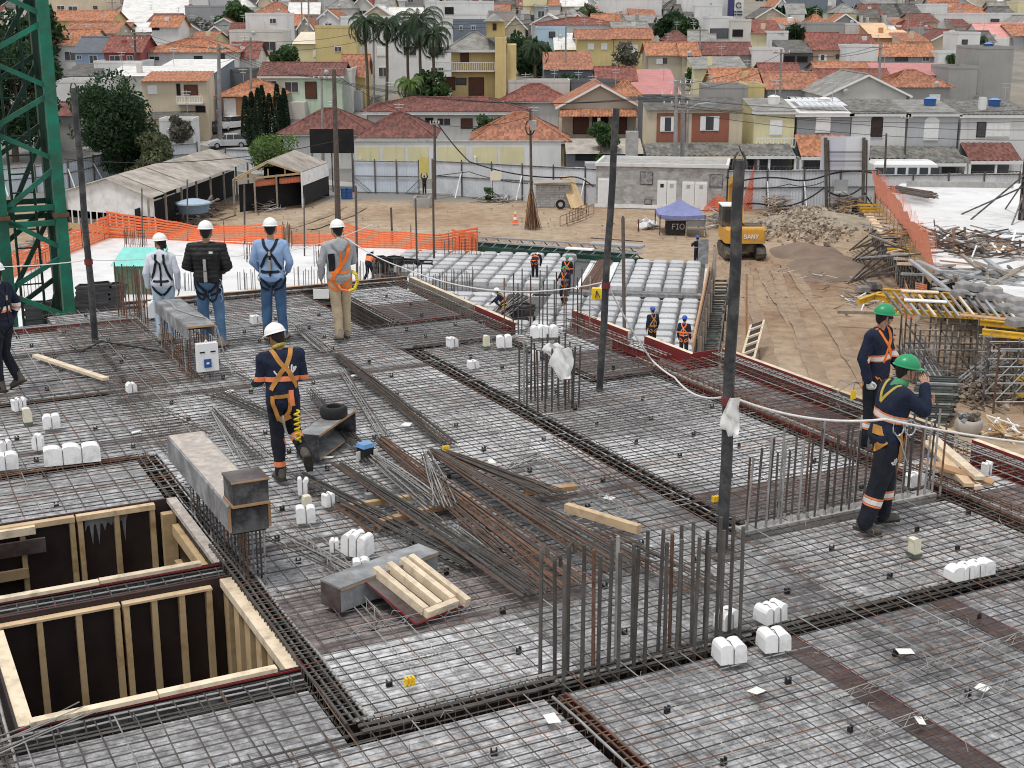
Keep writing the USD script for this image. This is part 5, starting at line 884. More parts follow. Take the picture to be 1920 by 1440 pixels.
# far workers on the podium and at the fence
def podp(x,y,z=.28): return P(p3(x,y,z))
VEST = [('waist', 'chest',.2,.06,ORAB, 't')]
person('person bending over in dark clothes with orange vest on the waffle forms',podp(1003,523),-.3,dict(pelvis=(0,-.15,.9),waist=(0,.02,1.02),chest=(0,.22,1.1),neck=(0,.36,1.12),head=(0,.46,1.08),shR=(.18,.28,1.12),shL=(-.18,.28,1.12),elR=(.22,.36,.86),wrR=(.16,.4,.62),elL=(-.22,.36,.86),wrL=(-.16,.4,.62),hipR=(.09,-.14,.88),hipL=(-.09,-.14,.88)),NAVY,NAVYT,HATW,1.,detail=0,bands=VEST,harness=(STRO, 'x'),hd=dict(ring=False))
person('person with green helmet standing behind another on the waffle forms',podp(1063,548),2.9,dict(),NAVY,NAVYT,HATG,1.,detail=0,bands=VEST,harness=(STRO, 'front'))
person('person with green helmet in front of the pair on the waffle forms',podp(1058,568),2.6,dict(elR=(.3,.0,1.2),wrR=(.34,.2,1.05),elL=(-.3,.02,1.2),wrL=(-.3,.25,1.0),kneeR=(.14,.1,.5)),NAVY,NAVYT,HATG,.95,detail=0,bands=VEST + stripes(['leg']),harness=(STRO, 'front'))
person('person in navy leaning to the left beside the black crates on the waffle forms',podp(944,612,.0),1.4,dict(chest=(0,.12,1.27),neck=(0,.22,1.41),head=(0,.3,1.52),shR=(.18,.16,1.36),shL=(-.18,.16,1.36),elR=(.26,.36,1.15),wrR=(.26,.55,.98),elL=(-.2,.3,1.1)),NAVY,NAVYT,HATW,1.,detail=0,bands=VEST + stripes(['leg']),harness=(LYEL, 'x'),hd=dict(ring=False))
person('person in an orange vest stooping on the white slab beside the black trays',podp(692,530,.0),-.6,dict(chest=(0,.12,1.27),neck=(0,.22,1.41),head=(0,.3,1.5),shR=(.18,.16,1.36),shL=(-.18,.16,1.36),elR=(.2,.35,1.1),wrR=(.15,.5,1.0),elL=(-.2,.35,1.1),wrL=(-.15,.5,1.),kneeR=(.1,.2,.52),ankR=(.1,.2,.09),ankL=(-.1,-.3,.12)),NAVY,NAVYT,HATW,1.0,detail=0,bands=[('waist', 'chest',.25,.16,ORAB, 't'),('waist', 'chest',.8,.12,ORAB, 't')])
person('person with blue helmet left behind the right edge board',podp(1222,657,0),.4,dict(),NAVY,NAVYT,HATB,1.,detail=0,harness=(STRBR, 'x'),hd=dict(ring=False)); person('person with blue helmet and orange vest right behind the right edge board',podp(1281,676,.0),-.4,dict(),NAVY,NAVYT,HATB,1.,detail=0,bands=VEST,harness=(STRO, 'x'))
w8 = podp(1306,501,.0); person('person with blue helmet carrying a grey board at the far edge of the waffle forms',w8,.5,dict(elR=(.25,.15,1.2),wrR=(.2,.35,1.25),elL=(-.25,.15,1.2),wrL=(-.1,.35,1.3)),NAVY,NAVYT,HATB,.95,detail=0,bands=VEST)
t = thing('grey_board', 'grey board carried by the person at the far edge of the waffle forms', 'board',w8 + [.35,-.3,.2],-.1); MB().box(w8 + [.28,-.32,.9],(.55,.06,1.3),-.1).build('board_sheet',FORMG,t)
fp_ = at(796,364,.35); person('person in black standing on a block with raised arms at the yellow sheet',fp_,.1,dict(elR=(.3,.08,1.55),wrR=(.24,.14,1.85),elL=(-.3,.08,1.55),wrL=(-.24,.14,1.85)),BLKJ,BLKJ,None,.98,detail=0,skin=SKIND)
# ---------------------------------------------------------------- crane mast
Rl = atd(132,612,24.7); bx,av = rot([1.,0,0],DA),rot([0,1.,0],DA); S_ = 1.02
t = thing('crane_mast', 'green lattice crane mast with a ladder inside at the left border', 'crane mast',(Rl[0] - bx[0] * S_ / 2 + av[0] * S_ / 2,Rl[1] - bx[1] * S_ / 2 + av[1] * S_ / 2,0),DA)
LEG = {(a,b): np.array([Rl[0] - bx[0] * S_ * a + av[0] * S_ * b,Rl[1] - bx[1] * S_ * a + av[1] * S_ * b]) for a in (0,1) for b in (0,1)}
zf = lambda y: atd(120,y,24.7)[2]; zN = [zf(y) for y in (1130,870,600,473,306,170,34,-100,-235)]; zM = [zf(y) for y in (1000,735,541,400,243,108,-30,-165,-300)]; zfl = zf(402)
for (a,b),q in LEG.items():
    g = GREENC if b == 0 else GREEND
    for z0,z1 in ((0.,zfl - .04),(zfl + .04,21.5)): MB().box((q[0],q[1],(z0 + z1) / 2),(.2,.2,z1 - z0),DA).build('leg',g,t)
    MB().box((q[0],q[1],zfl),(.27,.27,.07),DA).build('flange',RUSTP,t); MB().tube([(q[0],q[1],zfl - .12),(q[0],q[1],zfl + .12)],.03,6).build('bolt',RUSTP,t)
def face(a0,b0,a1,b1,g,flip):
    p,q = LEG[(a0,b0)],LEG[(a1,b1)]; A,B = (zN,zM) if not flip else (zM,zN)
    for k in range(len(A)):
        d = MB().beam((p[0],p[1],A[k] + .06),(q[0],q[1],B[k] - .02),.06,.085); d.build('diagonal',g,t)
        if k + 1 < len(A): MB().beam((q[0],q[1],B[k] + .06),(p[0],p[1],A[k + 1] - .06),.06,.085).build('diagonal',g,t)
    for dz in (-.14,.14): MB().beam((p[0],p[1],zfl + dz),(q[0],q[1],zfl + dz),.06,.1).build('horizontal',g,t)
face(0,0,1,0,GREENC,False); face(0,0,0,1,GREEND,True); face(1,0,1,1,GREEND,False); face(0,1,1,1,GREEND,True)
c = (LEG[(1,0)] * .55 + LEG[(0,1)] * .45); lad = MB(); s2 = bx[:2] * .2
for s in (-1,1): lad.tube([(c[0] + s * s2[0],c[1] + s * s2[1],0),(c[0] + s * s2[0],c[1] + s * s2[1],21)],.025,6)
lp = lad.build('ladder',GREEND,t)
for k in range(50): z = 4 + k * .34; MB().tube([(c[0] - s2[0],c[1] - s2[1],z),(c[0] + s2[0],c[1] + s2[1],z)],.016,5).build('rung',GREEND,lp)
# ---------------------------------------------------------------- waffle forms on the podium
def rbox(sx,sy,h,r,tp=.9):
    pts = []
    for z,k,rr in ((0,1,r),(h * .82,tp,r),(h,tp - .16,r * 1.2)):
        for cx_,cy_,a0 in ((1,1,0),(-1,1,90),(-1,-1,180),(1,-1,270)):
            for da in (0,30,60,90): a = math.radians(a0 + da); pts.append(((sx / 2 * k - rr) * cx_ + rr * math.cos(a),(sy / 2 * k - rr) * cy_ + rr * math.sin(a),z))
    q = m3.Manifold.hull_points(np.array(pts)).to_mesh(); return trimesh.Trimesh(np.array(q.vert_properties[:,:3]),np.array(q.tri_verts))
wf = None; rg = random.Random(4); rb_ = rbox(.80,.68,.32,.10,.9); WP = []
for q0,nq,p0,np_,skip in ((-17.1,11,64.7,8,lambda q,p: q < -15.6 and p < 67.5),(-5.1,5,64.7,7,lambda q,p: False),(-14.6,16,52.4,9,lambda q,p: (q < -13 and p > 60.5) or (-9.8 < q < -8.2 and 57 < p < 62) or (-6.4 < q < -4.6 and p < 55.5))):
    for i in range(nq):
        for k in range(np_):
            q,p = q0 + i * .875,p0 + k * 1.13
            if skip(q,p): continue
            WP.append((q,p))
for q,p in WP:
    wg = 'waffle forms, ' + ('front field' if p < 63.5 else 'back right field' if q > -5.5 else 'back left field'); wl = 'grey rounded waffle form ' + ('in the front field below the concrete band' if p < 63.5 else 'in the back field right of the rusty bars' if q > -5.5 else 'in the back field left of the rusty bars')
    lo = P(np.array([q + rg.uniform(-.02,.02),p + rg.uniform(-.02,.02),.05])); rz = PA + rg.uniform(-.03,.03)
    if wf is None: wf = thing('waffle_form',wl, 'waffle form',lo,rz,wg); MB().tm(rb_).build('shell',WAFF,wf,35,True)
    else: dup(wf,lo,rz,wl,wg)
ribs = structure('waffle_deck_boards')
MB(P).b2((-17.7,64.1,.004),(-7.2,73.6,.045)).build('board',WAFFRIB,ribs); MB(P).b2((-5.6,64.1,.004),(-1.0,72.8,.045)).build('board',WAFFRIB,ribs); MB(P).b2((-15.1,52,.004),(-1.0,62.6,.045)).build('board',WAFFRIB,ribs)
MB(P).b2((-9,62.9,.003),(-1.0,63.4,.012)).build('beam_slot',BLACKW,ribs)
m = thing('concrete_beam_band', 'rough concrete band with bars between the two fields of waffle forms', 'beam',P(np.array([-8,63.7,0])),PA); MB(P).b2((-15,63.45,.0),(-1.0,64.05,.16)).build('band',FORMG,m)
for i in range(3): MB(P).tube(wob((-15,63.55 + i * .18,.2),(-1.2,63.55 + i * .18,.2),12,.015),.014,5).build('bar',REBG,m)
t = thing('rusty_bar_stack', 'rusty bars lying between white sheets beside the waffle forms', 'bar stack',P(np.array([-6.8,68,.1])),PA)
for i in range(14): MB(P).tube(wob((-6.9 + i * .06,64.5,.1),(-6.75 + i * .06,72.6,.12),5,.02),.03,5).build('bar',RUST,t)
t = thing('white_sheet', 'white sheet lying right of the rusty bars on the lower slab', 'sheet',P(np.array([-5.6,68,.06])),PA); MB(P).b2((-6.0,64.4,.03),(-5.62,72.4,.05)).build('sheet_board',TINW,t); MB(P).b2((-7.15,64.4,.03),(-6.95,72.6,.05)).build('side_sheet',TINW,t)
# green crane sections lying at the far edge
t = thing('crane_section', 'green steel lattice section lying behind the waffle forms', 'crane section',at(1050,474,PZ),PA)
def jib(x0,y0,x1,y1,g,w=.6):
    a,b = at(x0,y0,PZ + .15),at(x1,y1,PZ + .15); d = unit(b - a); s = np.array([-d[1],d[0],0]) * w; L_ = np.linalg.norm(b - a)
    for o in (0,1): MB().beam(a + s * o,b + s * o,.18,.26).build('chord',g,t)
    MB().beam(a + s * .5 + [0,0,.4],b + s * .5 + [0,0,.4],.1,.1).build('top_chord',GALV,t)
    n = int(L_ / .7)
    for i in range(n):
        p = a + d * L_ * i / n; q = a + d * L_ * (i + .5) / n; MB().beam(p,q + s * .5 + [0,0,.4],.04,.04).build('brace',GALV,t); MB().beam(q + s * .5 + [0,0,.4],a + d * L_ * (i + 1) / n + s,.05,.05).build('brace',g,t)
jib(896,466,1202,490,GREEND,.3); jib(896,458,1190,477,GREEND,.25)
t = thing('steel_walkway', 'grey steel walkway section lying on the yard behind the green crane section', 'walkway',at(1160,462,PZ),PA)
a,b = at(1108,456,PZ + .4),at(1205,463,PZ + .4); MB().beam(a,b,.8,.15).build('deck_plate',GALV,t); MB().beam(a + [0,0,.3],b + [0,0,.3],.05,.05).build('rail',STEELD,t)
a,b = at(1062,465,PZ + .8),at(1112,468,PZ + .8); MB().beam(a,b,.5,.06).build('white_panel',WHITEP, '/World/crane_section')
t = thing('yellow_crate', 'yellow crate with a dark mark in front of the middle pole', 'crate',P(p3(1122,562,.3)),PA); c = P(p3(1120,560,.3)); MB().box(c + [0,0,.25],(.5,.4,.5),PA).build('crate_body',YEL,t); MB().beam(c + [-.1,-.28,.1],c + [-.05,-.22,.42],.05,.01).build('mark',BLACKP,t); MB().beam(c + [-.05,-.22,.42],c + [.1,-.29,.12],.05,.01).build('mark',BLACKP,t)
# black trays
TR = None
def tray(lo,rz,lab,tilt=None):
    global TR
    if TR is None:
        TR = thing('black_tray',lab, 'tray',lo,rz, 'black trays in the leaning stacks'); m = MB(); m.b2((-.36,-.36,0),(.36,.36,.02))
        for a,b,c,d in ((-.38,-.38,.38,-.34),(-.38,.34,.38,.38),(-.38,-.33,-.34,.33),(.34,-.33,.38,.33)): m.b2((a,b,.0),(c,d,.1))
        m.build('tray_body',TRAY,TR,local=True); return TR
    return dup(TR,lo,rz,lab)
rg = random.Random(8)
for k,(x,y,n,lab) in enumerate([(152,612,17, 'black plastic tray in the left leaning stack behind the crane mast'),(178,612,18, 'black plastic tray in the leaning stack left of the dark pole'),(204,608,17, 'black plastic tray in the leaning stack right of the dark pole'),(110,618,12, 'black plastic tray stacked between the legs of the crane mast'),(70,622,12, 'black plastic tray stacked at the foot of the crane mast'),(712,512,8, 'black plastic tray stacked behind the worker in the orange vest'),(738,508,7, 'black plastic tray in the stack right of the worker in the orange vest'),(766,506,5, 'black plastic tray in the low heap beside the orange net'),(797,505,4, 'black plastic tray at the right end of the low heap'),(730,530,4, 'grey-black tray lying in front of the stacks'),(980,607,8, 'black plastic tray stacked in front of the concrete band'),(970,585,7, 'black plastic tray in the stack behind the bending worker in navy')]):
    c = at(x,y,PZ); 
    for i in range(n):
        o = np.array([rg.uniform(-.05,.05) + .025 * i * (1 if k < 3 else 0),rg.uniform(-.05,.05),.02 + i * .105]); tray(c + o,.4 * k + rg.uniform(-.12,.12),lab)
# teal-roofed shed
a,b = at(217,552,PZ),at(292,552,PZ); w = b[0] - a[0]; t = thing('site_shed', 'small green shed with a teal corrugated roof on the white slab', 'shed',a)
MB().b2((a[0],a[1],PZ),(b[0],a[1] + 1.6,PZ + 1.45)).build('body',GREENW,t)
for i in range(9): x = a[0] + w * (i + .5) / 9; MB().b2((x - w / 19,a[1] - .03,PZ + .02),(x + w / 19 - .02,a[1] - .005,PZ + 1.42)).build('board',GREENW,t)
z0,z1 = PZ + 1.4,PZ + 2.1; rb = MB(); n = 25
V = np.array([[(a[0] - .12 + (w + .24) * i / (2 * n) + (0 if s == 0 else .35),a[1] - .25 + s * 1.3,(z0 if s == 0 else z1) + (.025 if i % 2 else 0)) for i in range(2 * n + 1)] for s in (0,1)])
rb.grid(V[:,::-1]); V2 = np.array([[(a[0] + .23 + (w + .24) * i / (2 * n) - (.0 if s == 0 else .35),a[1] + 1.05 + s * 1.0,(z1 if s == 0 else z0) + (.025 if i % 2 else 0)) for i in range(2 * n + 1)] for s in (0,1)]); rb.grid(V2[:,::-1]); rb.build('roof',TEAL,t)
# orange nets
def net(label,pts,h,m=NET,z=PZ,n=8,lean=0.,post=True,name='safety_net',top=None,fill=.72):
    q = [at(x,y,z) for x,y in pts]; t = thing(name,label, 'safety net',q[0]); s = np.r_[0,np.cumsum([np.linalg.norm(q[i + 1] - q[i]) for i in range(len(q) - 1)])]; N = int(s[-1] / .35) + 2; tt = np.linspace(0,s[-1],N); c = np.stack([np.interp(tt,s,[p[i] for p in q]) for i in range(3)],1)
    hh = h * (.86 + .28 * meshkit.fbm(np.c_[tt * .5,tt * 0,tt * 0 + len(label)],3,2)) * (1 if top is None else np.interp(tt / s[-1],np.linspace(0,1,len(top)),top)); wv = (meshkit.fbm(np.c_[tt * .8,tt * 0 + 3,tt * 0],2,4) - .5)
    mb = MB()
    for k in range(n):
        z0,z1 = k / n,(k + fill) / n; o = lambda f: c + np.c_[wv * .25 * f + lean * f,-np.abs(wv) * .3 * f,hh * f]
        V = np.stack([o(z0),o((z0 + z1) / 2) + [0,-.02,0],o(z1)]); mb.grid(V)
    mb.build('net_band',m,t,True,kind='stuff')
    v = MB()
    for i in range(0,N,1): v.beam(c[i] + [0,-.03,0],c[i] + [wv[i] * .25,-.03,hh[i]],.015,.01)
    v.build('net_thread',m,t,kind='stuff')
    if post:
        for i in range(0,N,max(1,N // max(2,int(s[-1] / 3)))): MB().tube([c[i],c[i] + [0,.03,h * 1.25]],.03,6).build('post',STEELD,t)
net('orange net at the left behind the crane mast',((20,522),(133,474),(205,446)),1.3); net('long orange net behind the four people',((205,446),(285,448),(400,455),(532,462)),1.15,top=(1.4,1,.9,1.2)); net('low sagging orange net behind the man with the lanyard',((548,460),(640,462)),.7)
net('orange net with straight strands right of the man with the lanyard',((645,464),(750,466),(815,474),(895,474)),1.15,top=(1.4,.95,.9,.95,1.25)); net('crumpled end of the orange net beside the green crane section',((850,478),(872,482),(896,478)),1.3,top=(1.2,1.1,.8),post=False)
# starter bars on the white slab
def pst(label,x0,y0,x1,y1,n,h,seed,mm=None,rows=1):
    rg = random.Random(seed); sp_ = []
    for r_ in range(rows):
        for i in range(n): f = i / max(1,n - 1); u,v = puv(x0 + (x1 - x0) * f,y0 + (y1 - y0) * f - r_ * 6); sp_.append((u + rg.uniform(-.05,.05),v + rg.uniform(-.05,.05),h * rg.uniform(.8,1.12)))
    starters(label,sp_,.017,P,seed=seed,cem=.1,mm=mm,lean=(.02,0))
for a in [('rusty starter bars behind the teal-roofed shed',234,464,276,466,12,.95,1,RUST,2),('starter bars between the man in black and the man in the blue shirt',460,492,486,492,7,1.0,2,None,2),('starter bars right of the man in the blue shirt on the white slab',590,500,616,498,7,1.0,3,None,2),('row of starter bars left of the man in the blue shirt',448,543,478,543,8,.95,4,None,1),('row of starter bars right of the man in the blue shirt',552,540,612,534,12,.95,5,None,1),('row of starter bars behind the man in black',345,545,368,545,6,.9,6,None,1),
          ('dense starter bars beside the stooping worker in the orange vest',676,545,790,540,16,1.2,7,None,2),('starter bars on the white slab left of the waffle forms',785,560,885,548,16,1.05,8,None,2),('starter bars in front of the crumpled orange net',834,490,892,488,10,1.25,9,None,2),('starter bars at the left behind the crane mast',40,560,80,540,7,.9,10,None,1),('starter bars at the front edge of the white slab',800,612,872,592,12,1.0,12,None,1),('starter bars on the white slab below the long orange net',530,470,545,466,8,1.3,13,RUST,2),('starter bars seen between crane legs',60,520,100,500,8,.9,14,None,1)]: pst(*a)
t = thing('bar_bundle', 'long bundle of pale bars lying from the deck edge over the waffle forms', 'bar bundle',at(885,635,PZ)); rg = random.Random(3)
for i in range(34): a = at(868 + rg.uniform(-14,14),648 + rg.uniform(-5,5),PZ + .5); b = at(985 + rg.uniform(-32,26),545 + rg.uniform(-8,10),PZ + .9); MB().tube(wob(a,b,6,.07,rg),.014,4).build('bar',REBG if i % 3 else RUST,t)
def tpost(label,x,yb,yt,r=.05,z=PZ,m=POLEB,dx=0,name='post'): b = at(x + dx,yb,z); tp = atd(x,yt,b[1]); t = thing(name,label, 'post',b); MB().tube([b,(b + tp) / 2,tp],r,8).build('shaft',m,t,True); MB().tube([tp - [0,0,.05],tp + [0,0,.06]],r * .5,6).build('tip',RUST,t,True); return b,tp
for a in [('thin dark post above the teal-roofed shed',266,466,354,.04),('thin dark post behind the man in black',351,452,338,.04),('thin dark post left of the man in the blue shirt',458,458,346,.05),('thin dark post right of the man in the blue shirt',570,480,372,.04),('dark post at the shoulder of the man with the lanyard',667,532,350,.06),('short dark post behind the black trays',733,458,390,.06),('dark post behind the orange net right of the trays',779,498,374,.05),('tall dark post standing through the orange net',811,497,300,.06),('slim dark post in front of the waffle forms right of the middle pole',1168,660,408,.07)]: tpost(*a,dx=3 if a[1] > 600 else 1)
# ---------------------------------------------------------------- fences of the yard
def fence(label,pts,h,m=FENCE,zf_=lambda p: 0.,name='sheet_fence',posts=True,brace=True,sheet=1.02):
    q = [np.array([*p,0.]) for p in pts]; t = thing(name,label, 'fence',(*q[0][:2],float(zf_(q[0])))); 
    for a,b in zip(q[:-1],q[1:]):
        L_ = np.linalg.norm(b - a); d = (b - a) / L_; nrm = np.array([-d[1],d[0],0]) * (1 if -d[0] < 0 else -1); nrm = nrm if nrm[1] < 0 else -nrm; n = max(1,int(round(L_ / sheet)))
        for i in range(n):
            p0,p1 = a + d * L_ * i / n,a + d * L_ * (i + 1) / n; z0 = float(zf_((p0 + p1) / 2)); k = 13; pr = np.linspace(0,1,k); off = np.where(np.arange(k) % 3 == 1,.03,0.)
            V = np.stack([np.stack([p0 + (p1 - p0) * f + nrm * (o + .004 * (i % 2)) + [0,0,z0 + z] for f,o in zip(pr,off)]) for z in (-.2,h + rnd.uniform(-.03,.03))]); MB().grid(V).build('sheet',m,t)
        if posts:
            for i in range(0,n + 1,3):
                p = a + d * L_ * min(i,n) / n + nrm * .08; z0 = float(zf_(p)); MB().box(p + [0,0,z0 + h / 2],(.1,.1,h + .3)).build('post',POLEB,t)
                if brace and i % 6 == 3: MB().beam(p + nrm * 1.3 + [0,0,z0],p + [0,0,z0 + h * .72],.09,.09).build('brace',TINW,t)
            for f in (.55,.97): 
                for i in range(0,n,3): p0,p1 = a + d * L_ * i / n + nrm * .06,a + d * L_ * min(n,i + 3) / n + nrm * .06; MB().beam(p0 + [0,0,float(zf_(p0)) + h * f],p1 + [0,0,float(zf_(p1)) + h * f],.06,.08).build('rail',STEELD,t)
    return t
F1,F2 = at(786,364)[:2],at(1117,384)[:2]
fence('grey corrugated fence in the middle between the yellow sheet and the block building',[at(812,365)[:2],F2],3.15); fence('grey corrugated fence right of the block building',[at(1362,392)[:2],at(1436,392)[:2],at(1640,390)[:2]],3.3); fence('grey corrugated fence at the right behind the white slab',[at(1641,388)[:2],at(1950,384)[:2]],2.75,brace=False)
fence('pale gate of flat sheets left of the yellow sheet',[at(664,362)[:2],F1],3.0,FENCEB,posts=False); fence('pale blue fence behind the long shed',[ag(-60,372)[:2],ag(130,352)[:2],ag(237,326)[:2]],2.4,FENCEB,lambda p: T(p[0],p[1])); fence('pale fence piece behind the shed roof on the left',[ag(305,318)[:2],ag(372,314)[:2]],2.4,FENCE,lambda p: T(p[0],p[1]),brace=False); fence('pale fence piece behind the shed ridge',[ag(425,322)[:2],ag(505,324)[:2]],2.2,FENCE,lambda p: T(p[0],p[1]),brace=False)
gt = '/World/sheet_fence_003'; a,b = np.array([*at(664,362)[:2],0]),np.array([*F1,0]); nn_ = np.array([0,-.12,0])
for f in (0,.33,.66,1): p = a + (b - a) * f + nn_; MB().box(p + [0,0,1.55],(.09,.09,3.2)).build('gate_post',POLEB,gt)
for z in (.1,1.6,2.95): MB().beam(a + nn_ + [0,0,z],b + nn_ + [0,0,z],.07,.07).build('gate_rail',STEELD,gt)
MB().beam(a + nn_ * 1.3 + [0,0,1.55],a + (b - a) * .28 + nn_ * 1.3 + [0,0,.1],.07,.05).build('gate_brace',STEELD,gt); MB().beam(b + nn_ * 1.3 + [0,0,1.3],b - (b - a) * .2 + nn_ * 1.3 + [0,0,.1],.07,.05).build('gate_brace',STEELD,gt)
t = thing('yellow_sheet', 'yellow sheet held up over the head by the person at the gate', 'sheet',at(796,364,2)); p,q = atd(787,294,124.6),atd(804,326,124.6); MB().b2((p[0],124.6,q[2]),(q[0],124.64,p[2])).build('board',mat('yellow_sheet',(.62,.52,.16),.7,.08,2),t)
t = thing('concrete_box', 'open pale concrete box on the yard in front of the gate', 'concrete box',at(792,388)); c = at(792,386); 
for dx,dy,sx_,sy_ in ((-.62,0,.12,1.9),(.62,0,.12,1.9),(0,-.95,1.36,.12),(0,.95,1.36,.12)): MB().box(c + [dx,dy,.35],(sx_,sy_,.9),-.1).build('side',CONC,t)
def sack(): pass
# cables along the fence
def cable(label,pts,r=.05,m=CABLE): q = np.vstack([sag(a,b,s,10)[(1 if i else 0):] for i,(a,b,s) in enumerate(pts)]); t = thing('cable',label, 'cable',q[0]); MB().tube(q,r,5).build('cable_run',m,t,True)
fy = 114.2
cable('black cable looping along the right fence, upper run',[(atd(1362,332,fy),atd(1395,338,fy),.1),(atd(1395,338,fy),atd(1475,335,fy),-.15),(atd(1475,335,fy),atd(1545,330,fy),.25),(atd(1545,330,fy),atd(1640,325,fy),-.3)],.07)
cable('black cable looping along the right fence, lower run',[(atd(1380,385,fy),atd(1450,387,fy),-.2),(atd(1450,387,fy),atd(1545,352,fy),.5),(atd(1545,352,fy),atd(1615,352,fy),.7),(atd(1615,352,fy),atd(1640,388,fy),.1)],.07)
cable('thin black cable in front of the right fence',[(atd(1362,350,fy),atd(1480,345,fy),.3),(atd(1480,345,fy),atd(1545,340,fy),.3)],.035)
cable('black cable hanging from the yard pole to the block building',[(atd(818,228,123.5),atd(880,303,121),.2),(atd(880,303,121),atd(1060,333,117),.4),(atd(1060,333,117),atd(1113,350,116),-.35)],.06); cable('thin cable along the middle fence',[(atd(815,330,124),atd(880,322,121),-.0),(atd(880,322,121),atd(990,344,119),.2)],.035)
# block building
bl,br = at(1117,388),at(1360,394); dx = unit(br - bl); BY = math.atan2(dx[1],dx[0]); Lb = np.linalg.norm(br - bl)
t = thing('block_building', 'grey concrete block building with white louvre doors and a pale parapet', 'building',bl,BY)
BRICKW = usdkit.material(stage,L + 'block_wall',{'tc': ('texture_coordinate',{}), 'sx': ('separate_xyz',{}), 'cb': ('combine_xyz',{}), 'br': ('brick_texture',{'scale': 1., 'brick_width': .4, 'row_height': .2, 'mortar_size': .012, 'color1': (.30,.30,.295), 'color2': (.45,.45,.44), 'mortar': (.40,.395,.385)}), 'n': ('noise_texture',{'scale': 1.2, 'detail': 5}), 'r': ('rgb_ramp',{'ramp': [(.3,(.72,.72,.72)),(.7,(1.1,1.1,1.1))]}), 'm': ('mix_color',{'blend_type': 'multiply', 'fac': 1.}), 'b': ('bump',{'strength': .6, 'distance': .02}), 'p': ('principled_bsdf',{'roughness': .9})},
    [('tc.object', 'sx.vector'),('sx.x', 'cb.x'),('sx.z', 'cb.y'),('cb.vector', 'br.vector'),('tc.object', 'n.vector'),('n.fac', 'r.fac'),('br.color', 'm.a'),('r.color', 'm.b'),('m.result', 'p.base_color'),('br.fac', 'b.height'),('b.normal', 'p.normal')],surface='p.BSDF')
lb = lambda mb,n,m,pr=t: mb.build(n,m,pr,local=True)
ly = lambda x,y: (rot(atd(x,y,(bl[1] + br[1]) / 2) - bl,-BY)[0],atd(x,y,(bl[1] + br[1]) / 2)[2])
lb(MB().b2((0,0,0),(Lb,6,3.5)), 'wall',BRICKW); zc = 3.5
lb(MB().b2((-.15,-.12,-.02),(Lb + .1,0,.28)), 'plinth',TINW)
for a,b in (((-.12,-.12,zc),(Lb + .12,.12,zc + .28)),((-.12,5.9,zc),(Lb + .12,6.12,zc + .28)),((-.12,.13,zc),(.1,5.89,zc + .28)),((Lb - .1,.13,zc),(Lb + .12,5.89,zc + .28))): lb(MB().b2(a,b), 'parapet',WALLC['white'])
lb(MB().b2((.11,.13,zc + .0),(Lb - .11,5.89,zc + .04)), 'roof_slab',CONC)
for k,(x0,y0,x1,y1,kind) in enumerate([(1118,336,1140,386, 'd'),(1232,338,1268,388, 'dd'),(1279,339,1326,389, 'dd'),(1199,322,1224,347, 'w'),(1331,324,1356,349, 'w'),(1207,373,1222,385, 'w')]):
    (xa,zb),(xb,za) = ly(x0,y0),ly(x1,y1)
    xa += .02; za = max(.29,za)
    if kind[0] == 'd':
        n = len(kind)
        for i in range(n):
            p,q = xa + (xb - xa) * i / n + .03,xa + (xb - xa) * (i + 1) / n - .03; d_ = lb(MB().b2((p,-.05,za),(q,-.005,zb)), 'door',DOORW)
            for s in range(22): z = za + .08 + (zb - za - .16) * s / 22; MB().beam((p + .06,-.06,z),(q - .06,-.06,z),.03,.055).build('louvre',DOORW,d_,local=True)
            if n == 2: MB().box(((p + q) / 2,-.08,zb - .45),(.3,.012,.3)).build('notice',BLACKP if (k + i) % 3 == 1 else GALV,d_,local=True)
        lb(MB().b2((xa - .05,-.03,zb + .005),(xb + .05,-.002,zb + .07)), 'lintel',GALV)
    else: f_ = lb(MB().b2((xa,-.04,za),(xb,-.004,zb)), 'window',STEELD); MB().b2((xa + .08,-.06,za + .08),(xb - .08,-.041,zb - .08)).build('panel',TINW if 0 else FORMG,f_,local=True)
t = thing('concrete_tower', 'narrow pale block tower rising behind the block building', 'tower',at(1185,372),0); p,q = atd(1175,247,124),atd(1196,300,124); MB().b2((p[0],124,0),(q[0],125,p[2])).build('shaft',CONC,t)
for i in range(4): x = p[0] + (q[0] - p[0]) * (i + .5) / 4; MB().tube([(x,124.4,p[2]),(x,124.4,p[2] + .35)],.03,5).build('bar',REBAR,t)
# piles by the fence
t = thing('block_stack', 'stack of grey concrete blocks in front of the middle fence', 'block stack',at(1035,388)); c = at(1004,388); rg = random.Random(2)
for i in range(7):
    for k in range(9):
        for j in range(2): MB().box(c + [.2 + i * .41 + rg.uniform(-.01,.01),.1 + j * .25,.11 + k * .205],(.39,.19,.19),rg.uniform(-.03,.03)).build('block',BLOCKM,t)
t = thing('sheet_pile', 'grey corrugated sheets lying on the stack of blocks', 'sheet pile',c + [1.3,.2,2]);
for i in range(3): MB().box(c + [1.4,.2,2.02 + i * .06],(3.2,1.1,.04),.05 * i,R=Rx(.12)).build('sheet',TIN,t)
t = thing('timber_bundle', 'bundle of yellow planks leaning against the stack of blocks', 'timber bundle',at(1080,390)); a,b = at(1082,391),atd(1060,332,117.5)
for i in range(5):
    for k in range(2): o = np.array([i * .24 - .4,-.08 * k,.04 * k]); MB().beam(a + o,b + o,.22,.06,(0,1,0)).build('plank',WOODY if (i + k) % 3 else WOOD,t)
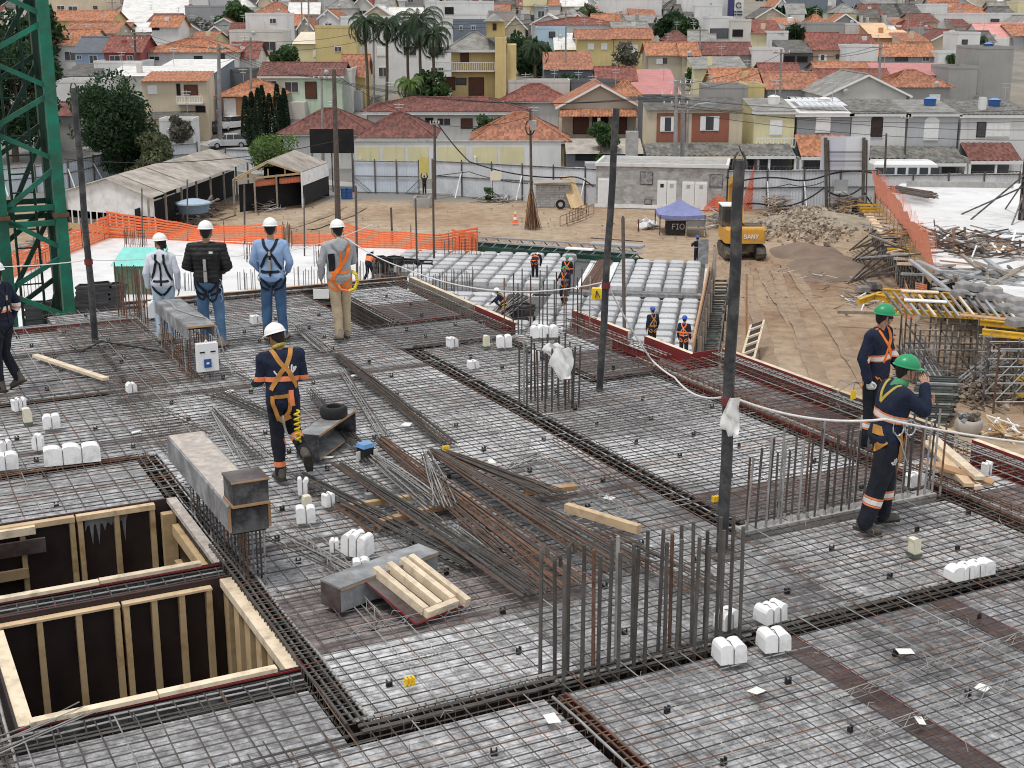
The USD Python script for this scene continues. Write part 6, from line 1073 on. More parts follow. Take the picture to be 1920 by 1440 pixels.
t = thing('barrow_wheel', 'black tyre of a cart below the leaning planks', 'tyre',at(1051,392,.35)); c = at(1051,392,.0) + [0,0,.4]; k = np.linspace(0,2 * np.pi,21); V = np.array([[(c[0] + r * math.cos(q),c[1] + y,c[2] + r * math.sin(q)) for q in k] for r,y in ((.2,-.1),(.4,-.12),(.42,0),(.4,.12),(.2,.1))]); MB().grid(V).build('tread',TIRE,t,40); MB().tube([c - [0,.12,0],c + [0,.1,0]],.2,14).build('rim',GALV,t)
t = thing('brush_sheaf', 'tall brown sheaf of bundled wire and sticks on the yard', 'sheaf',at(998,430)); c = at(998,428); rg = random.Random(6)
for i in range(110): a = rg.uniform(0,6.3); r = rg.uniform(.1,.75); MB().tube(wob(c + [math.cos(a) * r,math.sin(a) * r,0],c + [math.cos(a + .3) * r * .3 - .1,math.sin(a) * r * .3,rg.uniform(1.8,3.2)],4,.05,rg),.022,4).build('stick',RUST if i % 3 else WOODR,t)
for k,(x,y) in enumerate([(966,418),(667,362)]):
    c = at(x,y); t = thing('traffic_cone',['orange and white traffic cone beside the sheaf of wire', 'orange and white traffic cone by the gate'][k], 'traffic cone',c); MB().box(c + [0,0,.03],(.5,.5,.05)).build('base',NET,t)
    for i in range(4): MB().tube([c + [0,0,.055 + i * .22],c + [0,0,.055 + (i + 1) * .22 - .003]],[.2 - i * .045,.2 - (i + 1) * .045],12).build('band',NET if i % 2 == 0 else WHITEP,t)
for k,(x0,y0,x1,y1) in enumerate([(1068,415,1100,400),(1050,425,1085,412)]):
    a,b = at(x0,y0),at(x1,y1); t = thing('wire_trestle',['rusty wire trestle on the yard, right one', 'rusty wire trestle on the yard, left one'][k], 'trestle',a)
    for z in (.05,.8):
        for o in (0,.6): MB().tube([a + [o,0,z],b + [o,0,z]],.025,5).build('rail',RUST,t)
    for f in (0,.33,.66,1): 
        for o in (0,.6): q = a + (b - a) * f + [o,0,0]; MB().tube([q,q + [0,0,.8]],.025,5).build('leg',RUST,t)
# ---------------------------------------------------------------- long sheds on the left
def corr_roof(mb,a,b,c,d,n,amp=.05):
    """a-b along the eave, d-c along the ridge; corrugations run from eave to ridge"""
    a,b,c,d = [np.asarray(q,float) for q in (a,b,c,d)]; f = np.linspace(0,1,2 * n + 1)[:,None]; o = np.zeros((2 * n + 1,3)); o[1::2,2] = amp; V = np.stack([a + (b - a) * f + o,d + (c - d) * f + o]); mb.grid(V)
gl,gr = at(143,430),at(285,428); rn,rf = at(197,335,4.2),at(395,280,4.2); en,ef = at(285,372,3),at(470,303,3); dd = np.array([rf[0] - rn[0],rf[1] - rn[1],0]); ew = np.array([2 * rn[0] - en[0],2 * rn[1] - en[1],3.0]); ewf = ew + dd
t = thing('long_shed', 'long open shed with a weathered sheet roof and white gable end', 'shed',(rn[0],rn[1],0))
nseg = 9
for i in range(nseg):
    f0,f1 = i / nseg,(i + 1) / nseg - .004; o = [0,0,.03 * (i % 2) + rnd.uniform(-.02,.03)]; m = MB(); corr_roof(m,en + (ef - en) * f0 + o,en + (ef - en) * f1 + o,rn + dd * f1 + o,rn + dd * f0 + o,14); m.build('roof_sheet',TIN,t); m = MB(); corr_roof(m,ew + dd * f1 + o,ew + dd * f0 + o,rn + dd * f0 + o,rn + dd * f1 + o,14); m.build('roof_sheet',TIN,t)
g0 = np.array([ew[0],ew[1],0]); g1 = np.array([en[0],en[1],0]); ins = unit(dd) * .3
MB().add([g0 + ins + [0,0,1.6],g1 + ins + [0,0,1.6],g1 + ins + [0,0,2.95],rn + ins + [0,0,-.08],g0 + ins + [0,0,2.95]],[[0,1,2],[0,2,3],[0,3,4]]).build('gable_panel',TINW,t)
for i in range(15): p = g0 + (g1 - g0) * i / 14 + ins; MB().box(p + [0,0,.8],(.09,.09,1.6)).build('stud',TINW,t)
MB().beam(g0 + ins - [0,.1,0] + [0,0,.35],g1 + ins - [0,.1,0] + [0,0,.35],.06,.55).build('yellow_board',WOODY,t); MB().beam(g0 + ins + [0,.3,.5],g1 + ins + [0,.3,.5],.05,1.).build('inner_wall',WOODG,t)
for i in range(8): p = en + (ef - en) * (i / 7) + [-.3,0,0]; MB().beam((p[0],p[1],0),(p[0],p[1],3),.14,.14).build('post',WOODG,t); q = ew + dd * (i / 7); MB().beam((q[0],q[1],0),(q[0],q[1],3),.14,.14).build('post',WOODG,t)
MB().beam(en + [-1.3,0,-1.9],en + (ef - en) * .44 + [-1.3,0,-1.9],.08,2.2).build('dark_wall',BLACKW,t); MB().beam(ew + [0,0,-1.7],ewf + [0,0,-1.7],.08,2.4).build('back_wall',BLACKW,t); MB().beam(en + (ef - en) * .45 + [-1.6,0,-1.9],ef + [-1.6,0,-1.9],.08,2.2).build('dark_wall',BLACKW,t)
pk,pf,er,erf = at(501,302,4.2),at(553,282,4.2),at(565,323,3),at(615,305,3); el = np.array([2 * pk[0] - er[0],2 * pk[1] - er[1],3.]); d2 = pf - pk; elf = el + d2
t = thing('gabled_shed', 'open-gabled shed with black lower walls at the right end of the long shed', 'shed',(pk[0],pk[1],0))
for i in range(4):
    f0,f1 = i / 4,(i + 1) / 4 - .005; m = MB(); corr_roof(m,er + (erf - er) * f0,er + (erf - er) * f1,pk + d2 * f1,pk + d2 * f0,10); m.build('roof_sheet',TIN,t); m = MB(); corr_roof(m,el + d2 * f1,el + d2 * f0,pk + d2 * f0,pk + d2 * f1,10); m.build('roof_sheet',TIN,t)
for a,b in ((el,er),(el,pk),(pk,er)): MB().beam(a + [0,.1,-.1],b + [0,.1,-.1],.1,.16).build('truss_bar',WOODY,t)
for f in (.25,.5,.75): p = el + (er - el) * f; MB().beam(p + [0,.1,-.1],p + [0,.1,.55],.08,.1).build('truss_bar',WOODY,t)
for f in (0,.3,.62,1): p = el + (er - el) * f; MB().beam((p[0],p[1],0),(p[0],p[1],3),.13,.13).build('post',TINW if f > .9 else WOODG,t)
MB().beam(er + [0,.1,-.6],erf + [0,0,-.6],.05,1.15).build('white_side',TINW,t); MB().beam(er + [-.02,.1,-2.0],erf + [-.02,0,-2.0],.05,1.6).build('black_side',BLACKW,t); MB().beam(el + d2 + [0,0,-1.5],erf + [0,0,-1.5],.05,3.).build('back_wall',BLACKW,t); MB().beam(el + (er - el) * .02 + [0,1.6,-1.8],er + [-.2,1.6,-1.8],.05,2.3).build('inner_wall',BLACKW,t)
t = thing('pipe_rack', 'row of orange pipes hung under the gable of the shed', 'pipes',el + [1,.8,-.55])
for f0,f1 in ((.30,.60),(.66,.98)):
    for k in range(7): p = el + (er - el) * (f0 + (f1 - f0) * (k + .5) / 7) + [0,.6,-.62]; MB().tube([p - [.18,0,0],p + [.17,0,0]],.26,8).build('pipe',mat('pipe_orange',(.62,.22,.13),.6,.1,3) if not stage.GetPrimAtPath(L + 'pipe_orange') else L + 'pipe_orange',t)
c = at(363,398,1.2); t = thing('water_tank', 'blue round water tank with a pale lid under the shed roof', 'water tank',c); k = np.linspace(0,2 * np.pi,25)
V = np.array([[(c[0] + r * math.cos(q),c[1] + r * math.sin(q),c[2] + z) for q in k] for r,z in ((1.1,0),(1.3,.7))]); MB().grid(V[:,::-1]).build('tank_wall',mat('tank_blue',(.13,.19,.26),.6,.1,2),t,40); V = np.array([[(c[0] + r * math.cos(q),c[1] + r * math.sin(q),c[2] + z) for q in k] for r,z in ((1.36,.68),(1.34,.78),(.5,1.02),(.02,1.05))]); MB().grid(V[:,::-1]).build('lid',mat('tank_lid',(.36,.45,.54),.6,.1,2),t,40)
for k,(x,y,l) in enumerate([(646,372, 'left'),(655,372, 'right')]):
    c = at(x,y); t = thing('blue_drum', f'blue drum by the gate, {l} one of the pair', 'drum',c); MB().tube([c,c + [0,0,.9]],.3,14).build('drum_wall',BLUE,t,40)
    for z in (.3,.6,.9): MB().tube([c + [0,0,z - .02],c + [0,0,z + .02]],.32,14).build('hoop',BLUE,t,40)
def heap(label,x0,y0,x1,y1,n,z,mats_,sz,cat='debris pile',name='debris_pile',long=True,seed=1,zb=0.):
    rg = random.Random(seed); a,b = at(x0,y0,zb),at(x1,y1,zb); c = (a + b) / 2; rx,ry = abs(b[0] - a[0]) / 2,max(.6,abs(b[1] - a[1]) / 2); t = thing(name,label,cat,c)
    for i in range(n):
        u,v = rg.gauss(0,.45),rg.gauss(0,.45); hh = z * max(0,1 - u * u - v * v) * rg.random(); p = c + [u * rx,v * ry,hh + .08]; an,el_ = rg.uniform(0,6.3),rg.uniform(-.35,.35); d = np.array([math.cos(an) * math.cos(el_),math.sin(an) * math.cos(el_),math.sin(el_)]); l = sz * rg.uniform(.4,1.3)
        if long: MB().beam(p - d * l / 2,p + d * l / 2,sz * .055 * rg.uniform(.5,1.6),sz * .03).build('piece',mats_[rg.randrange(len(mats_))],t)
        else:
            pts = np.array([[rg.gauss(0,1) for _ in range(3)] for _ in range(9)]); pts = pts / np.linalg.norm(pts,axis=1,keepdims=True) * l * .5 * [1,1,.7]; q = m3.Manifold.hull_points(pts + p).to_mesh(); MB().add(np.array(q.vert_properties[:,:3]),np.array(q.tri_verts)).build('piece',mats_[rg.randrange(len(mats_))],t)
heap('grey timber offcuts heaped under the long shed',300,425,440,395,80,1.6,[WOODG,STEELD,POLEB,FORMG],2.4,seed=2); heap('pale sacks and offcuts in front of the gabled shed',460,402,540,388,36,.7,[TINW,CONC,WOODG],1.2,seed=3); heap('debris along the foot of the middle fence',870,382,985,372,60,.5,[CONC,WOODG,TINW,STEELD],1.3,seed=4)
heap('timber and scrap heap behind the excavator',1440,412,1480,392,70,1.6,[WOODR,WOODG,CONC],2.0,seed=5); heap('dark board heap in front of the right fence',1560,415,1640,392,70,1.5,[WOODR,WOODG,RUBD,POLEB],2.4,seed=6); heap('scrap heap right of the blue canopy',1325,430,1385,410,70,1.1,[GALV,WOODG,TINW,CONC],1.8,seed=7); heap('white sacks lying beside the blue canopy',1190,432,1235,422,20,.6,[TINW,TINW,CONC],.8,seed=8,long=False); heap('scrap between crane mast and long shed',20,520,130,430,90,.8,[TINW,WOODG,FORMG,STEELD],2.0,seed=9)
heap('red rags and scrap by the right fence',1495,388,1510,382,10,.4,[REDP],.8,seed=10,long=False)
rg = random.Random(12); m1,m2 = MB(),MB()
for i in range(900):
    x,y = rg.gauss(1525,55),rg.gauss(418,17)
    if not (1420 < x < 1650 and 388 < y < 462): continue
    c = at(x,y); hh = .8 * math.exp(-((x - 1520) / 60) ** 2 - ((y - 412) / 18) ** 2); pts = np.array([[rg.gauss(0,1) for _ in range(3)] for _ in range(8)]); pts = pts / np.linalg.norm(pts,axis=1,keepdims=True) * rg.uniform(.08,.27); q = m3.Manifold.hull_points(pts + c + [0,0,hh * rg.uniform(.6,1.) + .03]).to_mesh(); (m1 if rg.random() < .75 else m2).add(np.array(q.vert_properties[:,:3]),np.array(q.tri_verts))
t = thing('rubble_heap', 'heap of pale broken stone in front of the right fence', 'rubble',at(1520,420),kind='stuff'); m1.build('pale_stones',RUBBLE,t); m2.build('dark_stones',RUBD,t)
def mound(label,x0,y0,x1,y1,h,m=DIRTM):
    a,b = at(x0,y0),at(x1,y1); n = 26; U,V_ = np.meshgrid(np.linspace(-1,1,n),np.linspace(-1,1,n),indexing='ij'); r = np.sqrt(U ** 2 + V_ ** 2); X_ = (a[0] + b[0]) / 2 + U * abs(b[0] - a[0]) / 2; Y_ = (a[1] + b[1]) / 2 + V_ * abs(b[1] - a[1]) / 2
    Z_ = h * np.clip(1 - r,0,1) ** .8 * (.6 + .8 * meshkit.fbm(np.stack([X_ * .8,Y_ * .8,X_ * 0],-1),4,5)) - .12; one('earth_mound',MB().grid(np.stack([X_,Y_,Z_],-1)),m,label, 'earth mound',smooth=True)
mound('dark earth mound right of the excavator',1455,488,1560,458,.8); mound('dark earth mound below the pink net',1500,525,1640,480,.8); mound('low earth mound behind the rubble',1430,430,1640,400,.9,RUBBLE)
# blue canopy with its furniture
p0,p1 = at(1236,440),at(1322,442); w = p1[0] - p0[0]; c = (p0 + p1) / 2 + [0,w / 2,0]; t = thing('canopy_tent', 'blue pop-up canopy on four legs in the yard', 'canopy',c); zt,ze = atd(1282,373,c[1])[2],atd(1236,402,p0[1])[2]
top = np.array([c[0],c[1],zt]); cor = [np.array([c[0] + sx_ * w / 2,c[1] + sy_ * w / 2,ze]) for sx_,sy_ in ((-1,-1),(1,-1),(1,1),(-1,1))]
for i in range(4):
    a,b = cor[i],cor[(i + 1) % 4]; n = 8; V = np.array([[(a + (b - a) * s) * (1 - k) + top * k + [0,0,-.25 * math.sin(math.pi * k) * (1 - .6 * abs(2 * s - 1)) - .1 * (1 - k) * math.sin(math.pi * s)] for s in np.linspace(0,1,n)] for k in np.linspace(0,1,n)]); MB().grid(V).build('roof_panel',TARP,t,True)
    V = np.array([[a + (b - a) * s + [0,0,-.1 * math.sin(math.pi * s) - dz] for s in np.linspace(0,1,n)] for dz in (.3,0)]); MB().grid(V).build('valance',TARP,t,True); MB().tube([(a[0],a[1],0),a],.05,6).build('leg',STEELD,t)
cb = at(1272,440); t = thing('black_cabinet', 'black cabinet marked FIO under the blue canopy', 'cabinet',cb); cz = 1.05; MB().b2((cb[0] - .95,cb[1],.05),(cb[0] + .55,cb[1] + .7,cz)).build('cabinet_body',BLACKP,t); MB().b2((cb[0] - 1.0,cb[1] - .05,cz + .003),(cb[0] + .6,cb[1] + .75,cz + .06)).build('cabinet_top',GALV,t)
tx_ = meshkit.text_mesh('FIO',.42,.01); v = np.array(tx_.vertices); v = np.c_[v[:,0] + cb[0] - .55,cb[1] - .005 - v[:,2],v[:,1] + .4]; MB().add(v,np.array(tx_.faces)).build('lettering',GALV,t)
cb = at(1305,442); t = thing('garden_bench', 'grey wooden armchair bench in front of the blue canopy', 'bench',cb,.1)
for x in (-.7,.7): MB().beam(cb + [x - .1,-.2,0],cb + [x,.1,1.0],.08,.08).build('leg',WOODG,t); MB().beam(cb + [x + .1,.6,0],cb + [x,.4,1.0],.08,.08).build('leg',WOODG,t)
MB().box(cb + [0,.2,.5],(1.4,.6,.07)).build('seat',WOODG,t); MB().box(cb + [0,.5,.85],(1.4,.06,.5)).build('backrest',GALV,t)
# excavator seen from behind
ex = at(1398,488); t = thing('excavator', 'yellow excavator seen from behind at the end of the dirt track', 'excavator',ex,0); o = lambda mb: mb
for s in (-1,1):
    x = ex[0] + s * 1.05; pr = [(ex[1] + .25,0.02),(ex[1] + 3.6,.02),(ex[1] + 3.95,.4),(ex[1] + 3.6,.82),(ex[1] + .25,.82),(ex[1] - .1,.4)]; m = MB(); ext_y(m,pr,x - .32,x + .32,lambda v: np.c_[v[:,1],v[:,0],v[:,2]]); tk = m.build('track',EXD,t)
    for i in range(9): MB().box((x,ex[1] - .09 if i < 1 else ex[1] + .25 + i * .36,.42 if i < 1 else .85),(.66,.07,.05)).build('track_shoe',EXD,tk)
MB().b2((ex[0] - .8,ex[1] + .6,.45),(ex[0] + .8,ex[1] + 3.2,1.0)).build('undercarriage',EXD,t)
cw = m3.Manifold.hull_points(np.array([(sx_ * 1.36 * k,y,z) for sx_ in (-1,1) for k,y,z in ((1,.75,1.08),(1,.75,2.0),(.97,.75,2.16),(.86,.12,1.1),(.86,.12,1.95),(.78,.2,2.12),(.98,.42,1.08),(.98,.42,2.0))])).to_mesh(); MB().add(np.array(cw.vert_properties[:,:3]) + ex,np.array(cw.tri_verts)).build('counterweight',EXY,t,35)
MB().b2((ex[0] - 1.35,ex[1] + .78,1.05),(ex[0] + 1.35,ex[1] + 3.6,1.95)).build('engine_housing',EXY,t); MB().b2((ex[0] + .1,ex[1] + 1.2,1.96),(ex[0] + 1.25,ex[1] + 2.6,2.15)).build('engine_hood',EXD,t)
cbp = MB().b2((ex[0] - 1.38,ex[1] + 1.9,1.96),(ex[0] - .35,ex[1] + 3.7,3.35)).build('cab',EXD,t); MB().b2((ex[0] - 1.22,ex[1] + 1.87,2.3),(ex[0] - .5,ex[1] + 1.898,3.15)).build('rear_window',GLASSD,cbp); MB().b2((ex[0] - 1.42,ex[1] + 1.85,3.352),(ex[0] - .3,ex[1] + 3.75,3.42)).build('cab_roof',TINW,cbp)
tx_ = meshkit.text_mesh('SANY',.27,.015,True); v = np.array(tx_.vertices); v[:,0] -= v[:,0].mean(); v = np.c_[v[:,0] + ex[0] + .28,ex[1] + .10 - v[:,2],v[:,1] + ex[2] + 1.45]; MB().add(v,np.array(tx_.faces)).build('lettering',WHITEP,t); MB().b2((ex[0] + .65,ex[1] + .14,1.2),(ex[0] + 1.12,ex[1] + .16,1.3)).build('rear_lamp',REDP,t)
bp = [(ex[1] + 3.2,1.9),(ex[1] + 5.2,4.9),(ex[1] + 7.6,4.3)]
MB().beam((ex[0] + .05,bp[0][0],bp[0][1]),(ex[0] + .05,bp[1][0],bp[1][1]),.5,.6).build('boom',EXY,t); MB().beam((ex[0] + .05,bp[1][0],bp[1][1]),(ex[0] + .05,bp[2][0],bp[2][1]),.45,.5).build('boom',EXY,t); MB().beam((ex[0] + .05,bp[2][0],bp[2][1]),(ex[0] + .05,bp[2][0] + .5,.8),.32,.38).build('dipper',EXY,t); MB().box((ex[0] + .05,bp[2][0] + .4,.55),(1.1,.9,.8),0,.7).build('bucket',EXD,t)
for s in (-.4,.5): MB().tube([(ex[0] + s * .6,bp[0][0] + .2,1.6),(ex[0] + s * .6,bp[1][0] - .8,3.6)],.08,8).build('hydraulic_ram',GALV,t)
net('tall crumpled orange net behind the excavator boom',((1392,396),(1410,392)),3.6,NET,0.,10,post=False,top=(.2,.6,1.)); net('low crumpled orange net beside the canopy',((1320,398),(1340,394),(1372,402)),1.0,NET,0.,6,post=False,top=(.4,1.5,.7))
# ---------------------------------------------------------------- edge of the podium, rack and ladder
t = thing('bar_rack', 'long rack of dark cross bars at the right edge of the waffle forms', 'rack',at(1340,590,1.6)); rg = random.Random(1)
for i in range(30):
    f = i / 29; y = 526 + 128 * f ** .82; x0,x1 = 1327 - 18 * f,1364 - 24 * f * .9; MB().beam(at(x0,y,1.7),at(x1 + rg.uniform(-2,3),y + rg.uniform(-1,1),1.7),.12,.1).build('cross_bar',GREENB if i % 3 else STEELD,t)
for a,b in (((1326,522),(1306,656)),((1366,524),(1346,660))): MB().beam(at(*a,1.55),at(*b,1.55),.1,.14).build('side_rail',STEELD,t)
for s in range(5): 
    for a,b in (((1326,522),(1306,656)),((1366,524),(1346,660))): p = at(*a,1.55) + (at(*b,1.55) - at(*a,1.55)) * s / 4; MB().tube([(p[0],p[1],0),p],.05,6).build('leg',STEELD,t)
t = thing('edge_plank', 'brown boards along the right edge of the waffle forms', 'edge board',at(1325,502,PZ)); MB().beam(at(1330,502,PZ + .2),at(1298,655,PZ + .2),.08,.6).build('board',WOODR,t); MB().beam(at(1337,503,PZ - .3),at(1306,655,PZ - .3),.06,.9).build('outer_board',FILM,t)
for i in range(6): p = at(1336 - i * 5.5,510 + i * 27,PZ); MB().tube([(p[0] + .1,p[1],0),(p[0] + .1,p[1],PZ + .3)],.06,6).build('post',WOODG,t)
t = thing('ladder_panel', 'dark formwork panel with pale battens leaning behind the right edge board', 'formwork panel',at(1385,690)); a,b,c2 = at(1382,702,.2),at(1412,690,.3),atd(1408,610,64.5); ex_,ey_ = unit(b - a),None; wv = c2 - a; lw = np.linalg.norm(wv); ey_ = wv / lw
for i in range(6): p = a + ey_ * lw * (i + .3) / 6; MB().beam(p,p + ex_ * 1.0,.1,.14).build('batten',WOODL,t)
V = np.array([[a + [0,.06,0],a + ex_ * 1.0 + [0,.06,0]],[a + wv + [0,.06,0],a + wv + ex_ * 1.0 + [0,.06,0]]]); MB().grid(V).build('board',FILMD,t); MB().beam(a,a + wv,.1,.1).build('side_batten',WOODL,t); MB().beam(a + ex_ * 1.02,a + wv + ex_ * 1.02,.1,.1).build('side_batten',WOODL,t)
tpost('rust-orange stake standing on the dirt track',1400,652,516,.05,0,WOODR,name='stake'); tpost('short dark stake beside the leaning panel',1416,652,618,.06,0,POLEB,name='stake'); tpost('grey post with white rope at the far corner of the waffle forms',1340,520,462,.09,PZ,TIN,name='post'); tpost('dark stake in front of the blue canopy',1197,434,412,.06,0,RUST,name='stake')
# ---------------------------------------------------------------- right-hand slab, its net, props and scaffold
net('faded pink-orange net along the left edge of the right-hand slab',((1644,372),(1668,395),(1700,440),(1726,478),(1752,508)),1.8,NETP,PZ,12,lean=-.5,post=False,top=(1.25,1.,1.1,.95,1.1),fill=.97); net('faded net remnant hanging on the yellow beams',((1686,578),(1700,580)),1.0,NETP,1.9,8,post=False); net('strip of orange net caught on the scaffold',((1694,596),(1712,600)),2.1,NETP,.7,8,post=False,top=(1,.5)); net('scrap of orange net lying on the yellow beams',((1716,548),(1738,552)),.5,NETP,PZ,5,post=False)
t = thing('slab_edge_form', 'pale plywood and yellow beam ends along the left edge of the right-hand slab', 'edge form',at(1700,450,PZ)); a,b = at(1646,375,PZ),at(1752,508,PZ); d = unit(b - a); s = np.array([d[1],-d[0],0]); s = s if s[0] < 0 else -s
MB().beam(a + s * .1 - [0,0,.3],b + s * .1 - [0,0,.3],.06,.8).build('side_board',WOODY,t); MB().beam(a + d * 6 + s * 1.1 - [0,0,.35],a + d * 15 + s * 1.0 - [0,0,.35],.5,.05).build('walk_board',WOODL,t)
for i in range(16): p = a + d * (1 + i * 1.6); MB().beam(p + s * 1.5 - [0,0,.25],p - s * .2 - [0,0,.25],.09,.14).build('beam_end',YBEAM if i in (0,1,2,12) else WOODL,t)
for i in range(12): p = a + d * (3 + i * 2.0) + s * .6; MB().tube([p - [0,0,.4],p + [0,0,1.1]],.03,5).build('rail_post',WOODR,t)
rg = random.Random(21)
for k,(tx0,ty0) in enumerate(((1643,417),(1648,430),(1650,448))):
    t = thing('raking_props',['upper group of raking steel props against the right-hand slab', 'middle group of raking steel props against the right-hand slab', 'lower group of raking steel props against the right-hand slab'][k], 'props',at((1593,1587,1590)[k],(470,497,532)[k]))
    for i in range(5): g = at((1593,1587,1590)[k] + i * 7,(470,497,532)[k] - i * 2.5); MB().tube([g,at(tx0 + i * 9,ty0 + 12 + k * 6 + i * 9,2.4)],.06,6).build('prop',STEELD,t)
t = thing('shoring_props', 'dark forest of steel props and ledgers under the right-hand slab', 'props',(26,75,0))
for i in range(24):
    for k in range(4): p = a + d * (1 + i * 1.12) - s * (.3 + k * 1.3) + s * .6; MB().tube([(p[0],p[1],0),(p[0],p[1],PZ - .38)],.055,6).build('prop',STEELD if rg.random() < .8 else GALV,t)
for k in range(4):
    for z in (.9,1.9): p = a - s * (.3 + k * 1.3) + s * .6; MB().tube([(p + d)[:2].tolist() + [z],(p + d * 27)[:2].tolist() + [z]],.035,5).build('ledger',STEELD,t)
for i in range(0,24,2): p = a + d * (1 + i * 1.12) + s * .3; MB().tube([(p[0],p[1],z_) for z_ in (1.0,)] + [tuple((p - s * 4.2)[:2]) + (1.0,)],.035,5).build('ledger',STEELD,t)
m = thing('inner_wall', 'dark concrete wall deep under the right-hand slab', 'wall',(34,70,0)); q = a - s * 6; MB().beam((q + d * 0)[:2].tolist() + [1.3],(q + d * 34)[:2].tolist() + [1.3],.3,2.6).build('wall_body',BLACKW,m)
# scaffold with yellow beams
t = thing('shoring_scaffold', 'steel shoring scaffold under the yellow beams at the right', 'scaffold',(21,58,0)); X0,Y0 = 17.6,56.2
for i in range(9):
    for k in range(6):
        x,y = X0 + i * 1.35 + .15 * k,Y0 + k * 1.25 - .12 * i; zt = 2.75; MB().tube([(x,y,0),(x,y,zt)],.042,6).build('standard',STEELD if rg.random() < .9 else GALV,t); MB().tube([(x,y,zt),(x,y,zt + .22)],.03,5).build('screw_jack',GALV,t)
        if i < 8 and k < 5:
            for z in (.35,1.25,2.2): MB().tube([(x,y,z),(x + 1.35,y - .12,z)],.028,5).build('ledger',STEELD if rg.random() < .85 else GALV,t)
        if k < 5 and i < 8 and (i + k) % 2 == 0: MB().tube([(x,y,.3),(x + .15,y + 1.25,2.2)],.026,5).build('brace',STEELD,t); MB().tube([(x,y,2.2),(x + 1.35,y - .12,.4)],.026,5).build('brace',STEELD,t)
t = thing('scaffold_tower', 'lower scaffold tower standing at the right border', 'scaffold',at(1880,760))
for i in range(3):
    for k in range(3):
        p = at(1862,775) + [i * 1.3,k * 1.3,0]; MB().tube([p,p + [0,0,2.9]],.045,6).build('standard',STEELD if k else RUST,t)
        for z in (.5,1.3,2.0,2.75):
            if i < 2: MB().tube([p + [0,0,z],p + [1.3,0,z]],.028,5).build('ledger',GALV,t)
            if k < 2: MB().tube([p + [0,0,z],p + [0,1.3,z]],.028,5).build('ledger',STEELD,t)
        if i < 2: MB().tube([p + [0,0,.5],p + [1.3,0,2.0]],.024,5).build('brace',GALV,t)
    q = at(1900,755) + [0,0,.3 + i * .75]; MB().beam(q,q + [1.2,.2,0],.3,.12).build('orange_plate',YBEAM,t)
t = thing('yellow_beam_platform', 'yellow formwork beams lying on the scaffold under loose boards', 'beams',at(1775,570,PZ)); 
def yb(x0,y0,x1,y1,z=2.95,h=.26,m=YBEAM): a,b = at(x0,y0,z),at(x1,y1,z); MB().beam(a,b,.08,h - .1).build('web',m,t); [MB().beam(a + [0,0,o],b + [0,0,o],.16,.05).build('flange',m,t) for o in (-(h / 2 - .02),h / 2 - .02)]
for q in ((1670,583,1880,596),(1640,556,1684,562),(1655,546,1720,550),(1610,566,1650,552),(1660,562,1790,570),(1838,604,1920,613),(1842,622,1930,632),(1700,549,1800,556)): yb(*q)
for i in range(15): x = 1668 + i * 15; MB().beam(at(x - 8,548 + i * .5,3.16),at(x + 26,590 + i * .6,3.16),.1,.1).build('cross_batten',(STEELD,WOODG,GALV,WOODG,WOODL)[i % 5],t)
for i,(x0,y0,x1,y1) in enumerate(((1695,562,1775,566),(1690,545,1760,548),(1750,540,1830,553),(1800,590,1900,600))): MB().beam(at(x0,y0,3.3),at(x1,y1,3.3),.45,.05).build('loose_board',(TINW,WOODL,FORMG,WOODR)[i],t)
wo = None
for i,(x,y) in enumerate([(1808,541),(1835,545),(1862,550),(1800,556),(1850,562),(1880,566),(1905,572),(1885,583),(1910,590),(1925,602),(1640,540),(1618,546),(1905,610)]):
    lab = 'worn grey waffle form on the platform at the right edge'; lo = at(x,y,3.12 if x > 1700 else .05)
    if wo is None: wo = thing('worn_waffle_form',lab, 'waffle form',lo,.2, 'worn waffle forms at the right'); MB().tm(rb_).build('shell',WAFFOLD,wo,35,True)
    else: dup(wo,lo,.2 + rg.uniform(-.1,.1),lab if x > 1700 else 'white waffle form lying on the ground left of the yellow beams')
plat = structure('platform_boards'); extr([at(x,y,3.05)[:2] for x,y in ((1785,535),(1930,560),(1960,640),(1880,590),(1800,562))],2.98,3.05,FORMG, 'board',plat)
heap('broken boards and battens strewn over the right-hand slab',1720,505,1900,425,170,.4,[WOODG,TINW,WOODR,FORMG,POLEB,RUST,STEELD],2.3,seed=31,zb=PZ); heap('long pale tubes and battens lying at the front of the right-hand slab',1770,540,1900,505,26,.25,[GALV,WOODG,TIN],4.0,seed=32,zb=PZ)
t = thing('bar_stack', 'dense bundle of rusty bars on the far left corner of the right-hand slab', 'bar bundle',at(1692,360,PZ)); 
for i in range(60): p = at(1672 + rg.uniform(-8,14),352 + rg.uniform(-4,8),PZ + rg.uniform(.0,.9)); MB().tube(wob(p,p + [1.9 + rg.uniform(-.3,.3),-2.6,-.1],3,.05,rg),.035,4).build('bar',REBAR if i % 3 else RUST,t)
t = thing('wall_form', 'tall dark ribbed wall form with raking props at the right border', 'wall form',at(1915,415,PZ)); q = at(1908,412,PZ)
MB().b2(q + [.0,-.2,0],q + [3,0,4.0]).build('panel',FILMD,t)
for i in range(7): MB().box(q + [.15 + i * .45,-.3,2.0],(.12,.16,4.1)).build('rib',STEELD,t)
for z in (.6,1.6,2.6,3.6): MB().box(q + [1.5,-.42,z],(3.1,.1,.16)).build('waling',STEELD if z < 3 else YBEAM,t)
for x,y,z in ((1802,402,2.2),(1820,412,3.0),(1885,392,2.6),(1897,422,1.6)): MB().tube([at(x,y,PZ),q + [.1,-.3,z]],.06,6).build('prop',STEELD,t)
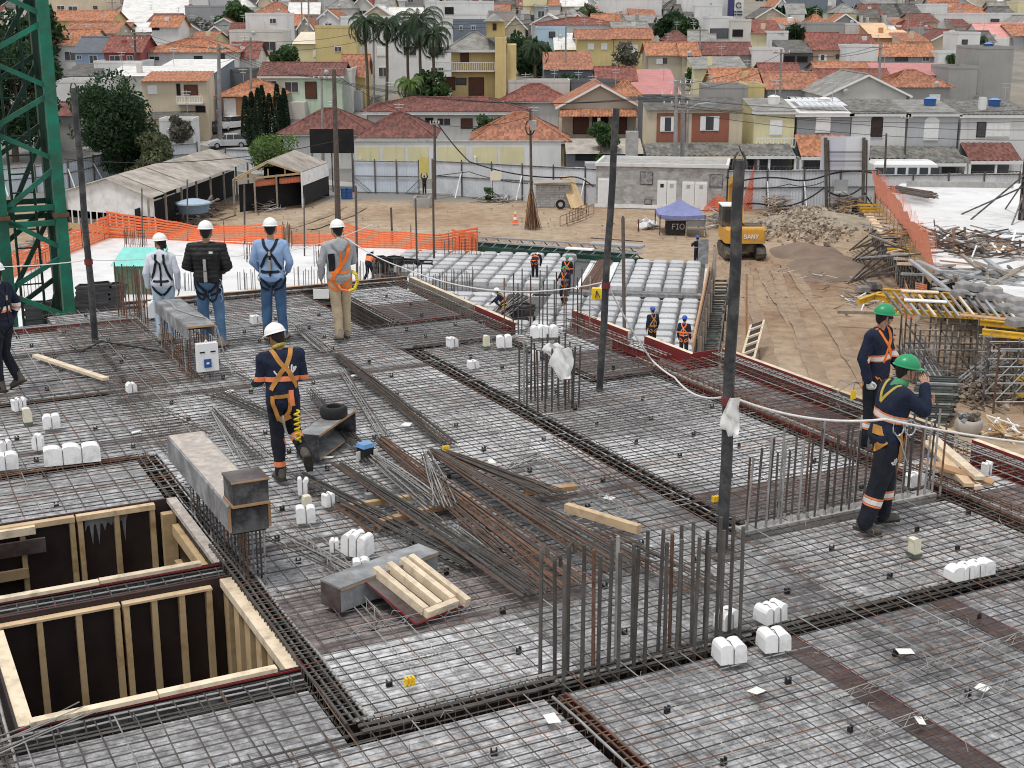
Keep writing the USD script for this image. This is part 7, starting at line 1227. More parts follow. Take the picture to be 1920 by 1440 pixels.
t = thing('low_wall', 'low dark wall at the far edge of the right-hand slab', 'wall',at(1780,346,PZ)); MB().beam(at(1700,345,PZ + .2),at(1900,348,PZ + .2),.2,.5).build('wall_body',CONC,t)
# heaps and stacks on the ground at the right
t = thing('beam_stack', 'stack of dark green-grey formwork bars behind the two green-helmeted workers', 'stack',at(1755,790)); 
for k in range(15):
    for i in range(6): a = at(1708,798) + [i * .16,i * .35,.12 + k * .105]; MB().beam(a,a + [1.45 + rg.uniform(-.1,.1),-.2,0],.1,.07).build('bar',GREENB if (i + k) % 4 else GALV,t)
t = thing('inclined_bar_stack', 'sloping stack of long grey tubes behind the back green-helmeted worker', 'tube stack',at(1700,700))
for k in range(3):
    for i in range(11): MB().tube([at(1742 + i * 4,742 - i * 1.5,.2 + k * .16),at(1682 + i * 4.5,648 - i * 1.5,.2 + k * .16)],.05,6).build('tube',GALV if i % 2 else STEELD,t)
t = thing('leaning_tubes', 'six grey tubes leaning on the scaffold at the right', 'tubes',at(1790,722))
for i in range(7): MB().tube([at(1780 + i * 7,724 - i * 3 + (i % 2) * 6),at(1866 + i * 4,655 + i * 4,1.7)],.04,6).build('tube',GALV,t)
heap('heap of broken bricks and stones at the right on bare earth',1790,765,1880,725,150,.7,[RUBD,RUBBLE,RUBD],.34, 'rubble', 'brick_heap',False,41); heap('splintered boards at the right border on bare earth',1850,835,1920,800,30,.5,[WOODR,WOODY,TINW],1.4,seed=42); heap('loose scrap on the ground under the scaffold',1700,770,1900,680,90,.3,[WOODG,RUBD,STEELD,CONC],1.3,seed=43); heap('scrap on the earth left of the scaffold',1580,600,1690,540,60,.2,[WOODG,TINW,RUBD,CONC],1.2,seed=44); heap('thin litter along the dirt track',1480,545,1600,500,30,.1,[TINW,RUBD,CONC],.7,seed=45)
c = at(1815,812); t = thing('rubble_sack', 'big white sack full of broken stone at the right', 'sack',c); k = np.linspace(0,2 * np.pi,25); f = lambda z,r: [(c[0] + r * math.cos(q) * (1 + .08 * math.sin(5 * q + z * 4)),c[1] + r * math.sin(q) * (1 + .08 * math.cos(4 * q)),c[2] + z) for q in k]
MB().grid(np.array([f(z,r) for z,r in ((0,.44),(.2,.53),(.45,.52),(.6,.44),(.5,.4))])[:,::-1]).build('sack_cloth',TIN,t,True)
for i in range(22): a_ = rg.uniform(0,6.3); r = rg.uniform(0,.4); MB().box(c + [math.cos(a_) * r,math.sin(a_) * r,.52 + rg.uniform(0,.3)],(.22,.17,.14),rg.uniform(0,3),R=Rx(rg.uniform(-.5,.5))).build('stone',FORMG if i % 2 else RUBD,t)
tl = thing('timber_pole', 'long grey timber rail crossing behind the back green-helmeted worker', 'timber',at(1572,600)); MB().beam(at(1570,585,.9),at(1786,590,.9),.14,.16).build('rail',WOODG,tl)
m1 = MB(); rg = random.Random(77)
for i in range(1500):
    x,y = rg.uniform(520,1900),rg.gauss(470,90)
    if y < 380 or y > 800 or (x < 1345 and y > 448) or (x > 1650 and y < 560): continue
    c = at(x,y); pts = np.array([[rg.gauss(0,1) for _ in range(3)] for _ in range(6)]); pts = pts / np.linalg.norm(pts,axis=1,keepdims=True) * rg.choice((.04,.06,.08,.13)) * [1,1,.6]; q = m3.Manifold.hull_points(pts + c + [0,0,.03]).to_mesh(); m1.add(np.array(q.vert_properties[:,:3]),np.array(q.tri_verts))
one('clods',m1,RUBD, 'small stones and clods of earth scattered over the dirt yard', 'stones',kind='stuff')
# billboard frame and yard poles
t = thing('billboard', 'blank pale billboard sheet on dark posts in front of the right-hand houses', 'billboard',at(1585,392)); Yb = 114.0; p,q = atd(1541,256,Yb),atd(1628,318,Yb)
for f0,f1,mm in ((0,.5,mat('billboard_lilac',(.56,.56,.64),.6,.05,.4)),(.502,1,mat('billboard_pale',(.66,.67,.71),.6,.05,.4))): MB().b2((p[0] + (q[0] - p[0]) * f0,Yb,q[2]),(p[0] + (q[0] - p[0]) * f1,Yb + .05,p[2])).build('sheet',mm,t)
for x in (1548,1620): a = atd(x,258,Yb - .15); b_ = atd(x + (2 if x < 1600 else -2),390,Yb - .15); MB().tube([(b_[0],Yb - .15,0),a],.14,8).build('post',POLEB,t); MB().tube([(b_[0] + .3,Yb - .1,0),a + [.25,0,-.2]],.07,6).build('post',POLEB,t)
for y in (285,302,320): a,b_ = atd(1548,y,Yb - .1),atd(1620,y,Yb - .1); MB().beam(a,b_,.06,.08).build('cross_rail',POLEB,t)
t = thing('small_sign', 'small blank pale sign board on the right-hand fence', 'sign',atd(1577,347,114.2)); a,b_ = atd(1565,337,114.3),atd(1589,357,114.3); MB().b2((a[0],114.3,b_[2]),(b_[0],114.34,a[2])).build('board',WALLC['light_grey'],t); MB().b2((a[0],114.28,b_[2] - .25),(b_[0],114.32,b_[2] - .03)).build('lower_board',WALLC['white'],t)
t = thing('small_sign', 'small blank beige sign board on the middle fence', 'sign',atd(928,330,119)); a,b_ = atd(919,321,119.6),atd(939,338,119.6); MB().b2((a[0],119.55,b_[2]),(b_[0],119.6,a[2])).build('board',CREAM,t); MB().tube([(a[0] + .1,119.5,0),(a[0] + .1,119.5,b_[2])],.05,6).build('post',TINW,t)
t = thing('dark_board', 'dark square board standing behind the gate at the end of the brown roofs', 'board',atd(622,300,126)); a,b_ = atd(580,242,126),atd(664,287,126); MB().b2((a[0],126,b_[2]),(b_[0],126.1,a[2])).build('board_sheet',BLACKW,t)
for x in (585,622,660): q = atd(x,287,126.2); MB().tube([(q[0],126.2,0),(q[0],126.2,a[2])],.07,6).build('post',STEELD,t)
# plants
LEAFD = leaf_mat('leaf_dark',(.030,.062,.026)); LEAFM = leaf_mat('leaf_mid',(.055,.105,.035)); LEAFL = leaf_mat('leaf_light',(.12,.19,.055)); LEAFO = leaf_mat('leaf_olive',(.13,.15,.08)); LEAFP = leaf_mat('leaf_palm',(.045,.075,.04)); LEAFC = leaf_mat('leaf_cypress',(.018,.04,.02)); LEAFG = leaf_mat('leaf_grey',(.13,.13,.10))
def leaves(mb,pts,size,rg_):
    n = len(pts); a = rg_.normal(size=(n,3)); a /= np.linalg.norm(a,axis=1,keepdims=True); b = rg_.normal(size=(n,3)); b -= a * (a * b).sum(1,keepdims=True); b /= np.linalg.norm(b,axis=1,keepdims=True); s = (size * rg_.uniform(.6,1.4,n))[:,None]
    c = np.cross(a,b); v = np.stack([pts - b * s,pts + c * s * .45 + b * s * .1,pts + b * s,pts - c * s * .45 + b * s * .1],1).reshape(-1,3); f = np.arange(n)[:,None] * 4; mb.add(v,np.vstack([np.hstack([f,f + 1,f + 2]),np.hstack([f,f + 2,f + 3])]))
def tree(label,px,pyb,pxl,pxr,pyt,m,n=3500,Yd=None,trunk=.25,size=.34,seed=1,name='tree',cat='tree',nb=16,squash=.8,group=None,low=.25,gap=.0):
    b = ag(px,pyb) if Yd is None else atd(px,pyb,Yd); 
    if Yd is not None: b[2] = float(T(b[0],b[1])) 
    Y_ = b[1]; w = (atd(pxr,pyt,Y_)[0] - atd(pxl,pyt,Y_)[0]); zt = atd(px,pyt,Y_)[2]; xc = (atd(pxl,pyt,Y_)[0] + atd(pxr,pyt,Y_)[0]) / 2; h = max(1.2,zt - b[2]); rg_ = np.random.default_rng(seed); t = thing(name,label,cat,b,0,group)
    zc = b[2] + h * (low + (1 - low) / 2); hz = h * (1 - low) / 2; tm_ = MB(); tm_.tube([b - [0,0,.3],[b[0] * .8 + xc * .2,b[1],b[2] + h * .25],[xc,b[1],b[2] + h * .55]],[trunk,trunk * .75,trunk * .4],8); cl = []
    for i in range(nb):
        d = rg_.normal(size=3); d /= np.linalg.norm(d); r = rg_.uniform(.45,.82); c = np.array([xc,Y_,zc]) + d * [w / 2 * r,w / 2 * r * squash,hz * r]; cl.append((c,rg_.uniform(.24,.4) * min(w,2 * hz) * .62)); tm_.tube([[xc,Y_,b[2] + h * .3],([xc,Y_,zc] + c) / 2 + [0,0,-.1 * h],c],[trunk * .4,trunk * .22,trunk * .08],5)
    tm_.build('trunk',BARK,t,50); mb = MB(); per = n // nb
    for c,r in cl:
        d = rg_.normal(size=(per,3)); d /= np.linalg.norm(d,axis=1,keepdims=True); rr = r * rg_.uniform(.35,1.08,(per,1)) ** .6; leaves(mb,c + d * rr * [1.15,1.15,.85],size,rg_)
    mb.build('crown',m,t); return t
tree('large dark round tree behind the left fence beside the dark pole',226,318,128,292,142,LEAFD,22000,130,.4,.2,1,nb=44,low=.08); tree('olive green bush right of the large dark tree',270,322,212,318,248,LEAFO,5000,128,.12,.18,2,nb=14,low=.0); tree('small dark tree at the roadside left of the black car',308,290,282,325,235,LEAFD,1200,134,.15,.25,3,low=.1); tree('sparse grey-green tree beside the white gate near the black car',338,262,312,360,216,LEAFG,1000,140,.16,.22,4,low=.3)
tree('light green young tree behind the shed roofs',512,300,460,572,232,LEAFL,4200,131,.12,.16,5,nb=18,low=.05); tree('bright green tree in front of the porch house',1126,300,1095,1158,224,LEAFM,4200,130.5,.12,.17,6,nb=14,low=.0); tree('round bush on the flat roof of the long white house',914,246,888,945,208,LEAFM,2200,143,.1,.18,7,low=.0)
tree('round tree between mint house and yellow house',532,130,500,566,74,LEAFM,1800,178,.2,.35,8,low=.05); tree('wide green tree behind the white box house at the upper left',438,55,402,486,0,LEAFM,2600,232,.3,.5,9,low=.1); tree('bare grey tree at the upper left behind the gable',385,62,345,402,22,LEAFG,900,225,.2,.35,10,low=.1); tree('dark leafy bush under the palms',800,178,758,850,128,LEAFM,2400,158,.15,.36,11,low=.0)
tree('big dark tree behind the crane mast',25,260,-60,110,70,LEAFD,12000,140,.4,.26,12,nb=24,low=.05); tree('dark tree behind the crane mast, higher up',20,150,-50,118,0,LEAFD,3500,190,.4,.5,13,nb=18,low=.05); tree('dark round tree behind the yellow tower house',975,95,945,1005,58,LEAFD,1500,195,.2,.4,14,low=.0); tree('wide dark bush right of the yellow tower house',1008,100,955,1040,70,LEAFD,1800,190,.2,.4,15,low=.0)
tree('tall dark tree at the top left of the right-hand roofs',1255,72,1225,1305,22,LEAFD,2600,220,.3,.5,16,low=.0); tree('green tree at the top right of centre beside the white glass house',1288,62,1262,1305,28,LEAFM,1500,214,.3,.45,17,low=.0); tree('long dark hedge of trees at the top right, left part',1480,40,1445,1512,10,LEAFD,1800,252,.3,.55,18,low=.0); tree('long dark hedge of trees at the top right, right part',1525,42,1495,1550,10,LEAFM,1500,250,.3,.55,19,low=.0); tree('dark bushes between roofs at the upper right',1490,66,1465,1520,45,LEAFD,1200,215,.2,.4,20,low=.0); tree('yellowish tree on the skyline in the middle',1090,35,1060,1135,8,LEAFO,1300,250,.3,.5,21,low=.0); tree('dark bushes beside the slate wall',1060,150,1022,1095,128,LEAFD,1400,166,.15,.3,22,low=.0); tree('low green shrubs in front of the grey gable at the right',1310,140,1288,1335,120,LEAFM,900,178,.1,.3,23,low=.0); tree('dark skyline trees at the top left',700,22,640,690,-15,LEAFD,1500,270,.3,.6,24,low=.0); tree('skyline trees above the cream house at the top left',215,20,190,265,-12,LEAFD,1800,275,.3,.6,25,low=.0); tree('small weeds at the foot of the middle fence',917,374,908,926,348,LEAFM,300,119.5,.03,.14,26,low=.0,name='weed',cat='plant'); tree('small tree with grey leaves between yellow terraces',1172,92,1150,1200,68,LEAFG,700,186,.1,.3,27,low=.1)
rg = random.Random(17)
for i,(x,yt) in enumerate([(462,180),(474,172),(486,165),(494,160),(507,175),(522,158),(535,166),(528,178)]):
    b = atd(x,240,147 - (i % 3)); b[2] = float(T(b[0],b[1])); zt = atd(x,yt,b[1])[2]; h = zt - b[2]; rn_ = np.random.default_rng(i); n = 2600; u = rn_.uniform(.02,1,n); r = .62 * (1 - u) ** .55 * np.where(u < .1,u / .1 * .7 + .3,1) + .06; a = rn_.uniform(0,6.3,n); t = thing('cypress', f"narrow dark cypress in the group beside the brown roofs, {['leftmost', 'second from the left', 'third from the left', 'fourth from the left', 'fifth from the left', 'third from the right', 'rightmost', 'second from the right'][i]}", 'tree',b,0)
    mb = MB(); leaves(mb,np.c_[b[0] + r * np.cos(a),b[1] + r * np.sin(a),b[2] + u * h],.12,rn_); mb.build('crown',LEAFC,t); MB().tube([b - [0,0,.3],b + [0,0,h * .6]],[.14,.05],6).build('trunk',BARK,t)
def palm(label,px,pyb,pyt,Yd,R=2.6,nf=26,m=LEAFP,seed=1,tr=.17,group=None):
    b = atd(px,pyb,Yd); b[2] = float(T(b[0],b[1])); zt = atd(px,pyt,Yd)[2] - R * .35; rn_ = random.Random(seed); t = thing('palm_tree',label, 'palm tree',b,0,group); top = np.array([b[0] + rn_.uniform(-.3,.3),b[1],zt]); MB().tube([b - [0,0,.3],(b + top) / 2 + [rn_.uniform(-.15,.15),0,0],top],[tr * 1.2,tr,tr * .9],8).build('trunk',BARK,t,50)
    for i in range(nf):
        az = i * 2.399 + rn_.uniform(-.2,.2); el_ = 1.25 - 1.9 * (i / nf) + rn_.uniform(-.1,.1); L_ = R * rn_.uniform(.8,1.1); p = [top]; e = el_
        for k in range(7): p.append(p[-1] + np.array([math.cos(az) * math.cos(e),math.sin(az) * math.cos(e),math.sin(e)]) * L_ / 7); e -= .25 + .06 * k
        p = np.array(p); sd_ = np.array([-math.sin(az),math.cos(az),0]); mb = MB(); mb.tube(p,.025,4)
        for k in range(1,7):
            for q in range(4):
                f = (q + .5) / 4; c = p[k] * (1 - f) + p[min(k + 1,7)] * f; d = unit(p[min(k + 1,7)] - p[k]) if k < 7 else np.array([0,0,-1.])
                for s in (-1,1): e_ = c + sd_ * s * (.5 - .035 * k) + d * .3 + [0,0,-.42]; w_ = d * .06; mb.add([c - w_,c + w_,e_],[[0,1,2]])
        mb.build('frond',m,t)
for a in [('tall slim palm at the left end of the palm group',690,175,25,163,3.0,26,LEAFP,1),('slim palm second from the left in the palm group',723,168,30,168,2.9,26,LEAFP,2),('tallest full palm in the middle of the palm group',790,160,15,160,4.2,34,LEAFP,3),('full palm behind the tallest palm',768,150,35,170,3.6,30,LEAFP,4),('palm leaning at the yellow house side of the group',812,160,45,158,3.4,30,LEAFP,5),('small palm right of the yellow tower house',1000,150,75,168,2.6,22,LEAFP,6),('low bright palm at the foot of the palm group',770,185,142,156,2.4,22,LEAFL,7),('small palm in front of the pale house at the far right',1838,95,66,198,1.5,18,LEAFP,8),('tiny palm on the terrace at the right',1781,122,100,186,1.0,14,LEAFM,9)]: palm(*a)
# ---------------------------------------------------------------- the town
def tiles(mb,a,b,c,d,pitch=.42,amp=.06):
    a,b,c,d = [np.asarray(q,float) for q in (a,b,c,d)]; n = max(2,int(np.linalg.norm(b - a) / pitch)); f = np.linspace(0,1,2 * n + 1)[:,None]; o = np.zeros((2 * n + 1,3)); o[1::2,2] = amp; mb.grid(np.stack([a + (b - a) * f + o,d + (c - d) * f + o]))
def house(label,x0,x1,ye,yr,d,Ld,roof='side',wall='white',rm='orange',wins=(),yaw=0.,ov=.4,name='house',cat='house',group=None,fascia=None,chim=False,tankc=None,side=None,stripe=None,zb=None):
    """x0..x1, ye: front wall and eave in photo pixels at distance d; yr: ridge. wins: pixel boxes on the front."""
    pe0,pe1 = atd(x0,ye,d),atd(x1,ye,d); w = pe1[0] - pe0[0]; ze = pe0[2]; cx_ = (pe0[0] + pe1[0]) / 2; base = float(T(cx_,d)) - .4 if zb is None else zb; base = min(base,ze - 1.2)
    t = thing(name,label,cat,(cx_,d,base),yaw,group); he = ze - base; hw = w / 2; wm = WALLC[wall]; rmat = ROOFC[rm] if rm else None
    def zr_(dist): return atd((x0 + x1) / 2,yr,dist)[2] - base
    B = lambda mb,n,m,pr=t: mb.build(n,m,pr,local=True)
    if roof == 'flat':
        hp = max(he + .25,zr_(d)); B(MB().b2((-hw,0,0),(hw,Ld,hp - .3)), 'wall',wm); B(MB().b2((-hw + .02,.02,hp - .298),(hw - .02,Ld - .02,hp - .29)), 'roof_slab',ROOFC['grey'])
        for a,b in (((-hw - .03,-.03,hp - .3),(hw + .03,.15,hp)),((-hw - .03,Ld - .15,hp - .3),(hw + .03,Ld + .03,hp)),((-hw - .03,.155,hp - .3),(-hw + .15,Ld - .155,hp)),((hw - .15,.155,hp - .3),(hw + .03,Ld - .155,hp))): B(MB().b2(a,b), 'parapet',wm)
    else:
        B(MB().b2((-hw,0,0),(hw,Ld,he)), 'wall',wm); h2 = max(.35,zr_(d + (Ld / 2 if roof in ('side', 'hip') else (0 if roof == 'front' else Ld))) - he); r = MB(); e = he + .02; dn = -ov * h2 / max(.5,(Ld / 2 if roof in ('side', 'hip') else hw if roof == 'front' else Ld)); tl = tiles if rm in ('orange', 'red', 'brown', 'clay', 'corrugated') else (lambda mb,a,b,c,dd: mb.quad(a,b,c,dd))
        if roof == 'side':
            for s in (0,1):
                y0 = -ov if s == 0 else Ld + ov; a,b = (-hw - ov,y0,e + dn),(hw + ov,y0,e + dn); c,dd = (hw + ov,Ld / 2,e + h2),(-hw - ov,Ld / 2,e + h2); r = MB(); tl(r,*((a,b,c,dd) if s == 0 else (b,a,dd,c))); B(r, 'roof',rmat)
            for s in (-1,1): x = s * hw * .999; B(MB().add([(x,0,he),(x,Ld,he),(x,Ld / 2,he + h2)],[[0,1,2]]).add([(x - s * .15,0,he),(x - s * .15,Ld,he),(x - s * .15,Ld / 2,he + h2)],[[0,1,2]]), 'gable',wm)
            B(MB().tube([(-hw - ov,Ld / 2,e + h2 + .03),(hw + ov,Ld / 2,e + h2 + .03)],.12,6), 'ridge',rmat)
        elif roof == 'front':
            for s in (-1,1): r = MB(); a,b = (s * (hw + ov),-ov,e + dn),(s * (hw + ov),Ld + ov,e + dn); c,dd = (0,Ld + ov,e + h2),(0,-ov,e + h2); tl(r,*((a,b,c,dd) if s == 1 else (b,a,dd,c))); B(r, 'roof',rmat)
            for y in (.0,Ld): B(MB().add([(-hw,y,he),(hw,y,he),(0,y,he + h2)],[[0,1,2]]), 'gable',wm)
            for s in (-1,1): B(MB().beam((s * (hw + ov),-ov,e + dn - .08),(0,-ov,e + h2 - .08),.08,.2), 'barge_board',WFRAME)
            B(MB().tube([(0,-ov,e + h2 + .03),(0,Ld + ov,e + h2 + .03)],.12,6), 'ridge',rmat)
        elif roof == 'hip':
            k = min(hw * .85,Ld / 2); A = [(-hw - ov,-ov,e + dn),(hw + ov,-ov,e + dn),(hw + ov,Ld + ov,e + dn),(-hw - ov,Ld + ov,e + dn)]; R1,R2 = (-hw + k,Ld / 2,e + h2),(hw - k,Ld / 2,e + h2)
            r = MB(); tl(r,A[0],A[1],R2,R1); tl(r,A[2],A[3],R1,R2); B(r, 'roof',rmat); r = MB(); tl(r,A[1],A[2],R2,R2); B(r, 'hip_end',rmat); r = MB(); tl(r,A[3],A[0],R1,R1); B(r, 'hip_end',rmat)
            for q,p in ((A[0],R1),(A[1],R2),(A[2],R2),(A[3],R1),(R1,R2)): B(MB().tube([np.array(q) + [0,0,.05],np.array(p) + [0,0,.05]],.1,5), 'ridge',rmat)
        elif roof == 'shed':
            r = MB(); tl(r,(-hw - .1,-ov,e + dn),(hw + .1,-ov,e + dn),(hw + .1,Ld,e + h2),(-hw - .1,Ld,e + h2)); B(r, 'roof',rmat)
            for s in (-1,1): x = s * hw; B(MB().add([(x,0,he),(x,Ld,he),(x,Ld,he + h2)],[[0,1,2]]), 'gable',wm)
            B(MB().b2((-hw,Ld - .1,he),(hw,Ld,he + h2 - .03)), 'back_wall',wm)
        if fascia: B(MB().b2((-hw - ov * .9,-ov * .9,he - fascia),(hw + ov * .9,-ov * .9 + .1,he - .02 + dn)), 'fascia',WALLC['white'])
    if stripe: B(MB().b2((-hw - .02,-.06,he - stripe[0]),(hw + .02,-.005,he - stripe[1])), 'band',WALLC[stripe[2]])
    sx_ = w / (x1 - x0)
    if wins == 'auto':
        rg_ = random.Random(int(x0 * 7 + ye)); wins = []; pm = 1 / sx_; n = max(1,int(w / 3.2)); fl = max(1,int(he / 3.0))
        for f in range(min(fl,3)):
            for i in range(n):
                if rg_.random() < .25: continue
                xc = x0 + (x1 - x0) * (i + .5) / n; yb_ = ye + (2.1 + f * 2.8) * pm; ww = rg_.choice((.55,.7,.85)) * pm; wins.append((xc - ww,yb_ - 1.15 * pm,xc + ww,yb_,rg_.choice('wwws')))
    for q in wins:
        xa,ya,xb,yb_,kd = q; a,b = atd((x0 + x1) / 2,ya,d)[2] - base,atd((x0 + x1) / 2,yb_,d)[2] - base; xa,xb = -hw + (xa - x0) * sx_,-hw + (xb - x0) * sx_
        if kd == 'b':      # balcony
            bk = B(MB().b2((xa,-1.1,b),(xb,-.02,b + .15)), 'balcony',WALLC['white']); MB().b2((xa,-1.1,a),(xb,-1.04,a + .07)).build('rail',WFRAME,bk,local=True); n = max(3,int((xb - xa) / .25))
            for i in range(n + 1): x = xa + (xb - xa) * i / n; MB().b2((x - .025,-1.09,b + .15),(x + .025,-1.05,a)).build('baluster',WFRAME,bk,local=True)
            continue
        if kd == 'r':      # panel of another colour
            B(MB().b2((xa,-.035,b),(xb,-.004,a)), 'wall_panel',WALLC[stripe_col.get(label, 'brick')]); continue
        fm = {'w': WFRAME, 's': WFRAME, 'k': SHUT, 'd': SHUT, 'g': WFRAME, 'a': WFRAME, 'o': SHUT, 'c': WFRAME}[kd]; fr_ = B(MB().b2((xa - .07,-.075,b - .07),(xb + .07,-.004,a + .07)), 'door' if kd in 'dg' else 'window',fm)
        if kd == 'w': xm = (xa + xb) / 2; [MB().b2((p,-.10,b),(q_,-.0755,a)).build('pane',PANE,fr_,local=True) for p,q_ in ((xa,xm - .03),(xm + .03,xb))]
        elif kd == 'c': w3 = (xb - xa) * .28; MB().b2((xa + w3,-.09,b),(xb - w3,-.0755,a)).build('pane',PANE,fr_,local=True); [MB().b2((p,-.12,b),(q_,-.0755,a)).build('shutter',WFRAME,fr_,local=True) for p,q_ in ((xa - .02,xa + w3 - .02),(xb - w3 + .02,xb + .02))]
        elif kd == 's': n = 5; [MB().b2((xa + (xb - xa) * i / 4 + .03,-.10,b + .05),(xa + (xb - xa) * (i + 1) / 4 - .03,-.0755,a - .05)).build('shutter',WFRAME,fr_,local=True) for i in range(4)]
        elif kd in 'kd': MB().b2((xa,-.10,b),(xb,-.0755,a)).build('leaf',PANE if kd == 'k' else mat('door_wood',(.10,.04,.025),.6,.2,3) if not stage.GetPrimAtPath(L + 'door_wood') else L + 'door_wood',fr_,local=True)
        elif kd == 'o': MB().b2((xa,-.09,b),(xb,-.0755,a)).build('opening',BLACKW,fr_,local=True)
        elif kd == 'a': xm = (xa + xb) / 2; k = [(xm + (xb - xa) / 2 * math.cos(q_),a + (xb - xa) * .3 * math.sin(q_)) for q_ in np.linspace(0,math.pi,9)]; m = MB(); ext_y(m,[(xa,b),(xb,b)] + k,-.10,-.0755,lambda v: v); m.build('arched_leaf',WFRAME if 'brown' not in label else SHUT,fr_,local=True)
        elif kd == 'g': [MB().b2((xa,-.095,b + (a - b) * i / 5 + .02),(xb,-.0755,b + (a - b) * (i + 1) / 5 - .02)).build('slat',WFRAME,fr_,local=True) for i in range(5)]
    if chim: B(MB().box((hw * .4,Ld * .4,he + 1.2),(.7,.7,1.6)), 'chimney',wm); B(MB().box((hw * .4,Ld * .4,he + 2.05),(.95,.95,.1)), 'chimney_cap',ROOFC['grey'])
    if tankc: m = MB(); zz = he + (zr_(d) - he if roof == 'flat' else .9); m.tube([(hw * .3,Ld * .55,zz - .9),(hw * .3,Ld * .55,zz + .2)],[.5,.6],14); B(m, 'water_tank',BLUE if tankc == 'blue' else WFRAME); B(MB().tube([(hw * .3,Ld * .55,zz + .21),(hw * .3,Ld * .55,zz + .36)],[.62,.2],14), 'tank_lid',BLUEL if tankc == 'blue' else WFRAME)
    cl = random.Random(int(x0 * 13 + x1 * 5 + d)); mpx = (x1 - x0) * 1.
    if mpx > 24 and len(label) > 5:
        k = cl.random()
        if k < .55: xx = cl.uniform(-hw * .8,hw * .8); zz = he + .2; B(MB().tube([(xx,Ld * .5,zz),(xx,Ld * .5,zz + 2.6)],.035,4).tube([(xx - .5,Ld * .5,zz + 2.4),(xx + .5,Ld * .5,zz + 2.4)],.025,4).tube([(xx - .35,Ld * .5,zz + 2.1),(xx + .35,Ld * .5,zz + 2.1)],.025,4), 'aerial',GALV)
        if k > .82: xx = cl.uniform(-hw * .7,hw * .7); q_ = [(xx + .32 * math.cos(a) * r,-.45 - .12 * (1 - r * r),he + .3 + .32 * math.sin(a) * r) for r in (1.,.6,.05) for a in np.linspace(0,6.283,13)]; B(MB().grid(np.array(q_).reshape(3,13,3)), 'satellite_dish',GALV)
        if k > .5 and roof != 'flat': ww = cl.uniform(1.2,2.6); xx = cl.uniform(-hw + ww,hw - ww) if hw > ww else 0; B(MB().b2((xx - ww / 2,-2.2,0),(xx + ww / 2,-.02,cl.uniform(1.8,2.6))), 'lean_to',WALLC[cl.choice(('concrete', 'offwhite', 'light_grey', 'white'))])
        if k < .6: s_ = cl.choice((-1,1)); B(MB().b2((s_ * hw - .1,-3.2,-.2),(s_ * hw + .1,-.02,cl.uniform(1.7,2.4))), 'yard_wall',WALLC[cl.choice(('concrete', 'offwhite', 'white'))])
        if roof in ('side', 'shed') and k < .16: xx = cl.uniform(-hw * .6,hw * .6); B(MB().box((xx,Ld * .3,he + .6),(.6,.6,1.6)), 'chimney',wm)
    return t
stripe_col = {}
H = house
stripe_col['cream house with brick-red panels and two white windows above the block building'] = 'brick'
# front row, right
H('cream house with brick-red panels and two white windows above the block building',1213,1393,206,182,130,7, 'shed', 'cream', 'dark',[(1232,212,1292,266, 'r'),(1298,212,1368,266, 'r'),(1240,220,1266,246, 'c'),(1315,219,1348,244, 'c')],ov=.3)
H('pale yellow terraced house with grey roof and shuttered window',1415,1491,208,184,130,7, 'shed', 'pale_yellow', 'grey',[(1446,226,1467,252, 's'),(1418,258,1490,276, 'b')],ov=.3,fascia=.3,tankc='white')
H('grey terraced house with solar panels on the roof and an arched white window',1496,1596,212,186,130,7, 'shed', 'grey', 'white',[(1532,222,1557,248, 'a')],ov=.3,fascia=.35,tankc='white')
H('white terraced house with an arched brown window and dark corrugated roof',1598,1702,212,186,130,7, 'shed', 'white', 'corrugated',[(1634,224,1657,257, 'a')],ov=.3,fascia=.3)
H('light grey terraced house with patched roof and arched shutters',1704,1798,212,187,130,7, 'shed', 'light_grey', 'grey',[(1736,226,1761,262, 'a')],ov=.3,fascia=.3,tankc='blue')
H('white terraced house at the right border with one dark window',1804,1935,214,188,130,7, 'shed', 'white', 'corrugated',[(1835,230,1849,256, 'k'),(1853,230,1895,256, 's')],ov=.3,fascia=.35,tankc='blue')
def porch(label,x0,x1,ye,yr,d,dep,rm,col='white'):
    a,b = atd(x0,ye,d),atd(x1,ye,d); zr = atd(x0,yr,d + dep)[2]; g = float(T(a[0],d)); t = thing('porch_roof',label, 'porch',(a[0],d,g)); m = MB(); tiles(m,a,b,(b[0],d + dep,zr),(a[0],d + dep,zr),.5,.08); m.build('roof',ROOFC[rm],t); MB().beam((a[0],d - .05,a[2] - .15),(b[0],d - .05,b[2] - .15),.12,.28).build('beam',WALLC[col],t)
    n = max(2,int((b[0] - a[0]) / 2.5))
    for i in range(n + 1): x = a[0] + (b[0] - a[0]) * i / n; MB().b2((x - .1,d,g - .3),(x + .1,d + .2,a[2] - .3)).build('post',WALLC[col],t)
    for i in range(int((b[0] - a[0]) / .3)): x = a[0] + .15 + i * .3; MB().b2((x - .02,d + .06,g),(x + .02,d + .1,a[2] - 1.0)).build('railing_bar',STEELD,t)
    MB().b2((a[0],d + .05,a[2] - 1.0),(b[0],d + .11,a[2] - .93)).build('hand_rail',STEELD,t); MB().b2((a[0],d + dep - .1,g),(b[0],d + dep,zr - .1)).build('back_wall',WALLC['dark_grey'],t)
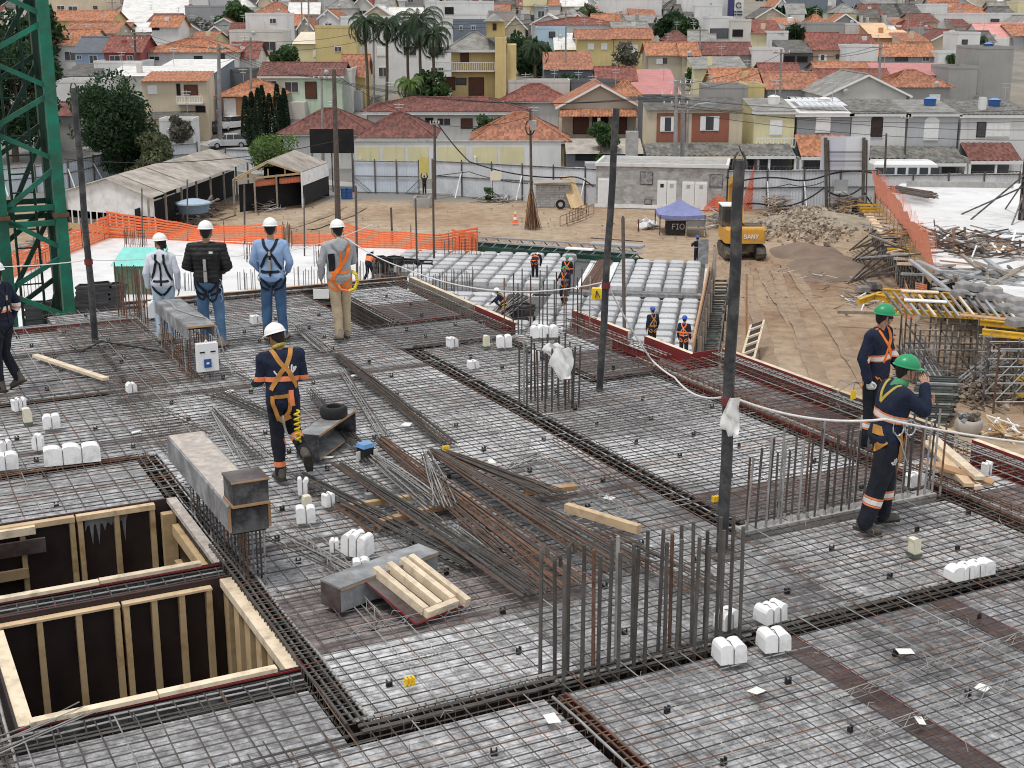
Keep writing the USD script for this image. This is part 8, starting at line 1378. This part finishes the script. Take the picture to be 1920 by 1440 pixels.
porch('dark ribbed porch roof below the cream house with red panels',1212,1392,292,270,126,3, 'corrugated', 'cream'); porch('dark ribbed porch roof below the pale yellow house',1394,1492,292,270,126,3, 'corrugated', 'white'); porch('orange tiled porch roof left of the billboard',1502,1600,294,253,126,3.5, 'orange', 'white'); porch('dark ribbed porch roof right of the billboard',1632,1702,298,274,126,3, 'corrugated', 'white'); porch('wide dark ribbed porch roof behind the white bus',1704,1812,306,275,126,3.5, 'corrugated', 'white'); porch('brown ribbed porch roof at the right border',1820,1918,302,268,126,3.5, 'brown', 'white')
# bus
bp_ = atd(1632,320,121.6); bq = atd(1756,320,121.6); g = float(T(20,121.6)) + .1; t = thing('bus', 'white bus with dark windows parked behind the right-hand fence', 'bus',(bp_[0],121.6,g)); zt = atd(1690,300,121.6)[2]; zt = max(zt,g + 2.9)
q = m3.Manifold.hull_points(np.array([(x,y,z) for x,z,y in [(bp_[0],g + .4,120.5),(bp_[0],g + .4,122.8),(bq[0],g + .4,120.5),(bq[0],g + .4,122.8),(bp_[0],zt - .3,120.5),(bq[0] - .3,zt - .3,120.5),(bp_[0],zt - .3,122.8),(bq[0] - .3,zt - .3,122.8),(bp_[0] + .2,zt,120.9),(bq[0] - .7,zt,120.9),(bp_[0] + .2,zt,122.4),(bq[0] - .7,zt,122.4)]])).to_mesh(); MB().add(np.array(q.vert_properties[:,:3]),np.array(q.tri_verts)).build('body',CARW,t,30)
for i in range(6): w = (bq[0] - bp_[0]) / 6; MB().b2((bp_[0] + w * i + .12,120.46,zt - 1.35),(bp_[0] + w * (i + 1) - .12,120.49,zt - .55)).build('window',PANE,t)
for f in (.18,.8): c = np.array([bp_[0] + (bq[0] - bp_[0]) * f,120.6,g + .45]); MB().tube([c - [0,.15,0],c + [0,.15,0]],.45,14).build('wheel',TIRE,t)
# middle front
H('porch house with a stained beige gable and orange tiles',1052,1196,196,157,141,9, 'front', 'beige', 'clay',[(1076,217,1103,250, 'd'),(1112,219,1140,250, 'o'),(1150,218,1175,250, 'd')],ov=.6)
a_,b_ = atd(1050,216,140),atd(1194,216,140); t = thing('tile_awning', 'orange tiled awning across the front of the stained gable', 'awning',(a_[0],139.6,a_[2])); m = MB(); tiles(m,(a_[0],139.0,a_[2] - .1),(b_[0],139.0,b_[2] - .1),(b_[0],140.85,b_[2] + .55),(a_[0],140.85,a_[2] + .55),.3,.08); m.build('tile_rows',ROOFC['orange'],t)
for f in (0,.5,1): x = a_[0] + (b_[0] - a_[0]) * f; MB().b2((x - .15,138.95,float(T(x,139)) - .3),(x + .15,139.25,a_[2] - .2)).build('post',WALLC['beige'],t)
H('low dark garage front with grey sheet roof below the porch house',1063,1205,287,260,130,4, 'shed', 'dark_grey', 'fibre',[(1080,289,1120,300, 'o')],ov=.3)
H('small house with an orange hipped roof and white fascia behind the middle fence',892,1058,258,212,133.5,8, 'hip', 'yellow', 'clay',(),ov=.7,fascia=.55)
H('low house with a dark brown hipped roof behind the gate, right part',680,806,252,212,134,8, 'hip', 'yellow', 'brown',(),ov=.7,fascia=.5); H('low house with a dark brown hipped roof behind the gate, left part',530,690,246,204,136,8, 'hip', 'white', 'brown',(),ov=.6,fascia=.4)
a,b = atd(664,266,131.2),atd(1052,270,131.2); g = float(T(-4,131.2)); t = thing('boundary_wall', 'white wall with mustard panels behind the middle fence', 'wall',(a[0],131.2,g)); MB().b2((a[0],131.2,-.3),(b[0],131.45,a[2])).build('wall_body',WALLC['white'],t); MB().b2((a[0] - .05,131.1,a[2] + .003),(b[0] + .05,131.5,a[2] + .1)).build('coping',CONC,t)
for x0,x1 in ((669,710),(717,758),(765,803),(820,872),(886,932),(938,982)): p,q = atd(x0,272,131.1),atd(x1,272,131.1); MB().b2((p[0],131.15,.3),(q[0],131.195,a[2] - .45)).build('panel',WALLC['pale_yellow'],t)
H('long low white house with brown hipped roof and barred windows',690,985,206,183,148,9, 'hip', 'white', 'brown',[(758,220,788,231, 'w'),(798,222,811,236, 'o'),(820,222,844,234, 'w'),(865,223,885,240, 'd')],ov=.7,fascia=.5)
H('white garden house wall with red hip roof right of the yellow house',945,1066,188,158,152,9, 'hip', 'white', 'red',(),ov=.5,fascia=.3); H('pale stained boundary building below the yellow house',952,1068,178,150,158,4, 'flat', 'offwhite',None); H('dark grey flat wall building left of the pink roof',1070,1156,180,150,160,4, 'flat', 'dark_grey',None); H('slate grey shed with reddish roof edge',1020,1112,130,98,172,8, 'shed', 'slate', 'clay',()); H('long narrow red-roofed outbuilding left of the pink roof',1122,1190,150,126,164,6, 'side', 'concrete', 'red',())
H('white house with a smooth pink roof in the middle',1192,1276,176,130,158,12, 'shed', 'white', 'pink',(),ov=.2); H('low white house with orange roof left of the pink roof',1150,1200,178,152,155,6, 'hip', 'white', 'orange',()); H('small dark flat building behind the utility posts',1205,1290,205,183,134,5, 'flat', 'dark_grey',None); H('grey flat building above the cream house',1325,1402,190,160,139,6, 'flat', 'concrete',None); H('yellow-sided low house right of the twin utility posts',1400,1432,200,158,142,6, 'flat', 'yellow',None)
# yellow house with tower
H('yellow house with balcony, brown doors and grey tile roof',846,930,90,62,160,8, 'hip', 'yellow', 'grey',[(864,93,878,116, 'd'),(815,117,927,134, 'b'),(855,147,873,158, 'k'),(879,146,906,178, 'd'),(826,145,852,168, 'd')],ov=1.2,fascia=.2)
t = thing('chimney_tower', 'yellow slab wall and square tower with a small roof of the yellow house', 'tower',tuple(atd(930,185,158)))
def ybx(n,x0,x1,y0,y1,Y0,Y1,m): p,q = atd(x0,y0,Y0),atd(x1,y1,Y0); MB().b2((p[0],Y0,min(q[2],p[2])),(q[0],Y1,p[2])).build(n,m,t)
ybx('slab_wall',928,949,70,190,157.6,166,WALLC['yellow']); ybx('slab_wall',950,968,84,182,158.2,165,WALLC['yellow']); ybx('tower',912,947,40,70,159.4,162.6,WALLC['yellow']); ybx('tower_window',924,931,44,57,159.3,159.38,SHUT); p,q = atd(905,40,159),atd(946,40,159); m = MB(); m.add([(p[0],158.6,p[2]),(q[0],158.6,p[2]),(q[0],163,p[2]),(p[0],163,p[2]),((p[0] + q[0]) / 2,160.8,p[2] + .9)],[[0,1,4],[1,2,4],[2,3,4],[3,0,4]]).build('tower_roof',ROOFC['grey'],t)
# right middle rows
H('house with a wide grey gable roof and stained gable wall',1550,1700,176,140,146,12, 'front', 'offwhite', 'grey',(),ov=.5)
for a in [('low house with an orange tile roof left of the utility pole',1341,1424,160,130,158,8, 'side', 'yellow', 'orange'),('low house with a red tile roof right of the utility pole',1442,1536,166,136,157,8, 'side', 'grey', 'clay'),('house with dark red roof behind the grey gable',1540,1672,152,130,163,8, 'side', 'white', 'red'),('house with a brown-orange hipped roof right of the grey gable',1670,1782,162,132,157,9, 'hip', 'concrete', 'clay'),('house with two salmon roof sheets',1648,1792,140,118,168,6, 'shed', 'white', 'pink'),('orange-roofed house behind the long red roofs',1536,1650,132,117,172,7, 'side', 'offwhite', 'orange'),
          ('low house with red lean-to roof beside the yellow corner',1432,1500,140,119,174,7, 'side', 'concrete', 'red')]: H(*a, 'auto')
H('white block beside a dark grey modern house',1410,1468,118,90,184,8, 'flat', 'white',None); H('dark grey modern house with two garage openings',1468,1524,98,75,185,8, 'shed', 'dark_grey', 'dark',[(1472,106,1490,116, 'o'),(1496,106,1514,116, 'o')]); H('peach house with red tile roof and small shuttered window',1525,1580,92,62,188,9, 'side', 'peach', 'red',[(1536,103,1550,113, 'c'),(1569,103,1575,109, 'k')]); H('red-roofed house right of the peach house',1583,1642,88,66,192,9, 'side', 'white', 'red',()); H('white gable block in front of the red roof',1586,1645,120,84,184,5, 'flat', 'white',None)
H('long grey house with a bright orange tile roof',1648,1756,105,82,188,8, 'side', 'grey', 'orange',[(1680,107,1702,114, 'k'),(1730,107,1742,114, 'w')]); H('white cube house with one square window',1795,1836,94,60,196,7, 'flat', 'white',None,[(1803,75,1812,83, 'k')]); H('low white house with a dark gate below the white cube',1758,1822,124,96,186,6, 'flat', 'white',None,[(1785,110,1800,123, 'd')]); H('tall bare grey rendered house',1831,1894,175,87,165,9, 'flat', 'concrete',None,tankc='blue'); H('weathered grey wall building left of the bare grey house',1775,1830,180,124,163,7, 'flat', 'concrete',None)
H('large white house with a pale pink roof at the right border',1842,1945,70,44,216,10, 'side', 'white', 'salmon',[(1862,73,1867,79, 'k'),(1882,76,1890,82, 'k'),(1902,78,1911,84, 'k')],ov=.3); H('house with peach-coloured sheet roof',1636,1684,70,43,208,9, 'shed', 'orange', 'peach',()); H('house with pale peach sheet roof and open terrace',1684,1722,72,56,205,9, 'shed', 'orange', 'peach',()); H('house with dark red hip roof among white walls',1690,1750,54,36,226,9, 'hip', 'white', 'red', 'auto'); H('white house with blue glass front',1330,1368,62,30,208,8, 'flat', 'white',None,[(1332,54,1366,71, 'k')]); H('white house with open dark upper floor',1370,1408,62,36,206,8, 'flat', 'offwhite',None,[(1374,56,1392,68, 'o')]); H('yellow-walled small house beside satellite dishes',1408,1468,62,38,206,7, 'shed', 'pale_yellow', 'red',()); H('grey weathered building below the dark hedge',1512,1582,62,42,214,8, 'flat', 'concrete',None); H('pale flat building left of the peach sheet roofs',1584,1636,62,44,216,8, 'flat', 'offwhite',None)
H('orange tiled house at the left end of the right-hand roofs',1280,1308,104,80,183,8, 'side', 'beige', 'orange',()); H('dark red-brown roofed house with clutter',1316,1410,102,80,185,8, 'side', 'concrete', 'brown',()); H('grey lean-to house with green plants',1300,1400,128,106,176,7, 'shed', 'pale_yellow', 'grey',())
for a in [('yellow terrace house with orange roof and chimney boxes',1083,1150,73,56,196,8, 'side', 'yellow', 'clay',[(1103,82,1113,92, 's'),(1128,82,1138,92, 's')]),('yellow terrace house with orange roof, right half',1151,1222,72,54,196,8, 'side', 'yellow', 'clay', 'auto'),('wide house with orange roof right of the yellow terraces',1216,1310,103,80,184,9, 'side', 'beige', 'orange',[(1244,110,1250,118, 'k'),(1232,111,1242,119, 's')]),('large white house with a long red hip roof in the middle distance',1008,1162,46,33,218,10, 'hip', 'white', 'red',()),('pale blue and white house with yellow lower floor',1006,1060,72,50,205,8, 'flat', 'sky',None,[(1030,60,1040,70, 'k')]),('yellow shop front under the red hip roof',1040,1084,92,62,200,7, 'shed', 'yellow', 'white',()),('grey blue row house behind the palms',846,916,62,36,200,8, 'flat', 'slate',None,[(862,49,867,55, 'w'),(884,49,891,55, 'w')]),('cream gable house right of the yellow tower',948,985,50,30,225,8, 'front', 'cream', 'peach',())]: H(*a)
# left
H('cream two-storey house with orange roof and white balcony',266,386,152,134,150,9, 'shed', 'cream', 'orange',[(278,161,293,175, 'g'),(331,158,336,178, 'o'),(331,180,378,195, 'b'),(345,160,368,178, 'd'),(364,200,380,210, 'o')],yaw=.12,ov=.5)
H('grey-blue warehouse with a white ribbed roof',282,402,136,111,163,12, 'shed', 'slate', 'white',(),ov=.2); H('orange-roofed house beside the tall concrete pole',416,514,178,150,158,10, 'hip', 'orange', 'orange',[(420,185,440,215, 'g')],ov=.7); H('mint green house with dark red roof and barred window',488,640,140,118,166,8, 'side', 'green', 'brown',[(497,152,518,163, 'w'),(534,154,558,172, 'w'),(572,154,592,184, 'd')],ov=.4,fascia=.4); H('blue house with slate roof and white windows',140,195,97,70,178,9, 'side', 'blue', 'slate',[(144,104,152,111, 'w'),(167,104,181,118, 'w')]); H('red house with red tile roof and white windows',196,262,97,68,178,9, 'side', 'red', 'red',[(205,105,224,118, 'w'),(238,105,248,113, 'w')])
H('low dark-roofed annex in front of the blue house',110,172,142,120,168,8, 'shed', 'grey', 'dark',()); H('white house with two orange hip roofs',266,438,97,72,182,10, 'hip', 'white', 'orange',[(280,106,298,113, 'w'),(364,106,378,111, 'k'),(414,102,420,114, 'k')]); H('pale house with an orange roof at the left',92,168,84,56,190,10, 'side', 'white', 'orange', 'auto'); H('cream apartment block at the upper left',92,190,20,-14,242,12, 'flat', 'cream',None,[(108,11,121,18, 'w'),(129,12,145,19, 'w'),(176,12,182,16, 'k')]); H('yellow gabled house with orange roof at the upper left',96,208,38,21,222,9, 'side', 'yellow', 'orange',()); H('house with faded orange roof behind the blue house',120,215,62,42,206,10, 'side', 'beige', 'clay',()); H('small tower house with orange gable roof',284,334,50,30,206,7, 'side', 'white', 'orange',[(286,52,298,56, 'o')]); H('large shed with a white sloping roof at the upper left',228,350,40,-2,236,14, 'shed', 'offwhite', 'white',(),yaw=.2)
H('white box house with one window at the upper left',461,537,56,24,214,8, 'flat', 'white',None,[(507,35,518,43, 'w')]); H('grey flat building left of the white box house',348,420,40,10,238,8, 'flat', 'grey',None); H('pale green and yellow house with a cream roof',548,630,82,60,190,9, 'shed', 'pale_yellow', 'cream',[(588,95,594,106, 'g')],ov=.3); H('yellow apartment house left of the palms',592,668,98,48,186,8, 'flat', 'yellow',None,[(628,88,640,96, 'w')]); H('grey garage with yellow side above the cream roof',430,530,66,56,200,8, 'flat', 'offwhite',None, 'auto'); H('yellow low house behind the street corner',640,684,142,103,172,8, 'side', 'yellow', 'clay',[(655,142,662,165, 'd')]); H('low mint wall house on the street corner',592,660,150,128,168,6, 'flat', 'white',None); H('red flat-roofed house with white walls beside the street',430,480,108,80,186,8, 'side', 'white', 'red',()); H('white low buildings left of the large dark tree',100,180,172,150,152,7, 'flat', 'white',None, 'auto'); H('dark red-roofed low house behind the large dark tree',105,150,215,192,146,6, 'side', 'concrete', 'brown',()); H('low shed with brown tile roof below the cream house',270,350,222,206,146,5, 'shed', 'cream', 'dark',()); H('white gate wall beside the sparse tree',300,362,250,222,141,3, 'flat', 'white',None); H('blue-roofed kiosk behind the tall concrete pole',412,470,150,130,172,6, 'flat', 'dark_grey',None)
H('white wall house behind the palms',640,845,75,30,190,8, 'flat', 'white',None, 'auto'); H('white house with a canopy roof on the skyline',800,925,28,2,240,9, 'flat', 'white',None,[(835,14,850,26, 'o')]); H('green-grey apartment block on the skyline',980,1025,18,-12,262,9, 'flat', 'pale_yellow',None, 'auto'); H('long white factory on the skyline',1125,1240,25,-4,252,12, 'flat', 'white',None, 'auto'); H('white office block with a blue stripe on the skyline',1280,1372,25,-22,250,10, 'flat', 'white',None, 'auto',tankc='blue'); H('slate-blue hall on the skyline right of the sign',1470,1552,10,-14,268,12, 'flat', 'slate',None); H('steel grey hall on the skyline',1590,1650,12,-10,266,10, 'shed', 'slate', 'slate',())
for i,(x0,x1,rm) in enumerate(((1620,1652, 'brown'),(1653,1690, 'dark'),(1691,1730, 'dark'))): H(['terrace house with a dark red sloping roof at the top right', 'middle terrace house with a charcoal sloping roof at the top right', 'right-hand terrace house with a charcoal sloping roof at the top right'][i],x0,x1,28,8,246,9, 'side', 'white',rm, 'auto')
H('white terrace with three openings at the far right',1750,1850,50,24,236,9, 'flat', 'white',None, 'auto'); H('white house with a dark square window at the right border',1850,1940,48,24,238,9, 'flat', 'white',None,[(1857,36,1872,44, 'k')]); H('orange hip-roofed house at the top right',1782,1865,24,8,252,9, 'hip', 'white', 'orange',()); H('grey roofed house at the top right corner',1866,1945,26,4,256,9, 'side', 'offwhite', 'grey', 'auto'); H('white gabled house on the skyline at the right',1766,1830,12,-8,268,9, 'front', 'white', 'white', 'auto')
H('low white flat-roofed house in front of the red house',176,266,124,114,173,6, 'flat', 'white',None, 'auto'); H('low pale house with a grey sheet roof left of the grey-blue warehouse',200,286,142,124,166,7, 'shed', 'offwhite', 'white',())
# sign tower
t = thing('sign_tower', 'white and dark blue sign tower on the skyline', 'sign tower',tuple(atd(1380,40,248)))
for x0,x1,m_ in ((1367,1376,mat('sign_blue',(.05,.05,.16),.6,.1,2)),(1377,1393,WALLC['white'])): p,q = atd(x0,-12,248),atd(x1,36,248); MB().b2((p[0],248,q[2] - 3),(q[0],249,p[2])).build('panel',m_,t)
p = atd(1385,10,247.9); MB().tube([p + [math.cos(q) * .45,0,math.sin(q) * .45] for q in np.linspace(.4,5.9,14)],.09,5).build('mark',GLASSD,t); [MB().b2((p[0] - .7,247.85,p[2] - 1.2 - k * .5),(p[0] + .7,247.95,p[2] - .95 - k * .5)).build('mark',GLASSD,t) for k in range(2)]
# houses filling the slopes between those, seen only as roofs and bits of wall
rg = random.Random(33); cols = ['white', 'white', 'offwhite', 'offwhite', 'cream', 'light_grey', 'beige', 'pale_yellow', 'concrete', 'light_grey', 'white']; word = dict(white='white',offwhite='off-white',cream='cream',light_grey='light grey',beige='beige',pale_yellow='pale yellow',peach='peach',concrete='grey',yellow='yellow'); k = 0
def spot(x): return ['at the far left', 'left of the palms', 'above the palms', 'above the tower', 'above the pink roof', 'above the terraces', 'at the far right'][min(6,int(x / 275))]
seen_lab = {}
for yrow,d in ((76,206),(62,218),(46,232),(28,248),(12,264),(-2,280),(-16,296),(-28,312)):
    x = rg.uniform(-40,10)
    while x < 1940:
        w = rg.uniform(26,66) * 225 / d; kind = rg.choice(('side', 'side', 'hip', 'flat', 'shed', 'front')); rm = rg.choice(('orange', 'red', 'clay', 'brown', 'grey', 'grey', 'clay', 'white', 'dark')); col = rg.choice(cols)
        if rg.random() < .74:
            row = {206: 'lowest',218: 'lower',232: 'middle',248: 'upper',264: 'high',280: 'highest',296: 'skyline',312: 'farthest'}[d]; base_l = f"{word[col]} house with {'a flat roof' if kind == 'flat' else {'side': 'a', 'hip': 'a hipped', 'shed': 'a lean-to', 'front': 'a gabled'}[kind] + ' ' + dict(orange='orange', red='red', clay='rust-red', brown='brown', grey='grey', white='pale', dark='charcoal')[rm] + ' roof'} in {row} row {spot(x)}"
            if d < 220 and rg.random() < .45: x += w; continue
            n = seen_lab.get(base_l,0); seen_lab[base_l] = n + 1
            if n: base_l += ', ' + ('second', 'third', 'fourth', 'fifth', 'sixth')[min(4,n - 1)]
            jy = rg.uniform(-5,5); H(base_l,x,x + w,yrow + jy,yrow + jy - rg.uniform(14,20) * (1.25 if kind == 'flat' else 1),d + rg.uniform(-4,4),rg.uniform(7,10),kind,col,rm if kind != 'flat' else None, 'auto',ov=.35,yaw=rg.uniform(-.12,.12),tankc=rg.choice((None,) * 7 + ('blue', 'white')))
        x += w + rg.uniform(0,6)
# cars
def car(label,px,py,yaw,m,s=1.):
    c = ag(px,py); c[2] += .12; t = thing('parked_car',label, 'car',c,yaw)
    def hullb(n,pts,mm,pr=t): q = m3.Manifold.hull_points(np.array(pts) * s).to_mesh(); return MB().add(np.array(q.vert_properties[:,:3]),np.array(q.tri_verts)).build(n,mm,pr,35,True)
    W2 = .84; hullb('body',[(sx_ * W2 * k,y,z) for sx_ in (-1,1) for k,y,z in ((1,-2.0,.28),(1,1.95,.28),(1,-1.95,.72),(1,1.9,.78),(.92,-2.1,.5),(.92,2.05,.5),(.95,-1.1,.93),(.95,1.9,.92))],m); hullb('cabin',[(sx_ * k,y,z) for sx_ in (-1,1) for k,y,z in ((.80,-1.0,.92),(.80,1.75,.92),(.62,-.25,1.42),(.62,1.15,1.42))],GLASSD); hullb('car_roof',[(sx_ * .64,y,z) for sx_ in (-1,1) for y,z in ((-.3,1.40),(1.2,1.40),(-.15,1.46),(1.05,1.46))],m)
    for sx_ in (-1,1):
        for y in (-1.3,1.25): w = MB(); w.tube([(sx_ * .70,y,.31),(sx_ * .88,y,.31)],.31,14); wl = w.build('wheel',TIRE,t,40,True); MB().tube([(sx_ * .882,y,.31),(sx_ * .895,y,.31)],.19,12).build('rim',GALV,wl,40,True)
        MB().b2((sx_ * .62 - .14,-2.09,.55),(sx_ * .62 + .14,-2.0,.7)).build('headlight',TINW,t,local=True); MB().b2((sx_ * .66 - .1,1.98,.6),(sx_ * .66 + .1,2.06,.8)).build('tail_light',REDP,t,local=True)
        for y in (-.25,.5): MB().beam((sx_ * .80,y,.93),(sx_ * .63,y + .05,1.41),.05,.06).build('pillar',m,t,local=True)
        MB().b2((sx_ * .92 - .06,-.85,.92),(sx_ * .92 + .06,-.7,1.04)).build('mirror',m,t,local=True)
    MB().b2((-.22,-2.12,.42),(.22,-2.09,.53)).build('number_plate',PAPER,t,local=True)
car('black car parked on the side street facing the yard',390,255,-.45,CARB); car('white estate car parked behind the black car',431,245,-.5,CARW,1.05); car('silver car parked lower on the side street',428,279,-1.2,CARS)
# street poles
def upole(label,px,pyb,pyt,Yd,r=.16,arms=(),m=POLEG,name='utility_pole',lamp=False,top=None):
    b = atd(px,pyb,Yd); b[2] = float(T(b[0],b[1])) if Yd > 118 else 0.; tp = atd(px if top is None else top,pyt,Yd); t = thing(name,label, 'utility pole',b); MB().tube([b - [0,0,.3],tp],[r * 1.2,r * .8],10).build('shaft',m,t,40)
    for dz,w in arms:
        MB().beam(tp + [-w / 2,-.12,-dz],tp + [w / 2,-.12,-dz],.1,.12).build('crossarm',WOODG,t)
        for k in range(4): q = tp + [-w / 2 + w * (k + .1) / 3.2,-.12,-dz + .06]; MB().tube([q,q + [0,0,.22]],.05,6).build('insulator',TINW,t)
    if lamp: MB().tube([tp - [0,0,.8],tp + [.9,-.3,-.2],tp + [1.8,-.6,-.1]],.05,6).build('lamp_arm',GALV,t); MB().box(tp + [2.1,-.65,-.1],(.8,.25,.14)).build('lamp_head',GALV,t)
    return tp
U = {}
U['a'] = upole('tall concrete pole beside the cream house with the balcony',410,228,82,152,.22,((.5,2.4),),lamp=True); U['b'] = upole('wooden pole with crossarms in front of the red house',252,118,55,176,.15,((.4,2.2),(1.2,1.8)),POLEB); U['c'] = upole('left concrete post of the pair above the block building',1268,290,152,123.5,.2,((1.2,2.6),(2.0,2.2))); U['d'] = upole('right concrete post of the pair above the block building',1281,290,140,124.5,.2,((.8,1.4),),lamp=False); U['e'] = upole('thin grey pole between the orange and red roofs',1465,168,92,150,.14,((.4,1.8),)); U['f'] = upole('wooden pole in the yard with a cable at its top',815,362,228,121.5,.13,((.2,.8),),POLEB); U['g'] = upole('pole with a coil of cable near its top in the middle of the yard',997,366,205,117,.12,(),POLEB,top=994)
U['h'] = upole('tall dark timber pole left of the gate',634,420,130,107,.2,(),POLEB,top=626); U['i'] = upole('pole beside the bare grey house at the right',1651,178,78,150,.14,((.6,2.0),)); U['j'] = upole('pole with street lamp above the block building',1290,240,190,128,.12,(),lamp=True); U['k'] = upole('slim pole in front of the orange-roofed house',470,215,70,160,.14,((.4,1.8),)); U['l'] = upole('slim pole behind the light green young tree',603,240,140,136,.13,((.4,1.6),)); U['m'] = upole('slim pole behind the billboard',1662,310,250,119,.1,(),POLEB); U['n'] = upole('pole at the left of the palms',700,165,30,168,.13,((.4,1.6),)); U['o'] = upole('pole on the slope right of the yellow tower house',1061,130,20,175,.12,((.4,1.6),)); U['p'] = upole('thin mast in front of the red house roofs',1313,120,50,186,.12,((.4,1.6),)); U['q'] = upole('lattice-topped mast at the upper left skyline',578,70,-20,205,.14,((.6,1.8),(1.4,1.8))); U['r'] = upole('second mast at the upper left skyline',565,70,-12,208,.12,((.4,1.6),)); U['s'] = upole('pole at the far left behind the crane',210,40,0,230,.14,((.4,1.6),)); U['u'] = upole('pole in front of the white terraced house',1700,270,215,127,.09,((.3,1.),),POLEB)
c = U['g'] - [0,0,1.2]; t = thing('cable_coil', 'coil of black cable hung near the top of the yard pole', 'coil',c)
for i in range(5): MB().tube([c + [math.cos(q) * .38,-.2 - .04 * i,math.sin(q) * .62 - .3] for q in np.linspace(0,6.3,17)],.05,5).build('turn',CABLE,t,True)
t = thing('glass_lamp', 'pale round lamp shade beside the coil of cable', 'lamp',c + [.3,0,0]); MB().tube([c + [.2,-.45,.3],c + [.25,-.45,-.5]],[.36,.24],12).build('shade',GALV,t,40)
# overhead wires
def wire(lab,a,b,s,r=.022): q = sag(a,b,s,16); t = thing('overhead_wire',lab, 'overhead wire',q[0],0, 'wires over the houses'); MB().tube(q,r,4).build('conductor',CABLE,t,True)
far_r = [atd(1960,y,126.5) for y in (205,222,235,250,262)]
for i in range(4): wire('thin dark wire crossing the right-hand terraced houses',U['c'] + [(-1.0,-.3,.4,1.0)[i],-.2,-1.4 - .5 * (i % 2) - .3 * i],far_r[i] + [0,0,-.2 * i],.7)
for i in range(3): wire('thin dark wire crossing the brown roofs behind the gate',U['a'] + [(-.8,0,.8)[i],-.1,-.4],U['l'] + [(-.5,0,.5)[i],0,-.3],.6)
for i in range(3): wire('thin dark wire from the slim pole towards the concrete posts',U['l'] + [(-.5,0,.5)[i],0,-.3],U['c'] + [(-1,0,1)[i],0,-1.2],1.5)
for i in range(2): wire('thin dark wire at the upper left',U['b'] + [(-.8,.8)[i],0,-.3],U['a'] + [(-.8,.8)[i],0,-.4],.6); wire('thin dark wire on the left slope',U['a'] + [0,0,-1 - i],U['k'] + [0,0,-.4 - i * .3],.4); wire('thin dark wire over the roofs at the right',U['e'] + [(-.7,.7)[i],0,-.3],U['i'] + [(-.7,.7)[i],0,-.5],.8); wire('thin dark wire across the middle slope',U['n'] + [0,0,-.5 - i * .5],U['o'] + [0,0,-.4 - i * .5],.8); wire('thin dark wire over the left street',U['k'] + [0,0,-.4 - i],U['n'] + [0,0,-1.5 - i],.6); wire('thin dark wire above the cream house with red panels',U['d'] + [0,0,-.8 - i * .6],U['e'] + [0,0,-.5 - i],.5)
wire('thin dark wire across the long shed roof',atd(120,298,110),atd(640,262,108),.9,.03); wire('thin dark wire behind the tall yard pole',U['h'] + [0,0,-.3],U['f'] + [0,0,-.1],.5); wire('thin dark wire from the yard pole to the coil pole',U['f'] + [0,0,-.2],U['g'] + [0,0,-.6],.5)
# solar panels, ruts in the track
a,b = atd(1500,206,130.2),atd(1592,206,130.2); t = thing('solar_array', 'white-framed solar panels on the roof of the grey terraced house', 'solar panels',(a[0],130.4,a[2] + .5)); zt = atd(1540,189,136)[2]
for i in range(8):
    for k in range(2): f0,f1 = i / 8 + .01,(i + 1) / 8 - .01; g0,g1 = k / 2 + .05,(k + 1) / 2; q = lambda f,g: np.array([a[0] + (b[0] - a[0]) * f,130.3 + 5.4 * g,a[2] + .35 + (zt - a[2]) * g]); m = MB(); m.quad(q(f0,g0),q(f1,g0),q(f1,g1),q(f0,g1)); m.build('panel',SOLAR,t)
RUT = mat('rut_earth',(.30,.22,.155),.95,.25,1.2,bump=.8,bscale=5,world=True)
def rut(pts,off):
    q = np.array([at(x,y) for x,y in pts])[:,:2]; s = np.r_[0,np.cumsum(np.linalg.norm(np.diff(q,axis=0),axis=1))]; tt = np.linspace(0,s[-1],int(s[-1] / .5)); c = np.c_[np.interp(tt,s,q[:,0]),np.interp(tt,s,q[:,1])]; d = np.gradient(c,axis=0); d /= np.linalg.norm(d,axis=1,keepdims=True); n = np.c_[-d[:,1],d[:,0]]; h = (meshkit.fbm(np.stack([c[:,0] * .11,c[:,1] * .11,c[:,0] * 0],-1),4,3) - .5) * .55
    w = .18 + .1 * meshkit.fbm(np.c_[tt,tt * 0 + off,tt * 0],2,1); V = np.stack([np.c_[c + n * (off + o)[:,None],h + dz] for o,dz in ((-w * 1.6,.0),(-w,.03),(-w * .6,-.02),(w * .6,-.02),(w,.03),(w * 1.6,.0))]); MB().grid(V).build('tyre_track',RUT,None,True,kind='structure')
for o in (-1.,1.): rut(((1425,500),(1440,560),(1470,640),(1500,740)),o); rut(((1455,500),(1490,560),(1540,640),(1590,730)),o)
for o in (-.9,.9): rut(((690,372),(640,400),(560,430)),o)
